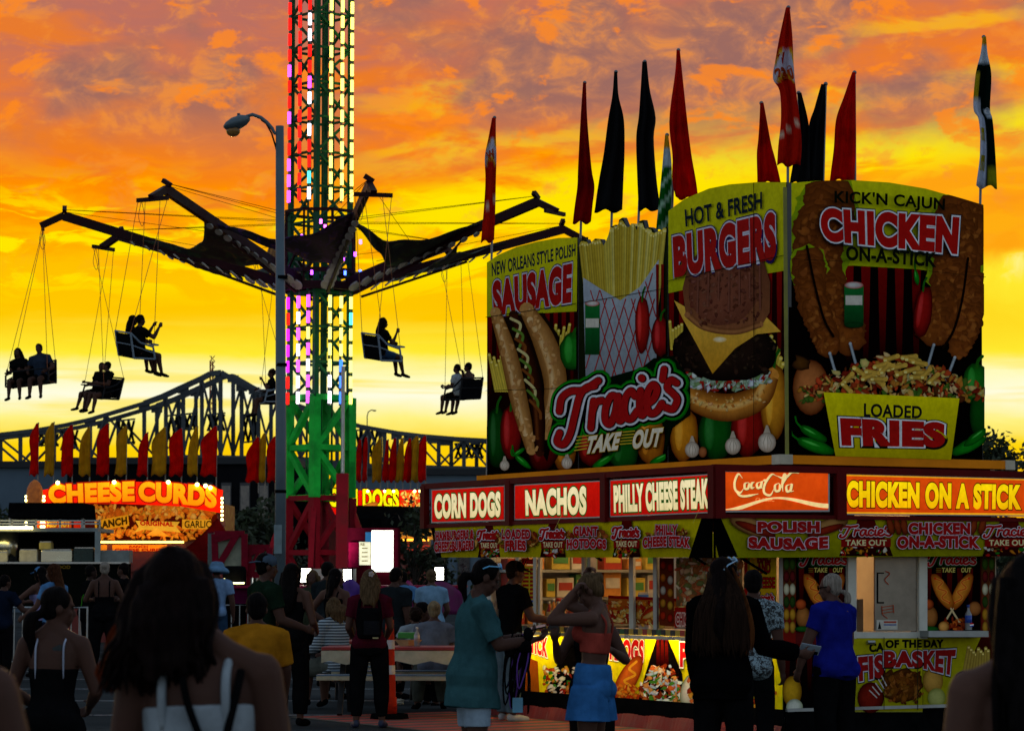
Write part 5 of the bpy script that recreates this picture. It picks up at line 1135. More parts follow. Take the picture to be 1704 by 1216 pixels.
for lst, wh, Yf in ((ST, 'above the cheese curd stand', 69.5), (S2, 'in the row between lamp post and trailer', 70.5)):
    for i, (x0, x1, yt, c, sg) in enumerate(lst):
        rnd = random.Random(x0); w_ = x1 - x0; mid = yt + rnd.uniform(18, 30)
        flag(nth[i] + ' flag from the left ' + wh + ', a ' + ('red' if c == 'r' else 'yellow') + ' one', Vector((0, Yf + .05 * (i % 3), 0)), [(yt, x1 - 3.5, x1), (mid, x0 + rnd.uniform(0, 5), x1 + 1), (yt + 55, x0 + rnd.uniform(0, 4), x1 + rnd.uniform(-1, 2)), (791 if Yf < 70 else 801, x0, x1)], FM['red' if c == 'r' else 'yellow'], (x1, yt), (x1 - 1, 812 if Yf < 70 else 820), GB, None, None, 8, 14, .04)

# ------------------------------------------------------------------ cheese curd stand
KY = 68.0; KP = Vector((0, KY, 0)); KN = Vector((0, -1, 0))
ks = thing('cheese_curd_stand', 'orange and red cheese curd stand with glowing block lettered sign', 'food stand', (at(215, 963, KY).x, KY, 0))
PRG = printmat('glowing stand sign', .4, .95, bump=.05, gain=1.); PRH = printmat('glowing stand board', .4, .42, bump=.05, gain=1.)
a, b = at(60, 838, KY), at(372, 963, KY); sred = mat('stand red', (.16, .015, .01), .5)
MB().box(((a.x + b.x) / 2, KY + 1.4, a.z / 2), (b.x - a.x, 2.4, a.z)).build('body', sred, ks)
o_ = [(72, 838), (71, 815), (120, 806), (200, 801), (290, 802), (350, 810), (371, 815), (367, 853), (300, 842), (200, 838)]
sg = MB().prism([on(x, y, KP, KN) for x, y in o_], (0, .15, 0)).build('sign', sred, ks)
cv = Canvas(KP, KN, .003); cv.poly(o_, 'ff2008', 'f01404')
dk = [(.06, '801004'), (.03, 'c03008')]
cv.text('CHEESE', ((80, 806), (224, 800), (224, 834), (82, 838)), 'ffb010', .06, dk, grad='ff8404'); cv.text('CURDS', ((231, 801), (362, 810), (360, 846), (231, 834)), 'ffb010', .06, dk, grad='ff8404', arch=.05)
cv.build('lettering', PRG, sg)
ab = MB().prism([on(x, y, KP, KN) + Vector((0, .1, 0)) for x, y in ((140, 838), (362, 842), (360, 898), (60, 898), (60, 862))], (0, .06, 0)).build('menu_board', sred, ks)
cv = Canvas(KP + Vector((0, .09, 0)), KN, .002)
cv.poly([(60, 858), (140, 838), (362, 842), (360, 898), (60, 898)], '5a1204', '3a0a02'); food_scatter(cv, 142, 842, 358, 862, 110, ['f09020', 'e87818', 'd86010', 'f0a840'], 8, 51); food_scatter(cv, 165, 875, 356, 895, 90, ['f09020', 'e87818', 'd86010'], 7, 52)
cv.poly([(158, 866), (214, 856), (216, 874), (160, 884)], 'e89818'); cv.text('RANCH', ((162, 868), (212, 859), (213, 872), (163, 881)), '3a2004', .05)
cv.poly([(226, 866), (300, 868), (294, 876), (302, 886), (286, 884), (240, 881), (224, 886), (232, 876)], 'f0b030'); cv.text('ORIGINAL', ((234, 866), (290, 868), (290, 876), (234, 874)), 'c01808', .05)
cv.poly([(244, 890), (262, 878), (284, 893)], 'ffb838', 'f09018'); cv.rect(304, 864, 352, 880, 'f0a020'); cv.text('GARLIC', (308, 866, 352, 878), '302004', .02)
cv.rect(62, 864, 120, 878, 'e05010'); cv.text('RED HOT', (80, 865, 118, 877), 'ffc030', .05); cv.rect(124, 858, 142, 878, 'e02808')
cv.build('menu_print', PRH, ab)
MB().box(at(235, 901.5, KY - .3) , (140 * KY / FPX, .1, .05)).build('shelf_lamp', glow('shelf lamp', 'ffd060', 5.), ks)
lb = MB().prism([on(x, y, KP, KN) + Vector((0, -.12, 0)) for x, y in ((165, 905), (310, 905), (310, 950), (165, 950))], (0, .06, 0)).build('counter_front', sred, ks)
cv = Canvas(KP + Vector((0, -.125, 0)), KN, .002); cv.rect(187, 906, 278, 917, 'e88018'); cv.text('RANCH', (215, 907, 246, 911), 'b01808', .05); cv.text('CHEESE CURDS', (191, 912, 274, 917), 'b01808', .05); cv.rect(167, 906, 178, 920, 'e08018'); cv.build('counter_print', PRH, lb)
bulb = glow('sign bulb', 'fff090', 8.)
for x, y0, y1, n in ((43.5, 826, 876, 9), (69, 826, 876, 9), (73, 826, 876, 9), (369.5, 829, 864, 6)):
    for i in range(n): p = at(x, y0 + (y1 - y0) * i / (n - 1), KY - .12); MB().ell(p, (.035, .035, .035), n=8, m=6).build('bulb', bulb, ks)
for x, y in ((96, 803), (190, 802), (280, 802), (328, 806), (342, 808), (350, 811)): MB().ell(at(x, y, KY - .1), (.05, .05, .05), n=8, m=6).build('bulb', bulb, ks)
mb = MB(); q_ = at(58, 836, KY - .2)
mb.loft([(at(58, y, KY - .1), Vector((r_, 0, 0)), Vector((0, r_ * .6, 0))) for y, r_ in ((838, .20), (825, .21), (812, .19), (803, .12), (798, .03))], 14); mb.build('finial_basket', mat('fried crust', (.35, .13, .02), .6, var=.4, scale=9, emit='a04808', estr=.25), ks)
# ------------------------------------------------------------------ corn dog stand
cs2 = thing('corn_dog_stand', 'corn dog stand with glowing yellow letters half hidden by the swing tower', 'food stand', (at(620, 963, KY).x, KY, 0))
a, b = at(525, 858, KY), at(712, 963, KY); MB().box(((a.x + b.x) / 2, KY + 1.4, a.z / 2), (b.x - a.x, 2.4, a.z)).build('body', sred, cs2)
o_ = [(526, 816), (706, 815), (706, 850), (655, 858), (526, 856)]; sg = MB().prism([on(x, y, KP, KN) for x, y in o_], (0, .15, 0)).build('sign', sred, cs2)
cv = Canvas(KP, KN, .003); cv.poly(o_, 'f01808', 'd81004'); cv.text('CORN DOGS', ((532, 812), (664, 814), (664, 848), (532, 842)), 'fff008', .05, [(.05, '401004')])
cv.blob(608, 848, 24, 8, 'f09028', 'a04808', -.5); cv.blob(583, 852, 12, 7, 'f09028', 'a04808', .5); food_scatter(cv, 668, 818, 704, 850, 50, ['f09020', 'ffd860', 'd84010'], 5, 61); cv.build('lettering', PRG, sg)
MB().prism([at(x, y, KY - 1.2) for x, y in ((575, 862), (706, 864), (704, 886), (572, 884))], (0, 1.2, .35)).build('awning', blk, cs2)
for x in (612, 640, 655, 690, 699): MB().ell(at(x, 817, KY - .1), (.035, .035, .035), n=8, m=6).build('bulb', bulb, cs2)
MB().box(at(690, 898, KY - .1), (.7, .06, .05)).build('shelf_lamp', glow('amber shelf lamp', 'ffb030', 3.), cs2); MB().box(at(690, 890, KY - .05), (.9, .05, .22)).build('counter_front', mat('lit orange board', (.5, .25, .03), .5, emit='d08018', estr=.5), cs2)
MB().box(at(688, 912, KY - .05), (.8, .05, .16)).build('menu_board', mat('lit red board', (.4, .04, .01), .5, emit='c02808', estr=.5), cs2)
# ticket booth with white light box
tb = thing('ticket_booth', 'ticket booth with a tall glowing white light box and price board', 'booth', (at(620, 963, 60).x, 60, 0))
def pbx(px0, py0, px1, py1, Y, d=.12): a, b = at(px0, py0, Y), at(px1, py1, Y); return MB().box(((a.x + b.x) / 2, Y + d / 2, (a.z + b.z) / 2), (abs(b.x - a.x), d, abs(a.z - b.z)))
pbx(578, 878, 662, 1050, 60.15, 1.2).build('booth_wall', mat('booth red', (.05, .002, .008), .6, spec=0), tb); pbx(618.5, 882, 654, 951, 60, .12).build('light_box', glow('white light box', 'fffff0', 2.2), tb); pbx(580, 902, 597, 943, 60.02, .1).build('side_panel', mat('booth pink', (.22, .004, .035), .6, spec=0), tb)
pm = pbx(597.5, 901, 617, 940, 60, .1).build('price_board', white_p, tb); cv = Canvas(Vector((0, 60, 0)), KN, .002); cv.rect(598, 901.5, 616.5, 939.5, 'f4f0c8'); 
for i in range(4): cv.rect(602, 911 + i * 7, 612, 912.5 + i * 7, '605020')
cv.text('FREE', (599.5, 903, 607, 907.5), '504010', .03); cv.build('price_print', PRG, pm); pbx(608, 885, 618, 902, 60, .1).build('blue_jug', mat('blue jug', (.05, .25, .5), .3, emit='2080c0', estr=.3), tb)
# ------------------------------------------------------------------ kitchen trailer at the left edge
kt = thing('kitchen_trailer', 'dark open kitchen trailer with stainless equipment at the left edge', 'food trailer', (at(80, 963, 55).x, 55, 0))
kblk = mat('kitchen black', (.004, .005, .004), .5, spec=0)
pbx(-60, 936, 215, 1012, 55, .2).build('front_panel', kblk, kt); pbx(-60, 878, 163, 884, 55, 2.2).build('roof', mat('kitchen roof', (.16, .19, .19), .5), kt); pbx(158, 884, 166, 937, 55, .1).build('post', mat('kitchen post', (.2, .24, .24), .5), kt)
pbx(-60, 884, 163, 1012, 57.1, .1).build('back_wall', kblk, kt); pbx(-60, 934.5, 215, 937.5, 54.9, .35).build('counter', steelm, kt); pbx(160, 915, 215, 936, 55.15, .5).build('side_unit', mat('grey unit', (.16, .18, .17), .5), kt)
cv = Canvas(Vector((0, 54.995, 0)), KN, .002); cv.text('FOOD', (92, 940, 117, 946), '7a6020', .03); cv.build('lettering', PR, kt)
mb = MB()
for y in (866, 871): mb.beam(at(0, y, 55.5), at(166, y, 55.5), .03)
for x in (20, 60, 100, 140, 166): mb.beam(at(x, 864, 55.5), at(x, 880, 55.5), .03)
mb.build('roof_rail', alu, kt)
MB().box(at(-5, 878, 54.8), (1.4, .15, .06)).build('work_lamp', glow('kitchen lamp', 'ffe890', 7.), kt)
shiny = mat('polished steel', (.45, .43, .33), .18, 1., .2, 2)
def kbox(label, x0, y0, x1, y1, m, cat='kitchen unit', name='kitchen_unit'):
    a, b = at(x0, y0, 55.25), at(x1, y1, 55.25); t = thing(name, label, cat, ((a.x + b.x) / 2, 55.4, b.z), 'equipment on the kitchen counter')
    MB().box(((a.x + b.x) / 2, 55.4, (a.z + b.z) / 2), (b.x - a.x, .3, a.z - b.z)).build('casing', m, t, bevel=.02); MB().box(((a.x + b.x) / 2, 55.4, a.z + .012), ((b.x - a.x) * .9, .26, .02)).build('lid', steelm, t)
kbox('cream paper covered box left on the kitchen counter', 32, 915, 62, 935, mat('paper white', (.34, .32, .25), .6)); kbox('polished steel warmer in the middle of the kitchen counter', 68, 915, 120, 935, shiny); kbox('small yellow tub on top of the steel warmer', 65, 902, 85, 914, mat('tub yellow', (.4, .32, .08), .5)); kbox('pale box at the left edge of the kitchen counter', -10, 919, 12, 935, mat('paper white', (.34, .32, .25), .6)); kbox('dark steel oven right on the kitchen counter', 122, 912, 156, 935, mat('oven dark', (.015, .03, .028), .3, .5))
t = thing('steam_kettle', 'large polished steel drum at the left end of the kitchen', 'drum', at(8, 915, 55.6)); MB().tube([at(8, 934, 55.6), at(8, 884, 55.6)], [.28, .28], 18).build('drum', shiny, t, True); MB().tube([at(8, 884, 55.6), at(8, 880, 55.6)], .2, 14).build('lid', steelm, t)
aw = thing('black_awning', 'black fabric awning stretched in front of the cheese curd sign', 'awning', (at(78, 963, 58).x, 58, 0))
MB().prism([at(x, y, 58) for x, y in ((15, 836), (139, 836), (141, 861), (13, 861))], (0, 1.6, -.02)).build('fabric', blk, aw)
mb = MB(); 
for x in (17, 137): mb.tube([at(x, 850, 58.4), Vector((at(x, 963, 58.4).x, 58.4, 0))], .03, 8)
mb.build('pole', alu, aw)
# ------------------------------------------------------------------ maroon canopy, ride panels, platform and barriers
cn = thing('canopy_tent', 'maroon peaked canopy tent in front of the cheese curd stand', 'tent', (at(345, 963, 61).x, 61, 0)); tent_m = mat('tent maroon', (.12, .003, .003), .7, bump=.3, trans=.2, spec=0)
pk = at(362, 862, 62); ev = [at(250, 940, 60.6), at(420, 926, 60.6), at(428, 926, 63.4), at(268, 934, 63.4)]; mb = MB()
def tent(i):
    a, b = ev[i], ev[(i + 1) % 4]
    def f(u_, v_): e = a * (1 - u_) + b * u_; p = e * (1 - v_) + pk * v_; return p - UP * (.22 * math.sin(math.pi * v_) * .8)
    return f
for i in range(4): mb.grid(tent(i), 8, 8)
mb.build('canopy', tent_m, cn, True, solid=.01); mb = MB()
for i in range(4): a, b = ev[i], ev[(i + 1) % 4]; mb.add([a, b, b - UP * .28, a - UP * .28], [(0, 1, 2, 3)])
mb.build('valance', tent_m, cn, solid=.01); mb = MB()
for e in ev: mb.tube([e, Vector((e.x, e.y, 0))], .025, 8)
mb.build('leg', alu, cn)
pnl = mat('pale panel', (.26, .28, .20), .6); trs = mat('ride truss red', (.17, .004, .016), .5, spec=.04)
def ride_panel(label, x0, y0, x1, y1, Y):
    t = thing('ride_backdrop', label, 'ride backdrop', (at((x0 + x1) / 2, 963, Y).x, Y, 0), 'ride backdrop panels'); pbx(x0, y0, x1, y1, Y, .05).build('panel', pnl, t); mb = MB(); w_ = .13
    P = lambda x, y: at(x, y, Y - .06)
    for i_, (a, b) in enumerate((((x0, y0), (x1, y0)), ((x0, y1), (x1, y1)), ((x0, y0), (x0 + 2, y1)), ((x1, y0), (x1, y1)), ((x0 + 2, y1), (x1 - 12, y0)), ((x0, y0 + 10), (x1 - 14, y0)))): o_y = Vector((0, -.008 * i_, 0)); mb.beam(P(*a) + o_y, P(*b) + o_y, .06, w_, up=P(1, 0) - P(0, 0) if abs(a[0] - b[0]) < 3 else (0, 0, 1))
    mb.build('truss_frame', trs, t); mb = MB()
    for x in (x0, x1): mb.beam(P(x, y1), Vector((P(x, y1).x, Y - .06, 0)), .08)
    mb.build('leg', trs, t)
ride_panel('taller pale ride panel with red truss left of the lamp post', 357, 888, 407, 950, 57); ride_panel('shorter pale ride panel with red truss beside the capped man', 413, 911, 449, 956, 57.2)
pbp = thing('grey_pillar', 'plain grey upright board left of the tall ride panel', 'pillar', (at(350, 963, 57.1).x, 57.1, 0)); pbx(346, 886, 354.5, 1050, 57.1, .1).build('board', mat('grey green', (.12, .16, .15), .6), pbp); pbx(345, 884, 355.5, 887, 57.08, .14).build('cap', trs, pbp)
ctl = thing('control_cabinet', 'black rounded ride control cabinet with a glowing strip in front of the pale panel', 'cabinet', (at(388, 963, 55.5).x, 55.5, 0))
pbx(370, 941, 406, 1050, 55.5, .5).build('cabinet', blk, ctl, bevel=.08); pbx(368, 968.5, 406, 971, 55.35, .06).build('light_strip', glow('cabinet strip', 'fff4a0', 6.), ctl); pbx(370.5, 962, 374, 969, 55.3, .05).build('indicator', glow('cabinet strip', 'fff4a0', 6.), ctl)
pf = thing('ride_platform', 'pink and maroon raised ride platform with a deck edge behind the crowd', 'platform', (at(520, 963, 56).x, 56, 0)); pbx(384, 974, 770, 978, 54.6, 6).build('deck', mat('platform pink', (.24, .006, .04), .5, spec=.03), pf); pbx(386, 978, 768, 1004, 54.8, .1).build('skirt', mat('platform magenta', (.07, .003, .03), .5, spec=0), pf)
pbx(496, 946, 592, 968, 58.2, .12).build('light_shelf', mat('cream shelf', (.5, .5, .4), .5), pf)
for x0, x1, y0, c, nm in ((560, 604, 976, (.06, .012, .20), 'purple'), (604, 640, 985, (.02, .10, .03), 'green'), (660, 694, 978, (.26, .008, .10), 'pink'), (694, 770, 980, (.12, .006, .07), 'magenta')):
    t = thing('ride_cover', nm + ' cloth cover slung over the ride platform railing', 'cloth cover', at((x0 + x1) / 2, y0 + 20, 52)); a, b = at(x0, y0, 52), at(x1, y0 + 42, 52)
    MB().grid(lambda u_, v_: Vector((a.x + (b.x - a.x) * u_, 52 + .1 * math.sin(u_ * 9), a.z + (b.z - a.z) * v_ + .25 * math.sin(u_ * 3.1) * (1 - v_) - .1 * (1 - v_))), 14, 6).build('cloth', mat('cover ' + nm, c, .7), t, True, solid=.01)
def barricade(label, px0, px1, Y):
    a, b = at(px0, 963, Y), at(px1, 963, Y); t = thing('barricade', label, 'barricade', ((a.x + b.x) / 2, Y, 0), 'steel crowd barricades'); mb = MB(); z0, z1 = .18, 1.08
    mb.tube([(a.x, Y, z0), (a.x, Y, z1), (b.x, Y, z1), (b.x, Y, z0), (a.x, Y, z0)], .02, 8); mb.build('frame', alu, t); mb = MB(); n = int((b.x - a.x) / .13)
    for i in range(1, n): x = a.x + (b.x - a.x) * i / n; mb.tube([(x, Y, z0), (x, Y, z1)], .009, 6)
    mb.build('bars', alu, t)
    for x in (a.x + .2, b.x - .2): MB().tube([(x, Y - .3, .02), (x, Y, z0), (x, Y + .3, .02)], .016, 6).build('foot', alu, t)
barricade('steel crowd barricade behind the pair at the left edge', -30, 66, 46); barricade('steel crowd barricade right of the blue shirted woman', 66, 146, 46); barricade('steel crowd barricade in front of the pink ride platform', 372, 440, 50)

# ------------------------------------------------------------------ picnic tables, channelizer cone, small things
tt = mat('table red edge', (.26, .015, .012), .4); tw = mat('table cream', (.42, .38, .26), .6); bm_ = mat('bench board', (.38, .34, .22), .6); tl_ = mat('table legs dark', (.012, .012, .012), .5)
def table(label, c, yaw, L=2.3):
    t = thing('picnic_table', label, 'picnic table', c, 'picnic tables'); M = Matrix.Rotation(yaw, 3, 'Z'); c = Vector(c); Q = lambda x, y, z: c + M @ Vector((x, y, z))
    MB().box(Q(0, 0, .76), (L, .78, .04), M).build('table_top', tt, t, bevel=.008)
    for s_ in (-1, 1):
        mb = MB(); n = 24; ptsl = [Q(-L / 2 + L * i / n, s_ * .392, .737) for i in range(n + 1)] + [Q(-L / 2 + L * i / n, s_ * .392, .60 + .022 * math.sin(i * 1.57)) for i in range(n, -1, -1)]; mb.prism(ptsl, M @ Vector((0, -s_ * .02, 0))); mb.build('scalloped_apron', tw, t)
        mb = MB(); mb.box(Q(0, s_ * .72, .44), (L, .26, .05), M); mb.build('bench', bm_, t, bevel=.006); mb = MB(); mb.box(Q(0, s_ * .72, .474), (L, .262, .014), M); mb.build('bench_trim', mat('trim blue', (.10, .16, .22), .4), t)
    for x in (-L * .4, L * .4):
        mb = MB(); mb.beam(Q(x, -.1, .73), Q(x, -.55, .02), .06); mb.beam(Q(x, .1, .73), Q(x, .55, .02), .06); mb.beam(Q(x, -.8, .42), Q(x, .8, .42), .06); mb.build('leg_frame', tl_, t)
tA = at(700, 963, 31.9); table('picnic table with red top and scalloped cream apron right of the orange channelizer', (tA.x + .05, 31.9, 0), R(-3)); tB = at(606, 963, 34.6); table('second picnic table behind the woman with the backpack', (tB.x + .15, 35.0, 0), R(6), 1.2)
cone = thing('channelizer', 'tall orange channelizer post with a white band beside the picnic table', 'traffic post', ground(648, 1197)); g0 = Vector(cone.location); orm = mat('cone orange', (.40, .020, .005), .6, spec=.05); whm = mat('reflective white', (.5, .5, .48), .4)
MB().tube([g0 + UP * .06, g0 + UP * .25, g0 + UP * .25, g0 + UP * .48, g0 + UP * .48, g0 + UP * 1.1], [.085, .08, .07, .066, .062, .045], 16).build('post', orm, cone, True); MB().tube([g0 + UP * .50, g0 + UP * .60], [.0645, .061], 16).build('white_band', whm, cone); MB().tube([g0 + UP * .78, g0 + UP * .88], [.056, .0535], 16).build('white_band', whm, cone); MB().tube([g0, g0 + UP * .07], [.22, .20], 8).build('rubber_base', blk, cone); MB().tube([g0 + UP * 1.1, g0 + UP * 1.16], [.03, .02], 10).build('handle', orm, cone)
wb = Vector((at(694, 963, 31.75).x, 31.75, .782)); bottle('clear water bottle standing on the picnic table', wb, .22, .033, mat('water bottle', (.3, .32, .33), .15, spec=.7, trans=.3), capw, mat('bottle wrap', (.4, .36, .34), .4))
tr_ = thing('food_tray', 'paper food tray with a green lid on the picnic table', 'food tray', (at(680, 963, 32).x, 32.0, .782)); p = Vector(tr_.location); mb = MB(); mb.loft([(p + UP * .002, Vector((.10, 0, 0)), Vector((0, .07, 0))), (p + UP * .07, Vector((.16, 0, 0)), Vector((0, .11, 0)))], 4); mb.build('paper_boat', mat('kraft paper', (.45, .28, .12), .7), tr_); MB().box(p + UP * .12, (.24, .16, .07)).build('green_lid', mat('green lid', (.03, .25, .03), .5), tr_, bevel=.01)
lt = thing('crumpled_paper', 'small crumpled white paper lying on the asphalt by the channelizer', 'litter', ground(664, 1172)); p = Vector(lt.location); mb = MB(); mb.ell(p + UP * .03, (.06, .05, .035), n=9, m=6); rnd = random.Random(2); mb.v = [(x + rnd.uniform(-.02, .02), y + rnd.uniform(-.02, .02), max(.002, z + rnd.uniform(-.012, .02))) for x, y, z in mb.v]; mb.build('paper', white_p, lt)
mc = thing('marker_cone', 'tiny bright orange cone on the ground at the trailer end', 'cone', ground(1478, 1212)); p = Vector(mc.location); MB().tube([p, p + UP * .12], [.06, .015], 12).build('cone_body', mat('cone bright', (.6, .12, .02), .5), mc); MB().tube([p, p + UP * .01], .075, 8).build('base', blk, mc)
# ------------------------------------------------------------------ people
def fuse(mb, vox, smooth=4, fold=0., ffreq=9., seed=0):
    """weld overlapping shapes into one continuous skin"""
    me = mb.mesh('tmp', []); ob = bpy.data.objects.new('tmp', me); COL.objects.link(ob)
    rm = ob.modifiers.new('r', 'REMESH'); rm.mode = 'VOXEL'; rm.voxel_size = vox; rm.use_smooth_shade = True
    sm = ob.modifiers.new('s', 'SMOOTH'); sm.factor = .5; sm.iterations = smooth
    dg = bpy.context.evaluated_depsgraph_get(); o2 = bpy.data.meshes.new_from_object(ob.evaluated_get(dg)); bpy.data.objects.remove(ob); bpy.data.meshes.remove(me)
    if fold:
        n = len(o2.vertices); v = np.zeros(n * 3); o2.vertices.foreach_get('co', v); v = v.reshape(-1, 3); nr = np.zeros(n * 3); o2.vertices.foreach_get('normal', nr); nr = nr.reshape(-1, 3); rs = np.random.RandomState(seed); d = np.zeros(n)
        for i in range(7):
            k = rs.normal(size=3) * ffreq * (1 + i * .35); k[2] *= .55; d += np.sin(v @ k + rs.uniform(0, 6.28)) / (1 + i * .3)
        v = v + nr * (np.abs(d) ** .8 * np.sign(d))[:, None] * fold * .35; o2.vertices.foreach_set('co', v.ravel())
    o2.polygons.foreach_set('use_smooth', [True] * len(o2.polygons)); o2.update(); return o2
SKIN = {'light': mat('skin fair', (.085, .040, .028), .6, var=.08, scale=9, spec=.12), 'mid': mat('skin tan', (.058, .026, .018), .6, var=.08, scale=9, spec=.12), 'dark': mat('skin shade', (.026, .012, .009), .6, var=.1, scale=9, spec=.1)}
def hairmat(name, c):
    m = bpy.data.materials.new(name); m.use_nodes = True; T = NT(m.node_tree); o = T.node('ShaderNodeOutputMaterial'); b = T.node('ShaderNodeBsdfPrincipled'); tc = T.node('ShaderNodeTexCoord'); mp = T.node('ShaderNodeMapping'); mp.inputs['Scale'].default_value = (60, 60, 5); T.l.new(tc.outputs['Object'], mp.inputs[0])
    f = T.noise(mp.outputs[0], 1, 4, .6, .4); col = T.ramp(f, [(.3, tuple(x * .4 for x in c)), (.7, tuple(x * 1.5 for x in c))]); T.l.new(col, b.inputs['Base Color']); b.inputs['Roughness'].default_value = .6; b.inputs['Specular IOR Level'].default_value = .02
    bn = T.node('ShaderNodeBump'); bn.inputs['Strength'].default_value = .6; bn.inputs['Distance'].default_value = .01; T.l.new(f, bn.inputs['Height']); T.l.new(bn.outputs[0], b.inputs['Normal']); T.l.new(b.outputs[0], o.inputs[0]); return m
HAIR = {'black': hairmat('hair black', (.004, .003, .003)), 'brown': hairmat('hair brown', (.016, .008, .005)), 'auburn': hairmat('hair auburn', (.035, .012, .005)), 'sable': hairmat('hair sable', (.0055, .003, .0028)), 'dblond': hairmat('hair dark blond', (.075, .045, .022)), 'blond': hairmat('hair blond', (.20, .14, .075)), 'grey': hairmat('hair grey', (.20, .17, .14))}
FAB = {}
def fab(name, c, rough=.85, var=.22, bump=.25): return mat('fabric ' + name, c, rough, var=var, scale=7, bump=bump, spec=.0)
BLK = fab('black', (.0045, .0045, .005)); NAVY = fab('navy', (.006, .010, .022)); DENIM = fab('denim', (.022, .055, .12)); DENIML = fab('pale denim', (.26, .34, .42)); JEAN = fab('light jeans', (.09, .13, .15)); WHITE = fab('white', (.27, .31, .34)); DGREEN = fab('dark green', (.008, .018, .010)); TEAL = fab('teal', (.030, .088, .098)); CORAL = fab('coral', (.30, .045, .032)); ROYAL = fab('royal blue', (.008, .012, .17)); MAROON = fab('maroon', (.065, .006, .014)); MUST = fab('mustard', (.33, .13, .008)); SKY = fab('sky blue', (.07, .18, .36)); PBLUE = fab('powder blue', (.16, .28, .40)); GREYT = fab('grey', (.12, .13, .16)); KHAKI = fab('khaki', (.07, .075, .062)); BSHORT = fab('blue shorts', (.030, .13, .34)); LILAC = fab('lilac', (.22, .20, .38)); LIME = fab('lime', (.06, .42, .02)); DKGREY = fab('charcoal', (.012, .016, .018))
def stripe_mat(name, a, b, k):
    m = bpy.data.materials.new(name); m.use_nodes = True; T = NT(m.node_tree); o = T.node('ShaderNodeOutputMaterial'); p = T.node('ShaderNodeBsdfPrincipled'); tc = T.node('ShaderNodeTexCoord'); s = T.node('ShaderNodeSeparateXYZ'); T.l.new(tc.outputs['Object'], s.inputs[0])
    f = T.math('SINE', T.math('MULTIPLY_ADD', s.outputs[2], k, T.math('MULTIPLY', T.noise(tc.outputs['Object'], 6), 2.))); T.l.new(T.mix(T.smooth(f, -.1, .3), a, b), p.inputs['Base Color']); p.inputs['Roughness'].default_value = .85; T.l.new(p.outputs[0], o.inputs[0]); return m
STRIPE = stripe_mat('striped knit', (.02, .035, .05), (.30, .36, .40), 2 * math.pi / .034)
def patt_mat(name):
    m = bpy.data.materials.new(name); m.use_nodes = True; T = NT(m.node_tree); o = T.node('ShaderNodeOutputMaterial'); p = T.node('ShaderNodeBsdfPrincipled'); tc = T.node('ShaderNodeTexCoord')
    v = T.node('ShaderNodeTexVoronoi', distance='CHEBYCHEV'); T.l.new(tc.outputs['Object'], v.inputs['Vector']); v.inputs['Scale'].default_value = 16; f = T.noise(tc.outputs['Object'], 34, 3, .7, 1.5)
    k = T.math('MULTIPLY', T.smooth(f, .47, .53), T.smooth(v.outputs[0], .2, .3)); T.l.new(T.mix(k, (.006, .007, .008), (.20, .27, .30)), p.inputs['Base Color']); p.inputs['Roughness'].default_value = .85; T.l.new(p.outputs[0], o.inputs[0]); return m
PATT = patt_mat('black and white print shirt')
V = Vector
def nz(v): return V(v).normalized()
PEOPLE = {}
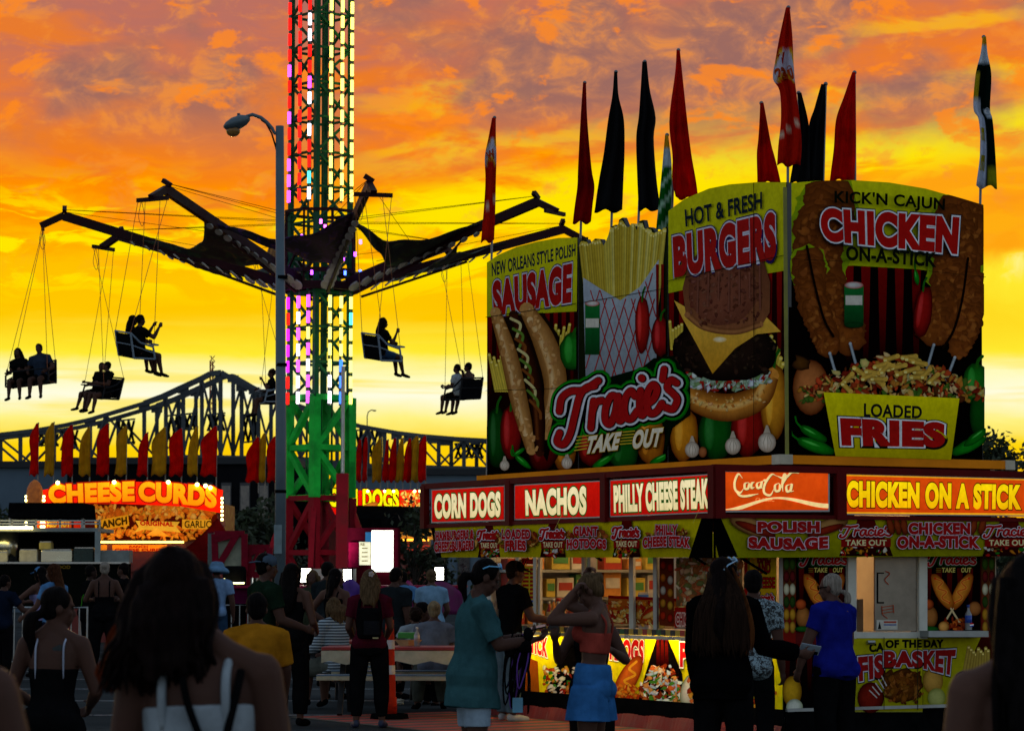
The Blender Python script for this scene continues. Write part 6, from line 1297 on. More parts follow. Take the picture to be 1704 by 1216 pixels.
def person(label, px, top, Y, yaw, wear, hair=('short', 'brown'), sex='f', skin='mid', pose=None, group=None, H=None, vox=.012, base=None, shoes=BLK, extra=None, tilt=None, key=None, eyes=False, wide=1.0):
    ps = dict(lean=2, side=0, twist=0, hy=0, hp=4, hr=0, la=((-.16, -.04, -1), (-.04, .25, -1)), ra=((.16, -.04, -1), (.04, .25, -1)), ll=((-.05, .02, -1), (0, -.03, -1)), rl=((.05, .02, -1), (0, -.03, -1)), curl=.5, hipz=None)
    ps.update(pose or {})
    if H is None: H = at(px, top, Y).z / (1.0 if ps['lean'] < 10 else .97)
    f = sex == 'f'; k = H / 1.68; kid = H < 1.45
    hs = (.16 if not kid else .19) * 1.0 * H / 1.68 / .16 * (1.0); hs = max(.86, min(1.06, H / 1.68 * (1.0 if not kid else 1.14)))
    J = {}; pel = V((0, 0, .525 * H))
    sp_ = (Matrix.Rotation(R(-ps['lean']), 3, 'X') @ Matrix.Rotation(R(ps['side']), 3, 'Y')); up = sp_ @ V((0, 0, 1)); tw = Matrix.Rotation(R(ps['twist']), 3, 'Z'); rt = tw @ V((1, 0, 0)); rt = (rt - up * rt.dot(up)).normalized(); fw = up.cross(rt).normalized()
    sw = (.098 if f else .113) * H * (1.04 if kid else 1); neck = pel + up * .31 * H; hm = Matrix.Rotation(R(ps['hy'] + ps['twist']), 3, 'Z') @ Matrix.Rotation(R(-ps['lean'] * .5 - ps['hp']), 3, 'X') @ Matrix.Rotation(R(ps['hr'] + ps['side'] * .5), 3, 'Y'); hd = hm @ V((0, 0, 1)); hc = neck + (up * .45 + hd * .55).normalized() * (.048 * H + .052 * hs) + hm @ V((0, .012, 0)) + hd * .028 * hs + rt * ps.get('hoff', 0)
    hipw = (.056 if f else .052) * H
    legs = {}
    for s_, kx in (('l', -1), ('r', 1)):
        h0 = pel + V((kx * hipw, 0, -.02 * H)); t, sh = ps[s_ + 'l']; kn = h0 + nz(t) * .240 * H; an = kn + nz(sh) * .235 * H; legs[s_] = (h0, kn, an)
    low = min(l[2].z for l in legs.values()); dz = (.042 * H - low) if ps['hipz'] is None else ps['hipz'] - pel.z
    D = V((0, 0, dz)); pel = pel + D; neck = neck + D; hc = hc + D; legs = {a: tuple(q + D for q in b) for a, b in legs.items()}
    arms = {}
    for s_, kx in (('l', -1), ('r', 1)):
        sh0 = neck - up * .036 * H + rt * kx * sw; u_, fo = ps[s_ + 'a']; e = sh0 + nz(u_) * .172 * H; w_ = e + nz(fo) * .150 * H; arms[s_] = (sh0, e, w_, nz(fo))
    # ---- body
    W = wide
    def tr(t, rx, ry, off=0.): c = pel + up * (t * H); return (c + fw * off * H, rt * rx * H * W, fw * ry * H * W)
    tor = [tr(-.075, .045, .04), tr(-.05, .078 if f else .070, .060), tr(0, .092 if f else .085, .066, -.004), tr(.045, .085, .06), tr(.09, .070 if f else .078, .052), tr(.15, .078 if f else .088, .058), tr(.20, .088 if f else .100, .066, .004), tr(.245, .090 if f else .104, .060), tr(.275, .082 if f else .096, .048, -.004), tr(.300, .05, .036, -.006), tr(.315, .03, .03, -.004)]
    mb = MB(); mb.loft(tor, 18); mb.limb([neck - up * .02 * H, hc - hd * .05 * hs - (hm @ V((0, .012, 0)))], [.034 * H, .030 * H], 12)
    for s_, kx in (('l', -1), ('r', 1)): mb.tube([neck + up * .022 * H + rt * kx * .012 * H - fw * .008 * H, neck - up * .006 * H + rt * kx * sw * .45 - fw * .008 * H, arms[s_][0] + up * .004 * H - rt * kx * .004 * H], [.024 * H, .026 * H, .026 * H], 10)
    if f:
        for kx in (-1, 1): mb.ell(pel + up * .205 * H + fw * .055 * H + rt * kx * .042 * H, (.042 * H * W, .036 * H, .04 * H), n=12, m=8)
    for kx in (-1, 1): mb.ell(pel + fw * -.035 * H + rt * kx * .045 * H - up * .03 * H, (.05 * H * W, .05 * H, .055 * H), n=12, m=8)
    mb.ell(hc + hd * .022 * hs - hm @ V((0, .008 * hs, 0)), (.073 * hs, .093 * hs, .090 * hs), hm, 16, 12); mb.ell(hc + hm @ V((0, .034, -.055)) * hs, (.052 * hs, .056 * hs, .062 * hs), hm, 14, 10); mb.ell(hc + hm @ V((0, .068, -.098)) * hs, (.022 * hs, .02 * hs, .018 * hs), hm)
    mb.tube([hc + hm @ V((0, .082, .006)) * hs, hc + hm @ V((0, .098, -.02)) * hs, hc + hm @ V((0, .108, -.040)) * hs, hc + hm @ V((0, .088, -.048)) * hs], [.008 * hs, .011 * hs, .014 * hs, .010 * hs], 8)
    for kx in (-1, 1): mb.ell(hc + hm @ V((kx * .075, -.008, -.018)) * hs, (.010 * hs, .02 * hs, .032 * hs), hm, 10, 8); mb.ell(hc + hm @ V((kx * .03, .078, .018)) * hs, (.026 * hs, .014 * hs, .009 * hs), hm, 8, 6); mb.ell(hc + hm @ V((kx * .036, .062, -.03)) * hs, (.026 * hs, .022 * hs, .022 * hs), hm, 8, 6)
    mb.ell(hc + hm @ V((0, .088, -.066)) * hs, (.024 * hs, .012 * hs, .006 * hs), hm, 8, 6); mb.ell(hc + hm @ V((0, .085, -.078)) * hs, (.020 * hs, .012 * hs, .007 * hs), hm, 8, 6)
    aw = (.030 if f else .035) * H * W; fr_ = max(.0078, vox * .72)
    for s_, kx in (('l', -1), ('r', 1)):
        a0, e, w_, fo = arms[s_]; mb.limb([a0, a0 * .55 + e * .45, e], [aw * 1.12, aw * .98, aw * .78], 12); mb.limb([e, e * .6 + w_ * .4, w_], [aw * .80, aw * .78, aw * .52], 12)
        # hand: palm, four bent fingers, thumb
        side = fo.cross(V((0, 0, 1))); side = side.normalized() if side.length > .15 else rt * kx; pn = ps.get('palm' + s_); pn = nz(pn) if pn else nz((-kx * .9, .25, -.2)); pn = (pn - fo * pn.dot(fo)); pn = pn.normalized() if pn.length > .1 else side; ac = fo.cross(pn).normalized()
        th = -ac if (ac.y > 0) != (kx > 0) else ac; th = ac if ac.y + ac.z * .5 > 0 else -ac
        q = k * (1 if not kid else 1.05); pc = w_ + fo * .045 * q; MM = Matrix((ac, fo, pn)).transposed(); mb.ell(pc, (.040 * q, .052 * q, .017 * q + vox * .3), MM, 12, 8); c_ = ps['curl']
        for j, (xo, ln) in enumerate(((-.030, .060), (-.010, .075), (.010, .080), (.029, .070))):
            xo = xo * (1 if th.dot(ac) > 0 else -1); b0 = w_ + fo * .085 * q + ac * xo * q; cc = c_ * (1 + .12 * (3 - j)); d1 = (fo * math.cos(cc * .9) + pn * math.sin(cc * .9)); d2 = (fo * math.cos(cc * 2.0) + pn * math.sin(cc * 2.0)); p1 = b0 + d1 * ln * .5 * q; p2 = p1 + d2 * ln * .5 * q; mb.limb([b0 - fo * .02, b0, p1, p2], [fr_ * 1.1, fr_ * 1.1, fr_, fr_ * .85], 8)
        t0 = w_ + fo * .025 * q + th * .030 * q; t1 = t0 + (fo * .7 + th * .6 + pn * .35).normalized() * .035 * q; t2 = t1 + (fo * .9 + th * .1 + pn * (.3 + c_ * .4)).normalized() * .03 * q; mb.limb([t0 - th * .015, t1, t2], [fr_ * 1.35, fr_ * 1.2, fr_ * .95], 8)
        J['hand_' + s_] = w_ + fo * .09 * q + pn * .022 * q; J['fo_' + s_] = fo; J['pn_' + s_] = pn; J['elbow_' + s_] = e; J['wrist_' + s_] = w_
    tk = (.052 if f else .052) * H * W; feet = {}
    for s_, kx in (('l', -1), ('r', 1)):
        h0, kn, an = legs[s_]; mb.limb([h0, h0 * .5 + kn * .5, kn], [tk * 1.08, tk * .95, tk * .66], 14); cb_ = (kn * .65 + an * .35) - fw * .012 * H * (1 if abs((an - kn).normalized().z) > .7 else 0); mb.limb([kn, cb_, an], [tk * .68, tk * .66, tk * .40], 12)
        ft = ps.get('f' + s_); fd = nz(ft) if ft else nz((kx * .25, 1, 0 if ps['hipz'] is None else -.35)); hl = an - fd * .03 * k - V((0, 0, .028 * k)); toe = an + fd * .155 * k - V((0, 0, .040 * k)) * (1 if ps['hipz'] is None else .3); mb.limb([hl, an * .5 + toe * .5 - V((0, 0, .012 * k)), toe], [.028 * k, .034 * k, .022 * k], 10); feet[s_] = (hl, an, toe, fd)
    root = bpy.data.objects.new('person', fuse(mb, vox)); COL.objects.link(root); root.data.materials.append(SKIN[skin]); tag(root, label, 'person', group)
    if base is not None: root.location = base
    else: g_ = at(px, 963, Y); root.location = (g_.x, Y, 0)
    root.rotation_euler = (0, 0, R(yaw)) if tilt is None else (R(tilt[0]), R(tilt[1]), R(yaw))
    def part(name, mb_, m, fold=0., vx=None, sm=3, ff=9.):
        me = fuse(mb_, vx or vox, sm, fold, ff, int(abs(px)) % 97 + len(name)); me.materials.append(m); o = bpy.data.objects.new(name, me); COL.objects.link(o); o.parent = root; return o
    def raw(name, mb_, m, smooth=True): o = bpy.data.objects.new(name, mb_.mesh(name, m, None, smooth)); COL.objects.link(o); o.parent = root; return o
    def ring_at(t, g_):     # torso ring interpolated at height t (fraction above pelvis), grown by g_
        if t < -.06: c, a, b = tor[1]; g2 = g_ + .012; return (c + up * (t + .05) * H, a * ((a.length + g2) / a.length), b * ((b.length + g2) / b.length))
        ts = [-.075, -.05, 0, .045, .09, .15, .20, .245, .275, .300, .315]
        for i in range(len(ts) - 1):
            if t <= ts[i + 1]: break
        q = max(0, min(1, (t - ts[i]) / (ts[i + 1] - ts[i]))); A, B = tor[i], tor[i + 1]; c, a, b = (A[j] * (1 - q) + B[j] * q for j in range(3)); return (c, a * ((a.length + g_) / a.length), b * ((b.length + g_) / b.length))
    def sleeve(m_, s_, fr0, g_):
        a0, e, w_, fo = arms[s_]; pts, rr = [a0 - (e - a0) * .10, a0], [aw * 1.22 + g_, aw * 1.32 + g_]
        if fr0 <= 1: q = a0 * (1 - fr0) + e * fr0; pts += [(a0 + q) / 2, q]; rr += [aw * 1.05 + g_ * 1.2, aw * .9 + g_ * 1.6]
        else: q = e * (2 - fr0) + w_ * (fr0 - 1); pts += [(a0 + e) / 2, e, (e + q) / 2, q]; rr += [aw + g_, aw * .86 + g_, aw * .8 + g_, aw * .6 + g_]
        m_.tube(pts, rr, 14)
    def top_mb(hem, nk, g_, slv=0., loose=0., bust=True):
        m_ = MB(); n = 10; m_.loft([ring_at(hem + (nk - hem) * i / n, g_ + loose * (1 - i / n) ** (1.3 if hem > -.1 else .75)) for i in range(n + 1)], 20)
        if f and bust and nk > .2:
            for kx in (-1, 1): m_.ell(pel + up * .205 * H + fw * (.055 * H + g_) + rt * kx * .042 * H, (.044 * H * W + g_, .036 * H, .042 * H), n=12, m=8)
        if -.1 < hem < .0:
            for kx in (-1, 1): m_.ell(pel + fw * -.035 * H + rt * kx * .045 * H - up * max(hem + .055, .0 if hem > -.03 else -.03) * 0 - up * (.03 if hem < -.06 else -.005) * H, (.05 * H * W + g_ + loose * .6 + .010, .05 * H + g_ + loose * .6 + .010, .055 * H + .012), n=12, m=8)
        if slv:
            for s_ in 'lr': sleeve(m_, s_, slv, g_)
            m_.limb([arms['l'][0] - up * .002 * H, neck - up * .012 * H - fw * .006 * H, arms['r'][0] - up * .002 * H], [aw * 1.12 + g_, .036 * H + g_, aw * 1.12 + g_], 12)
        return m_
    out = {}
    for it in wear:
        kd, m_ = it[0], it[1]; o_ = it[2] if len(it) > 2 else {}
        if kd == 'tee': out[kd] = part('shirt', top_mb(o_.get('hem', -.05), .300, .012, o_.get('slv', .62), o_.get('loose', .015)), m_, o_.get('fold', .007), ff=o_.get('ff', 9))
        elif kd == 'hoodie': out[kd] = part('hoodie', top_mb(o_.get('hem', -.07), .305, .022, 1.93, o_.get('loose', .03)), m_, .010)
        elif kd in ('tank', 'crop', 'bra'):
            mm = top_mb(o_.get('hem', -.04 if kd == 'tank' else .13), o_.get('nk', .225), .007, 0, o_.get('loose', .004)); part('top', mm, m_, .003); sm_ = MB(); wd = o_.get('strap', .010)
            for kx in (-1, 1):
                pts = []
                for t, g_, fr0 in ((o_.get('nk', .225) - .015, .0, 1), (.272, .014, .9), (.312, .016, .2), (.285, .016, -.65), (.25, .007, -.97), (o_.get('nk', .225) - .035, -.006, -1)):
                    c, a, b = ring_at(t, g_); pts.append(c + a.normalized() * kx * .050 * H * (1 if t < .29 else 1.08) + b * fr0 * .93)
                cp_ = catmull3(pts); nn_ = len(cp_); sm_ = MB(); sm_.tube(cp_, [wd * k * min(1, .25 + 5 * i / nn_, .6 + 4 * (nn_ - 1 - i) / nn_) for i in range(nn_)], 8); raw('strap', sm_, o_.get('sm', m_))
        elif kd in ('pants', 'shorts'):
            fr0 = o_.get('len', 1.93 if kd == 'pants' else .62); g_ = o_.get('g', .010); m2 = MB(); m2.loft([ring_at(-.075, g_), ring_at(-.05, g_ + .006), ring_at(0, g_ + .006), ring_at(.05, g_ + .006), ring_at(o_.get('waist', .075), g_)], 20)
            for kx in (-1, 1): m2.ell(pel + fw * -.035 * H + rt * kx * .045 * H - up * .03 * H, (.05 * H * W + g_, .05 * H + g_, .055 * H), n=12, m=8)
            fl = o_.get('flare', 0.)
            for s_ in 'lr':
                h0, kn, an = legs[s_]
                if fr0 <= 1: q = h0 * (1 - fr0) + kn * fr0; m2.tube([h0, (h0 + q) / 2, q], [tk * 1.1 + g_, tk * 1.04 + g_ + fl * .5, tk * .95 + g_ + fl], 16)
                else: q = kn * (2 - fr0) + an * (fr0 - 1); m2.limb([h0, (h0 + kn) / 2, kn], [tk * 1.1 + g_, tk * 1.0 + g_, tk * .82 + g_], 14); m2.tube([kn, (kn + q) / 2, q], [tk * .84 + g_, tk * .78 + g_ + fl * .5, tk * .5 + g_ + fl], 14)
            part('trousers' if fr0 > 1 else 'shorts', m2, m_, o_.get('fold', .006))
        elif kd == 'skirt': m2 = MB(); m2.loft([ring_at(.09, .012), ring_at(.03, .02), ring_at(-.05, .035), tuple(x if i else x - up * .12 * H for i, x in enumerate(ring_at(-.06, .06)))], 20); part('skirt', m2, m_, .012)
        elif kd == 'cap':
            mc = MB(); mc.ell(hc + hd * .045 * hs - hm @ V((0, .006, 0)), (.086 * hs, .104 * hs, .076 * hs), hm, 14, 10); sg_ = -1 if o_.get('back') else 1; mc.loft([(hc + hm @ V((0, sg_ * y_, z_)) * hs, hm @ V((rx_, 0, 0)) * hs, hm @ V((0, 0, .007)) * hs) for y_, z_, rx_ in ((.07, .035, .075), (.12, .030, .070), (.165, .022, .045), (.178, .018, .015))], 12); part('cap', mc, m_, 0, min(vox, .010))
        elif kd == 'buckethat':
            mc = MB(); mc.loft([(hc + hd * z_ * hs, hm @ V((r_, 0, 0)) * hs, hm @ V((0, r_ * 1.08, 0)) * hs) for z_, r_ in ((-.045, .20), (-.01, .205), (.03, .17), (.055, .12), (.10, .112), (.135, .085), (.145, .03))], 20); part('hat', mc, m_, .004)
        elif kd == 'glasses_up':
            ms = MB()
            for kx in (-1, 1): ms.tube([hc + hm @ V((kx * .034, .050, .104)) * hs, hc + hm @ V((kx * .034, .056, .109)) * hs], .024 * hs, 10); ms.tube([hc + hm @ V((kx * .060, .050, .100)) * hs, hc + hm @ V((kx * .086, -.03, .065)) * hs, hc + hm @ V((kx * .084, -.06, .03)) * hs], .005 * hs, 6)
            ms.tube([hc + hm @ V((-.060, .05, .106)) * hs, hc + hm @ V((.060, .05, .106)) * hs], .005 * hs, 6); raw('sunglasses', ms, m_)
        elif kd == 'glasses':
            ms = MB()
            for kx in (-1, 1): ms.tube([hc + hm @ V((kx * .032, .098, .004)) * hs, hc + hm @ V((kx * .032, .101, .004)) * hs], .024 * hs, 10); ms.tube([hc + hm @ V((kx * .056, .096, .006)) * hs, hc + hm @ V((kx * .082, .0, .004)) * hs], .004 * hs, 6)
            raw('glasses', ms, m_)
        elif kd == 'crossstrap': ms = MB(); ms.tube(catmull3([ring_at(.27, .016)[0] + ring_at(.27, .016)[1] * .7 - ring_at(.27, .02)[2] * .55, ring_at(.15, .02)[0] - ring_at(.15, .022)[2] * 1.0, ring_at(.03, .02)[0] - ring_at(.03, .02)[1] * .8 - ring_at(.03, .024)[2] * .6]), .009, 6); raw('cross_strap', ms, m_)
    # ---- shoes
    if shoes is not None:
        for s_ in 'lr': ms = MB(); hl, an, toe, fd = feet[s_]; ms.limb([hl, an * .5 + toe * .5 - V((0, 0, .012 * k)), toe], [.036 * k, .042 * k, .030 * k], 10); ms.limb([hl + V((0, 0, .01)), an], [.037 * k, .036 * k], 10); part('shoe', ms, shoes)
    # ---- hair
    st, hcM = hair[0], HAIR[hair[1]]; hb = MB(); rs = random.Random(int(abs(px) + top)); bk = hm @ V((0, -1, 0))
    if st != 'none':
        hb.ell(hc + hd * .034 * hs + bk * .022 * hs, (.083 * hs, .094 * hs, .090 * hs), hm, 16, 12)
        if st != 'buzz': hb.ell(hc + hd * -.005 * hs + bk * .045 * hs, (.076 * hs, .062 * hs, .085 * hs), hm, 14, 10)
        L = hair[2] if len(hair) > 2 else .3
        if st in ('long', 'bob', 'half'):
            wv = .088 * hs if st != 'bob' else .10 * hs; p = hc + bk * .045 * hs; rings = []; n = 8
            for i in range(n + 1):
                q = i / n; z = p - V((0, 0, 1)) * (L * q - .02) ; c, a, b = ring_at(max(-.05, min(.315, (z - pel).dot(up) / H)), 0); dk_ = max(p.dot(-fw), (c - b).dot(-fw) + .03); z = z + fw * (-(dk_) - z.dot(fw)) * min(1, q * 2.2) * .9 + bk * 0
                tp = 1 - .35 * q ** 3; rings.append((z, hm @ V((wv * (1 + .28 * math.sin(q * 2.6)) * tp, 0, 0)), hm @ V((0, .058 * hs * (1 - .35 * q), 0))))
            hb.loft(rings, 16)
            for i in range(26):
                a_ = rs.uniform(-1, 1); x0 = rings[0][1] * a_ * .95; pts = []
                for j in (0, 2, 4, 6, 7, 8):
                    c, a, b = rings[j]; pts.append(c + a * a_ * (1 + .10 * math.sin(j + i)) - (hm @ V((0, 1, 0))) * (b.length * math.sqrt(max(0, 1 - a_ * a_)) * .8) + V((rs.uniform(-.008, .008), 0, 0)))
                pts.append(pts[-1] + V((rs.uniform(-.02, .02), 0, -rs.uniform(.01, .07)))); hb.tube(pts, [.016, .017, .016, .014, .011, .008, .003], 6)
            for kx in (-1, 1): hb.limb([hc + hm @ V((kx * .070, .035, .055)) * hs, hc + hm @ V((kx * .084, .015, -.03)) * hs, hc + hm @ V((kx * .082, -.015, -.12)) * hs], [.018 * hs, .022 * hs, .022 * hs], 8)
        if st in ('pony', 'lowpony'):
            z0 = .02 if st == 'pony' else -.05; p = hc + hm @ V((0, -.105, z0)) * hs; pts = [p, p + bk * .05 - V((0, 0, .03)), p + bk * .055 - V((0, 0, .10)), p + bk * .045 - V((0, 0, L * .6)), p + bk * .03 - V((0, 0, L))]; hb.limb(catmull3(pts), [(.026 + .012 * math.sin(3.14 * i / 24) - .016 * (i / 24) ** 2) * (1 if L > .15 else .72) for i in range(25)], 10)
        if st == 'bun': hb.ell(hc + hm @ V((0, -.095, .045)) * hs, (.05 * hs, .045 * hs, .045 * hs), hm, 12, 8)
        if st == 'topbun': hb.ell(hc + hm @ V((0, -.055, .125)) * hs, (.05 * hs, .05 * hs, .042 * hs), hm, 12, 8)
        if st == 'curly':
            for i in range(40): a_ = rs.uniform(0, 6.28); z_ = rs.uniform(-.7, 1); r_ = math.sqrt(1 - z_ * z_); hb.ell(hc + hm @ V((r_ * math.cos(a_) * .085, r_ * math.sin(a_) * .085 - .03, z_ * .09 + .02)) * hs, (.024, .024, .024), n=7, m=5)
        out['hair'] = part('hair', hb, hcM, .006 if st != 'buzz' else .002, min(vox, .010), 2, 28.)
    if eyes:
        for kx in (-1, 1): raw('eye', MB().ell(hc + hm @ V((kx * .031, .083, .002)) * hs, (.013 * hs, .008 * hs, .007 * hs), hm, 10, 8), mat('eye dark', (.02, .015, .012), .2))
    MW = Matrix.Translation(root.location) @ Euler(root.rotation_euler).to_matrix().to_4x4(); J.update(head=hc, neck=neck, pel=pel, up=up, fw=fw, rt=rt); J['M'] = MW; J['root'] = root; J['hm'] = hm; J['ring'] = ring_at; J['H'] = H
    if key: PEOPLE[key] = J
    return J
def catmull3(pts, k=6):
    P = [V(p) for p in pts]; P = [2 * P[0] - P[1]] + P + [2 * P[-1] - P[-2]]; o = []
    for i in range(1, len(P) - 2):
        for j in range(k):
            t = j / k; a, b, c, d = P[i - 1:i + 3]; o.append(.5 * ((2 * b) + (c - a) * t + (2 * a - 5 * b + 4 * c - d) * t * t + (3 * b - a - 3 * c + d) * t ** 3))
    o.append(P[-2]); return o
def phone(label, J, s_, m=None, lit=False, off=(0, 0, 0), face=None):
    p = J['M'] @ (J['hand_' + s_] + V(off)); R3 = J['M'].to_3x3(); fo = (R3 @ J['fo_' + s_]).normalized(); pn = (R3 @ J['pn_' + s_]).normalized(); ac = fo.cross(pn); M = Matrix((ac, fo, pn)).transposed()
    t = thing('phone', label, 'phone', p); MB().box(p, (.072, .150, .009), M).build('casing', m or blk, t, bevel=.003); MB().box(p + pn * .0056, (.066, .140, .002), M).build('screen', mat('phone screen', (.02, .03, .04), .1, spec=.8), t); MB().box(p - pn * .0056 + fo * .05 - ac * .02, (.024, .030, .003), M).build('camera_bump', blk, t); return t
# ---- the crowd, nearest first
DN = (0, 0, -1)
# woman with big dark hair in the foreground
J = person('nearest woman, seen from behind with big dark red tinged hair and white bralette straps', 342, 922, 7.0, -4, [('bra', WHITE, dict(nk=.228, hem=.12, strap=.012)), ('pants', BLK, dict(waist=.06))], ('long', 'sable', .20), pose=dict(side=-2, hoff=-.052, hy=14, hr=-6, la=((-.18, .02, -1), (.0, .5, -1)), ra=((.20, .05, -1), (-.05, .5, -1))), vox=.007, key='near', skin='mid')
rs = random.Random(5); hb = MB(); hc, hm, ring = J['head'], J['hm'], J['ring']
for i in range(230):       # loose strands, fuller on her left
    a = rs.uniform(-1, 1); L = rs.uniform(.16, .235); w0 = .085; p0 = hc + hm @ V((w0 * a, -.07 + .06 * abs(a), .06 + .05 * (1 - abs(a)))); x1 = a * rs.uniform(.085, .128) - .012
    pts = [p0, p0 + V((a * .035, -.03, -.10)), hc + V((x1, -.085 + rs.uniform(-.03, .02), -L * .62)), hc + V((x1 * 1.10 - .015 * (a < 0), -.095 + rs.uniform(-.03, .03), -L * .85)), hc + V((x1 * (1.0 + rs.uniform(-.1, .3)) + (-.03 if a < -.5 else 0), -.10, -L - rs.uniform(0, .04)))]
    hb.tube(catmull3(pts, 4), [.010, .012, .012, .012, .012, .012, .011, .010, .010, .009, .008, .007, .006, .005, .004, .003, .0015], 6)
o = bpy.data.objects.new('loose_hair', hb.mesh('loose_hair', HAIR['sable'], None, True)); COL.objects.link(o); o.parent = J['root']
hb = MB()
for i in range(20):
    t = rs.uniform(0, 1); p0 = hc + hm @ V((-.088, .01 - .03 * t, -.02)); x1 = -.128 - .03 * rs.random(); pts = [p0, hc + V((x1 + .005, -.02, -.09)), hc + V((x1 - .02 * rs.random(), -.04 + .05 * t, -.15)), hc + V((x1 - .03 * rs.random() - .005, -.05, -.20)), hc + V((x1 + .03 - .05 * rs.random(), -.06, -.23 - .03 * rs.random()))]
    hb.tube(catmull3(pts, 4), [.0045] * 12 + [.004, .0035, .003, .002, .001], 5)
o = bpy.data.objects.new('red_hair', hb.mesh('red_hair', hairmat('hair dyed red', (.10, .016, .004)), None, True)); COL.objects.link(o); o.parent = J['root']
bp2 = thing('bag_strap', 'black harness bag strap crossing the bare back of the nearest woman', 'bag strap', J['M'] @ (J['pel'])); H_ = J['H']; P = lambda t, x, g_=.014: (lambda c: J['M'] @ (c[0] + c[1].normalized() * x - c[2] * math.sqrt(max(.05, 1 - (x / c[1].length) ** 2))))(ring(t, g_))
mb = MB(); mb.tube(catmull3([P(.285, -.03), P(.24, -.015), P(.19, .012), P(.13, .05)]), .010, 8); mb.tube(catmull3([P(.28, .115), P(.24, .105), P(.19, .085), P(.13, .06)]), .011, 8); mb.build('strap', blk, bp2, True); mb = MB(); mb.box(P(.10, .05, .04), (.22, .05, .10)); mb.build('bag_top', blk, bp2, bevel=.01)
person('person at the left picture edge of whom only a bare upper arm shows', -168, 868, 5.0, 10, [('tank', BLK), ('pants', BLK)], ('short', 'brown'), pose=dict(ra=((.30, .03, -1), (.02, .3, -1))), vox=.008, wide=1.04)
J = person('woman with long black hair at the right picture edge, bare shoulder and pale strap', 1722, 935, 6.5, 8, [('tank', WHITE, dict(nk=.20)), ('pants', BLK)], ('long', 'black', .42), pose=dict(la=((-.18, .04, -1), (.02, .4, -1))), vox=.008, skin='light')
hb = MB(); hc, hm = J['head'], J['hm']
for i in range(120):
    a = rs.uniform(-1, 1); L = rs.uniform(.30, .46); p0 = hc + hm @ V((.085 * a, -.06, .05)); x1 = a * .12; pts = [p0, hc + V((a * .11, -.09, -.08)), hc + V((x1, -.10 + rs.uniform(-.02, .02), -L * .6)), hc + V((x1 * .95, -.10, -L))]
    hb.tube(catmull3(pts, 4), [.011] * 8 + [.009, .008, .006, .004, .002], 5)
o = bpy.data.objects.new('loose_hair', hb.mesh('loose_hair', HAIR['black'], None, True)); COL.objects.link(o); o.parent = J['root']
J = person('girl with a tattooed upper back and dark ponytail in a black camisole', 90, 982, 14.5, -6, [('tank', BLK, dict(nk=.19, strap=.006, sm=fab('pale strap', (.30, .33, .42)))), ('pants', BLK, dict(len=1.2))], ('lowpony', 'black', .26), pose=dict(hy=-62, la=((-.34, .02, -1), (.35, .8, -.35)), ra=((.34, .02, -1), (-.35, .8, -.35))), vox=.009, eyes=True, skin='mid', key='tat')
c, a, b = J['ring'](.262, .004); mb = MB(); q = [c + a.normalized() * x - b * math.sqrt(max(.1, 1 - (x / a.length) ** 2)) + J['up'] * z for x, z in ((.015, .0), (.05, .018), (.085, .006), (.06, -.016), (.02, -.014))]; mb.add(q, [(0, 1, 2, 3, 4)]); o = bpy.data.objects.new('tattoo', mb.mesh('tattoo', mat('tattoo ink', (.01, .016, .018), .6))); COL.objects.link(o); o.parent = J['root']
# teal tee woman
J = person('woman in an oversized teal tee and frayed pale denim shorts looking down at her phone', 788, 932, 19.0, -78, [('tee', TEAL, dict(hem=-.135, slv=.85, loose=.066, fold=.013)), ('shorts', DENIML, dict(len=.80, g=.006)), ('glasses_up', mat('blue mirror lens', (.10, .42, .75), .15, spec=.8))], ('lowpony', 'black', .22), pose=dict(hp=26, lean=3, la=((-.22, .40, -1), (.18, 1, .22)), ra=((.20, .42, -1), (-.22, 1, .16)), palml=(.2, 0, 1), palmr=(-.2, 0, 1), curl=.75), vox=.008, eyes=True, key='teal', wide=1.06)
phone('phone held up in both hands by the woman in the teal tee', J, 'l', off=(0, .02, .02))
hb = J['M'] @ V(J['wrist_r']) + V((-.10, 0, 0)); t = thing('lanyard_bunch', 'tangle of dark and purple lanyards hanging from the hands of the teal tee woman', 'lanyards', hb)
mb = MB(); mp = MB(); rs = random.Random(9)
for i in range(26):
    a = hb + V((rs.uniform(-.05, .07), rs.uniform(-.04, .04), rs.uniform(-.02, .05))); L = rs.uniform(.18, .5); x = rs.uniform(-.06, .06); pts = catmull3([a, a + V((x, 0, -L * .5)), a + V((x * .8, rs.uniform(-.03, .03), -L)), a + V((x * .3 + .03, 0, -L * .45)), a + V((.02, 0, -.02))], 5); (mp if i % 6 == 0 else mb).tube(pts, .006, 5)
for i in range(14): p = hb + V((rs.uniform(-.06, .08), rs.uniform(-.05, .05), rs.uniform(-.16, .04))); mb.ell(p, (.035, .03, .05), n=8, m=6)
mb.build('cords', blk, t, True); mp.build('purple_cords', mat('purple cord', (.12, .03, .30), .6), t, True); MB().box(hb + V((.0, -.05, -.44)), (.07, .01, .10)).build('badge', mat('badge blue', (.10, .28, .40), .4), t)
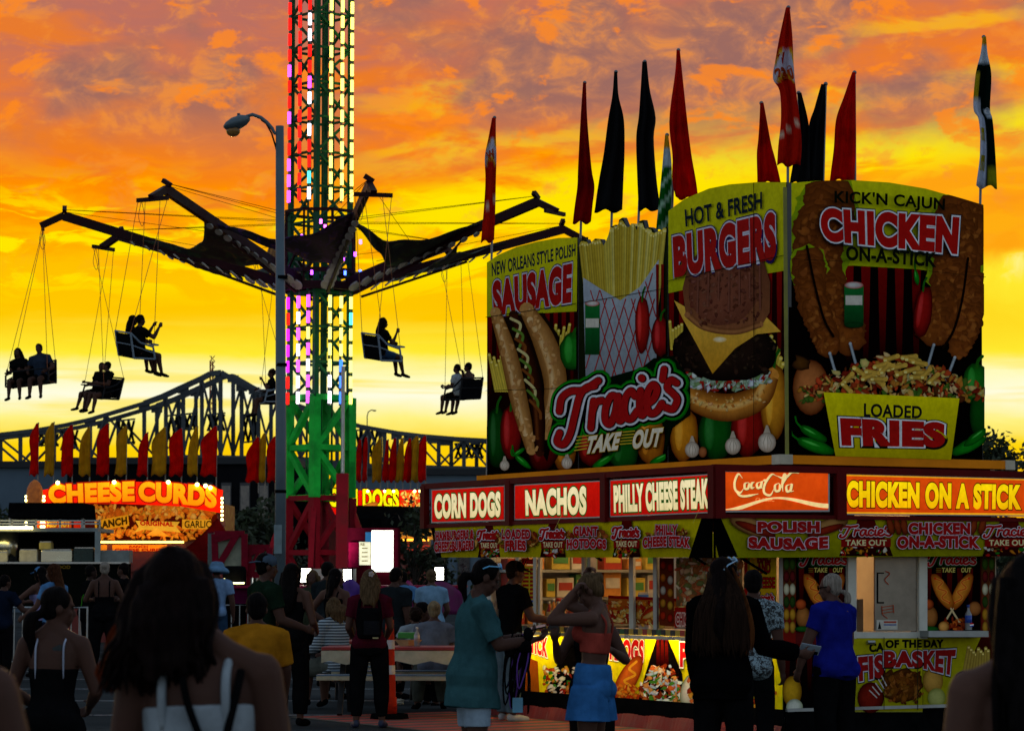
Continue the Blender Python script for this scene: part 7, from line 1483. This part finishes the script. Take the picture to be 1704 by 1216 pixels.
# coral crop top woman with both hands in her hair, and the woman behind her
J = person('woman in a coral crop top and blue shorts with both hands raised to her hair', 985, 955, 19.0, 72, [('crop', CORAL, dict(hem=.125, nk=.215, strap=.009)), ('shorts', BSHORT, dict(len=.62, flare=.06, waist=.075, fold=.010, g=.024))], ('bun', 'dblond'), pose=dict(hp=34, hy=4, lean=-5, la=((-.12, 1, -.05), (.22, -.62, .85)), ra=((.15, 1, .34), (-.25, -.55, .85)), palml=(.3, -.6, -.3), palmr=(-.3, -.6, -.3), curl=.9), vox=.008, eyes=True, skin='light', key='coral')
J = person('woman in a black top behind the coral top woman, holding up a phone', 985, 992, 21.2, 176, [('tank', BLK, dict(nk=.24)), ('pants', BLK)], ('long', 'brown', .3), pose=dict(hp=14, la=((-.52, .10, -1), (.55, .9, .45)), ra=((.50, .12, -1), (.10, .75, .75)), palmr=(-.1, -1, .3), curl=.8), vox=.010, skin='mid', wide=1.12, key='behind')
phone('phone held up beside the coral top woman by the woman behind her', J, 'r', mat('phone silver', (.2, .2, .2), .3, .6), off=(0, -.01, .03))
# long haired woman in black
J = person('woman in a black hoodie with very long auburn hair and sunglasses on her head', 1202, 932, 18.6, -16, [('hoodie', fab('deep black', (.0022, .0022, .0025)), dict(hem=-.09, loose=.028)), ('pants', BLK), ('glasses_up', mat('pale blue lens', (.25, .45, .65), .15, spec=.8))], ('long', 'sable', .50), pose=dict(hy=-48, hp=2, ra=((.42, .22, -1), (1, .72, -.22)), la=((-.14, .02, -1), (.0, .6, -1)), palmr=(-.8, 0, .4), curl=.6), vox=.009, eyes=True, skin='light', wide=1.08, key='long')
phone('phone in the outstretched hand of the long haired woman in black', J, 'r', mat('phone pale', (.22, .27, .32), .3), off=(0, .02, .03))
hb = MB(); hc, hm = J['head'], J['hm']; rs = random.Random(15)
for i in range(170):
    a = rs.uniform(-1, 1); L = rs.uniform(.40, .56); bk_ = -.10 - .05 * (1 - abs(a)); pts = [hc + hm @ V((.085 * a, -.055, .055)), hc + V((.115 * a, bk_, -.10)), hc + V((.165 * a, bk_ - .06, -L * .55)), hc + V((.19 * a, bk_ - .06, -L * .85)), hc + V((.185 * a + rs.uniform(-.02, .02), bk_ - .05, -L))]
    hb.tube(catmull3(pts, 4), [.010] * 10 + [.009, .009, .008, .007, .005, .003, .0015], 5)
o = bpy.data.objects.new('loose_hair', hb.mesh('loose_hair', HAIR['brown'], None, True)); COL.objects.link(o); o.parent = J['root']
hb = MB()
for i in range(26):
    q = .8 + .25 * rs.random(); pts = [hc + V((.06, -.05, .05)), hc + V((.125 * q, -.08, -.08)), hc + V((.195 * q, -.15, -.26)), hc + V((.215 * q, -.155, -.40)), hc + V((.20 * q, -.15, -.50 - .04 * rs.random()))]
    hb.tube(catmull3(pts, 4), [.006] * 12 + [.005, .004, .003, .002, .001], 5)
o = bpy.data.objects.new('auburn_hair', hb.mesh('auburn_hair', hairmat('hair bright auburn', (.075, .024, .007)), None, True)); COL.objects.link(o); o.parent = J['root']
person('man in a black and white printed shirt half hidden behind the long haired woman', 1252, 952, 23.0, -25, [('tee', PATT, dict(hem=-.08, loose=.03)), ('pants', BLK)], ('short', 'black'), 'm', pose=dict(hy=20), vox=.011)
J = person('woman in a royal blue tee with greying blond ponytail and glasses at the trailer door', 1388, 958, 23.2, 38, [('tee', ROYAL, dict(hem=-.07, loose=.035, fold=.010)), ('pants', BLK), ('glasses', blk)], ('lowpony', 'grey', .10), pose=dict(hy=26, hp=6, la=((-.42, .18, -1), (-.10, .35, -1)), ra=((.22, .12, -1), (-.2, .6, -1))), vox=.010, wide=1.24, eyes=True, skin='light')
# counter customer, queue and table people
J = person('man in a black tee and cap leaning an arm on the food counter', 846, 935, 30.3, -62, [('tee', BLK, dict(hem=-.06, loose=.03)), ('pants', JEAN, dict(g=.02, flare=.01)), ('cap', BLK)], ('short', 'brown'), 'm', 'light', dict(lean=6, hy=-8, ra=((.25, .35, -1), (.25, 1, -.12)), la=((-.25, .1, -1), (.1, .5, -1))), vox=.012, shoes=mat('white sneaker', (.35, .33, .32), .6), eyes=True)
person('kid in a mustard yellow tee between the foreground woman and the woman in black', 428, 995, 20.0, 8, [('tee', MUST, dict(hem=-.101, slv=.9, loose=.055, fold=.010)), ('pants', DKGREY)], ('short', 'black'), pose=dict(lean=5, la=((-.25, .1, -1), (.05, .4, -1)), ra=((.22, .1, -1), (0, .5, -1))), vox=.010, sex='m')
person('man in a dark green tee and backward cap with a denim crown, facing right', 437, 924, 27.0, -62, [('tee', DGREEN, dict(hem=-.06, loose=.025)), ('pants', BLK), ('cap', fab('cap denim', (.05, .075, .11)), dict(back=True))], ('short', 'black'), 'm', 'mid', dict(hy=-4, hp=4, ra=((.2, .25, -1), (-.1, 1, -.3))), vox=.011, eyes=True)
person('tall woman in a black jumpsuit and sandals with long dark hair, back turned', 484, 940, 29.4, -14, [('tank', BLK, dict(nk=.235)), ('pants', BLK, dict(g=.016, flare=.015, len=1.85))], ('long', 'black', .40), pose=dict(hy=-15, ra=((.30, -.05, -1), (-.15, .95, -.35)), la=((-.2, .1, -1), (.2, .9, -.4))), vox=.011, skin='light')
person('woman in a black tank top with one hand on her hip, looking right', 556, 948, 36.0, -25, [('tank', BLK, dict(nk=.24)), ('pants', BLK)], ('long', 'black', .26), pose=dict(hy=-48, la=((-.75, -.15, -.9), (.75, .35, -.55)), ra=((.22, .05, -1), (0, .6, -1))), vox=.012, skin='light')
person('man with short dark hair behind the shoulder of the woman with hand on hip', 543, 937, 40, -40, [('tee', DKGREY), ('pants', BLK)], ('short', 'black'), 'm', pose=dict(hy=-15), vox=.015, eyes=False)
person('woman facing the camera in the crowd left of the second flood light', 521, 950, 41, 172, [('tee', fab('olive', (.03, .035, .02))), ('pants', BLK)], ('long', 'dblond', .25), pose=dict(), vox=.015, eyes=True)
seat = dict(ll=((-.12, 1, -.12), (-.05, -.05, -1)), rl=((.12, 1, -.12), (.05, -.02, -1)))
person('seated woman in a blue and white striped top and khaki capris, back to the camera', 562, 998, 33.0, 48, [('tee', STRIPE, dict(slv=1.55, hem=-.07, loose=.03)), ('pants', KHAKI, dict(len=1.35, g=.014))], ('bob', 'dblond', .18), pose=dict(seat, hipz=.56, lean=6, hy=-30, la=((-.2, .35, -1), (.2, .9, -.3)), ra=((.2, .3, -1), (-.2, .9, -.3))), H=1.63, vox=.012, wide=1.25, skin='light')
J = person('woman in a maroon tee and black backpack with blond hair clipped half up', 615, 950, 29.0, 2, [('tee', MAROON, dict(hem=-.03)), ('pants', BLK, dict(len=1.86, g=.012))], ('long', 'dblond', .27), pose=dict(hp=8, la=((-.22, .05, -1), (.2, .9, -.5)), ra=((.22, .05, -1), (-.2, .9, -.5)), ll=((-.09, .02, -1), (-.02, -.03, -1)), rl=((.09, .02, -1), (.02, -.03, -1))), vox=.011, skin='light', key='mar', shoes=mat('blue strap sandal', (.012, .018, .05), .6))
ring = J['ring']; bk = thing('backpack', 'small black backpack on the back of the woman in maroon', 'backpack', J['M'] @ J['pel']); c, a, b = ring(.13, .02); p = J['M'] @ (c - b - V((0, .05, 0))); MB().box(p, (.25, .11, .32)).build('pack', BLK, bk, bevel=.04); MB().box(p + V((.03, -.065, -.05)), (.17, .03, .15)).build('pocket', fab('pocket', (.010, .010, .012)), bk, bevel=.012); MB().box(p + V((.07, -.06, -.15)), (.06, .006, .014)).build('tag', mat('tag cream', (.4, .32, .15), .5), bk)
mb = MB()
for kx in (-1, 1): mb.tube(catmull3([J['M'] @ (lambda c: c[0] + c[1].normalized() * kx * x_ + c[2] * q)(ring(t, .022)) for t, x_, q in ((.06, .11, -1.0), (.17, .12, -1.05), (.262, .10, -.75), (.292, .085, .05), (.255, .10, .85), (.16, .12, .9))]), .016, 6)
mb.build('straps', BLK, bk, True); c = J['head']; t = thing('hair_claw', 'pale flower hair clip in the hair of the woman in maroon', 'hair clip', J['M'] @ (c + J['hm'] @ V((.02, -.115, .05)))); p = V(t.location); mb = MB()
for i in range(5): mb.ell(p + V((.018 * math.cos(i * 1.257), -.006, .018 * math.sin(i * 1.257))), (.014, .009, .014), n=8, m=6)
mb.build('petals', mat('clip pale', (.42, .34, .34), .5), t, True); MB().ell(p + V((0, -.012, 0)), (.009, .007, .009), n=8, m=6).build('centre', mat('clip centre', (.3, .2, .1), .5), t)
person('man in a black tee behind the woman in maroon, looking down to the right', 655, 946, 36, -38, [('tee', DKGREY, dict(loose=.03)), ('pants', BLK)], ('short', 'black'), 'm', 'mid', dict(hp=14), vox=.013, wide=1.1)
person('woman in a light blue tee with a dark cross strap and short blond hair', 718, 949, 42, 4, [('tee', PBLUE, dict(loose=.03)), ('pants', NAVY), ('crossstrap', blk)], ('bun', 'dblond'), pose=dict(la=((-.2, .2, -1), (.2, .9, -.2)), ra=((.3, .1, -1), (-.2, .8, -.5))), vox=.014, wide=1.12, skin='light')
person('small child with curly brown hair in a white tee at the picnic table', 692, 1004, 33.3, 24, [('tee', WHITE), ('shorts', NAVY)], ('curly', 'brown'), 'm', 'light', dict(seat, hipz=.62, la=((-.5, .4, -1), (-.3, .9, 0))), H=1.18, vox=.012)
person('bearded man leaning in from the left over the picnic table beside the child', 668, 1000, 34.2, -70, [('tee', BLK), ('pants', BLK)], ('short', 'black'), 'm', 'mid', dict(seat, hipz=.50, lean=24, hy=-20), H=1.72, vox=.013)
person('seated elder in a grey tee with blond hair, back to the camera at the table', 724, 1005, 32.9, 10, [('tee', GREYT, dict(loose=.03)), ('pants', KHAKI)], ('bun', 'blond'), 'f', 'light', dict(seat, hipz=.52, lean=8, la=((-.4, .3, -1), (.2, .9, -.1))), H=1.62, vox=.012, wide=1.22)
person('person in jeans with crossed ankles on the far bench of the picnic table', 666, 1012, 33.0, 168, [('tee', BLK), ('pants', NAVY)], ('short', 'brown'), 'm', 'mid', dict(seat, hipz=.50, lean=14), H=1.66, vox=.013) if False else None
# left background
person('person in a navy shirt at the left edge reaching an arm to the right', 6, 958, 42, -40, [('tee', NAVY, dict(loose=.03)), ('pants', BLK)], ('short', 'black'), 'm', 'mid', dict(ra=((.4, .5, -.8), (.2, 1, -.15))), vox=.014)
person('woman in a white tank top and pale blue cap, arms stretched to the left', 70, 944, 44, 60, [('tank', LILAC, dict(nk=.22)), ('pants', BLK), ('cap', SKY)], ('long', 'black', .28), pose=dict(la=((-.3, .8, -.6), (.0, 1, -.15)), ra=((.2, .8, -.7), (-.1, 1, -.1))), vox=.014, skin='light')
person('woman in a sky blue shirt with long brown hair beside the woman with the cap', 92, 940, 40, 55, [('tee', SKY, dict(hem=-.10, loose=.04)), ('pants', NAVY)], ('long', 'auburn', .42), pose=dict(hy=18, la=((-.3, .4, -1), (-.1, .8, -.5))), vox=.014, skin='light')
person('woman in an open backed black dress with a grey blond bun near the barricade', 174, 936, 47, 5, [('tank', BLK, dict(nk=.15)), ('pants', BLK, dict(g=.03))], ('bun', 'grey'), pose=dict(la=((-.5, .1, -1), (.3, .9, 0)), ra=((.5, .1, -1), (-.3, .9, 0)), ll=((-.14, .02, -1), (-.05, 0, -1)), rl=((.12, .02, -1), (.04, 0, -1))), vox=.014, skin='mid', wide=1.1)
person('person in black with a lime green strap left of the woman with the bun', 148, 942, 48.5, -60, [('tee', BLK), ('pants', BLK), ('crossstrap', LIME)], ('short', 'black'), 'm', 'dark', dict(ra=((.3, .6, -.8), (.2, 1, .1))), vox=.015)
person('dark clothed person right of the woman with the bun, facing left', 208, 938, 49, 70, [('tee', BLK), ('pants', BLK)], ('short', 'black'), 'm', 'mid', dict(la=((-.3, .6, -.8), (-.1, 1, -.2))), vox=.015)
person('person in a wide pale blue hat and light tee watching the ride', 360, 938, 48, -8, [('tee', fab('pale blue tee', (.15, .25, .42)), dict(loose=.02)), ('pants', fab('dark jeans', (.015, .035, .07))), ('buckethat', fab('hat blue', (.10, .19, .30)))], ('short', 'brown'), 'm', 'mid', dict(la=((-.3, 0, -1), (.3, .8, -.4)), ra=((.25, 0, -1), (0, .3, -1))), vox=.014)
person('person in dark clothes behind the low counter left of the capped man', 312, 946, 54, 10, [('tee', BLK), ('pants', BLK)], ('short', 'black'), 'm', 'dark', {}, vox=.016)
person('worker in pale blue behind the table crowd, left of the tilted flood light', 672, 952, 50, 20, [('tee', SKY), ('pants', BLK)], ('short', 'black'), 'm', 'mid', {}, vox=.015)
person('woman with dark hair standing at the right behind the trailer end', 1676, 962, 34, 30, [('tee', NAVY), ('pants', BLK)], ('bun', 'black'), 'f', 'mid', {}, vox=.013)
# ------------------------------------------------------------------ swing chairs and riders
rope_m = mat('swing rope', (.22, .06, .012), .6); frame_l = mat('chair frame pale', (.16, .21, .26), .5, spec=.1); frame_d = mat('chair frame dark', (.012, .013, .015), .5, spec=.05); shell = mat('chair shell', (.005, .0055, .007), .6, spec=0)
def chair(label, px, py, Y, yaw, arm, tiltx=0, tilty=0, fm=frame_d, w_=.98, riders=()):
    c = at(px, py, Y); M3 = Euler((R(tiltx), R(tilty), R(yaw))).to_matrix(); Q = lambda x, y, z: c + M3 @ V((x, y, z))
    t = thing('swing_chair', label, 'swing chair', c, 'double swing chairs hanging from the ride arms'); h = w_ / 2
    MB().box(Q(0, .02, 0), (w_, .42, .035), M3).build('seat', shell, t); mb = MB(); mb.prism([Q(-h, -.20, .02), Q(h, -.20, .02), Q(h, -.30, .50), Q(-h, -.30, .50)], M3 @ V((0, -.02, 0))); mb.build('backrest', shell, t)
    for kx in (-1, 1):
        mb = MB(); x = kx * (h + .015); pts = [(x, .26, 0), (x, -.22, 0), (x, -.33, .54), (x, -.10, .34), (x, .20, .26), (x, .26, 0)]
        for a, b in zip(pts, pts[1:]): mb.tube([Q(*a), Q(*b)], .022, 8)
        mb.tube([Q(x, -.26, .27), Q(x, .22, .13)], .014, 6); mb.build('side_frame', fm, t)
    mb = MB(); mb.tube([Q(-h, -.325, .53), Q(h, -.325, .53)], .02, 8); mb.tube([Q(-h, .25, -.01), Q(h, .25, -.01)], .02, 8); mb.tube([Q(-h, -.27, .28), Q(h, -.27, .28)], .012, 6); mb.build('cross_bar', fm, t)
    mb = MB(); mb.tube(catmull3([Q(-h, .10, .30), Q(-h + .05, .34, .30), Q(0, .38, .30), Q(h - .05, .34, .30), Q(h, .10, .30)]), .016, 8); mb.build('lap_bar', fm, t)
    tip, n_ = TIPS[arm]; att = [tip - n_ * .40, tip - n_ * .2, tip + n_ * .2, tip + n_ * .40]; low = [Q(-h, -.33, .54), Q(-h, .22, .27), Q(h, .22, .27), Q(h, -.33, .54)]
    if (low[0] - att[0]).length + (low[3] - att[3]).length > (low[3] - att[0]).length + (low[0] - att[3]).length: att = att[::-1]
    for a, b in zip(att, low): MB().tube([a, b], .0065, 5).build('rope', rope_m, t)
    a = (att[0] + att[1]) / 2; MB().tube(catmull3([a, a + V((.07, 0, -.35)), a + V((.02, 0, -.55)), a + V((-.06, 0, -.35)), a + V((-.01, 0, -.02))]), .007, 5).build('safety_loop', rope_m, t)
    for x, lab, wr, hr, sx, ps in riders:
        b = Q(x, .0, .06); H = 1.66 if sx == 'm' else 1.58; d = dict(ll=((-.08, 1, -.10), (-.03, .10, -1)), rl=((.08, 1, -.10), (.03, .22, -1)), la=((-.15, .3, -1), (.1, 1, .1)), ra=((.15, .3, -1), (-.1, 1, .1)), lean=-4, hipz=.085); d.update(ps)
        person(lab, px, py, Y, yaw, wr, hr, sx, 'mid', d, 'riders on the swings', H, .017, base=b, tilt=(tiltx, tilty), shoes=BLK)
TB = ('tee', BLK); SB = ('shorts', BLK)
chair('double swing chair at the far left carrying a long haired rider and a broad one', 52, 640, 63.6, 168, 0, 0, 6, frame_d, 1.02, (
    (.27, 'long haired swing rider sitting on the left of the leftmost chair', [TB, ('shorts', BLK)], ('long', 'black', .30), 'f', {}), (-.25, 'broad shouldered rider sitting on the right of the leftmost chair', [('tee', fab('rider blue', (.02, .03, .05))), SB], ('short', 'black'), 'm', dict(la=((-.5, .1, -1), (.3, .8, -.3)), ra=((.5, .1, -1), (-.3, .8, -.3))))))
chair('swing chair second from the left with a kissing couple facing left', 168, 662, 69.0, 130, 7, 0, -6, frame_d, .95, (
    (-.24, 'rider leaning left toward a companion in the second swing chair', [TB, SB], ('short', 'black'), 'm', dict(hy=-35, side=10)), (.24, 'rider in the second swing chair turning to kiss the companion', [TB, SB], ('bun', 'black'), 'f', dict(hy=40, side=-10))))
chair('pale framed swing chair left of the tower with two riders facing right', 226, 594, 59.6, -62, 1, 0, 8, frame_l, .95, (
    (-.24, 'long haired rider nearest the backrest in the pale framed left chair', [TB, SB], ('long', 'black', .28), 'f', dict(hy=-8)), (.24, 'rider holding up a phone in the pale framed left chair', [TB, SB], ('short', 'black'), 'm', dict(la=((-.1, .9, -.5), (.1, .5, 1)), ra=((.1, .9, -.5), (-.1, .5, 1))))))
chair('swing chair half hidden behind the street lamp pole, facing left', 452, 670, 71.0, 105, 6, 0, 0, frame_l, .9, (
    (.2, 'curly haired rider half hidden behind the street lamp pole', [TB, SB], ('curly', 'brown'), 'f', dict(la=((-.2, .6, -.8), (.2, .5, 1)))),))
chair('pale framed swing chair right of the tower with a single rider', 636, 598, 58.7, -62, 2, 0, 8, frame_l, .8, (
    (.0, 'single long haired rider in the chair right of the tower', [TB, ('shorts', DENIM)], ('long', 'black', .30), 'f', dict(ra=((.15, .6, -.8), (-.1, .4, 1)), hy=-6)),))
chair('swing chair beside the billboard with two riders seen from behind', 770, 664, 70.5, 58, 5, 0, -4, frame_d, .95, (
    (-.26, 'rider with a dark braid and white tee in the chair beside the billboard', [('tee', WHITE), SB], ('lowpony', 'black', .3), 'f', dict(hy=20)), (.26, 'bare shouldered short haired rider in the chair beside the billboard', [('shorts', BLK)], ('short', 'black'), 'm', dict(hy=25))))
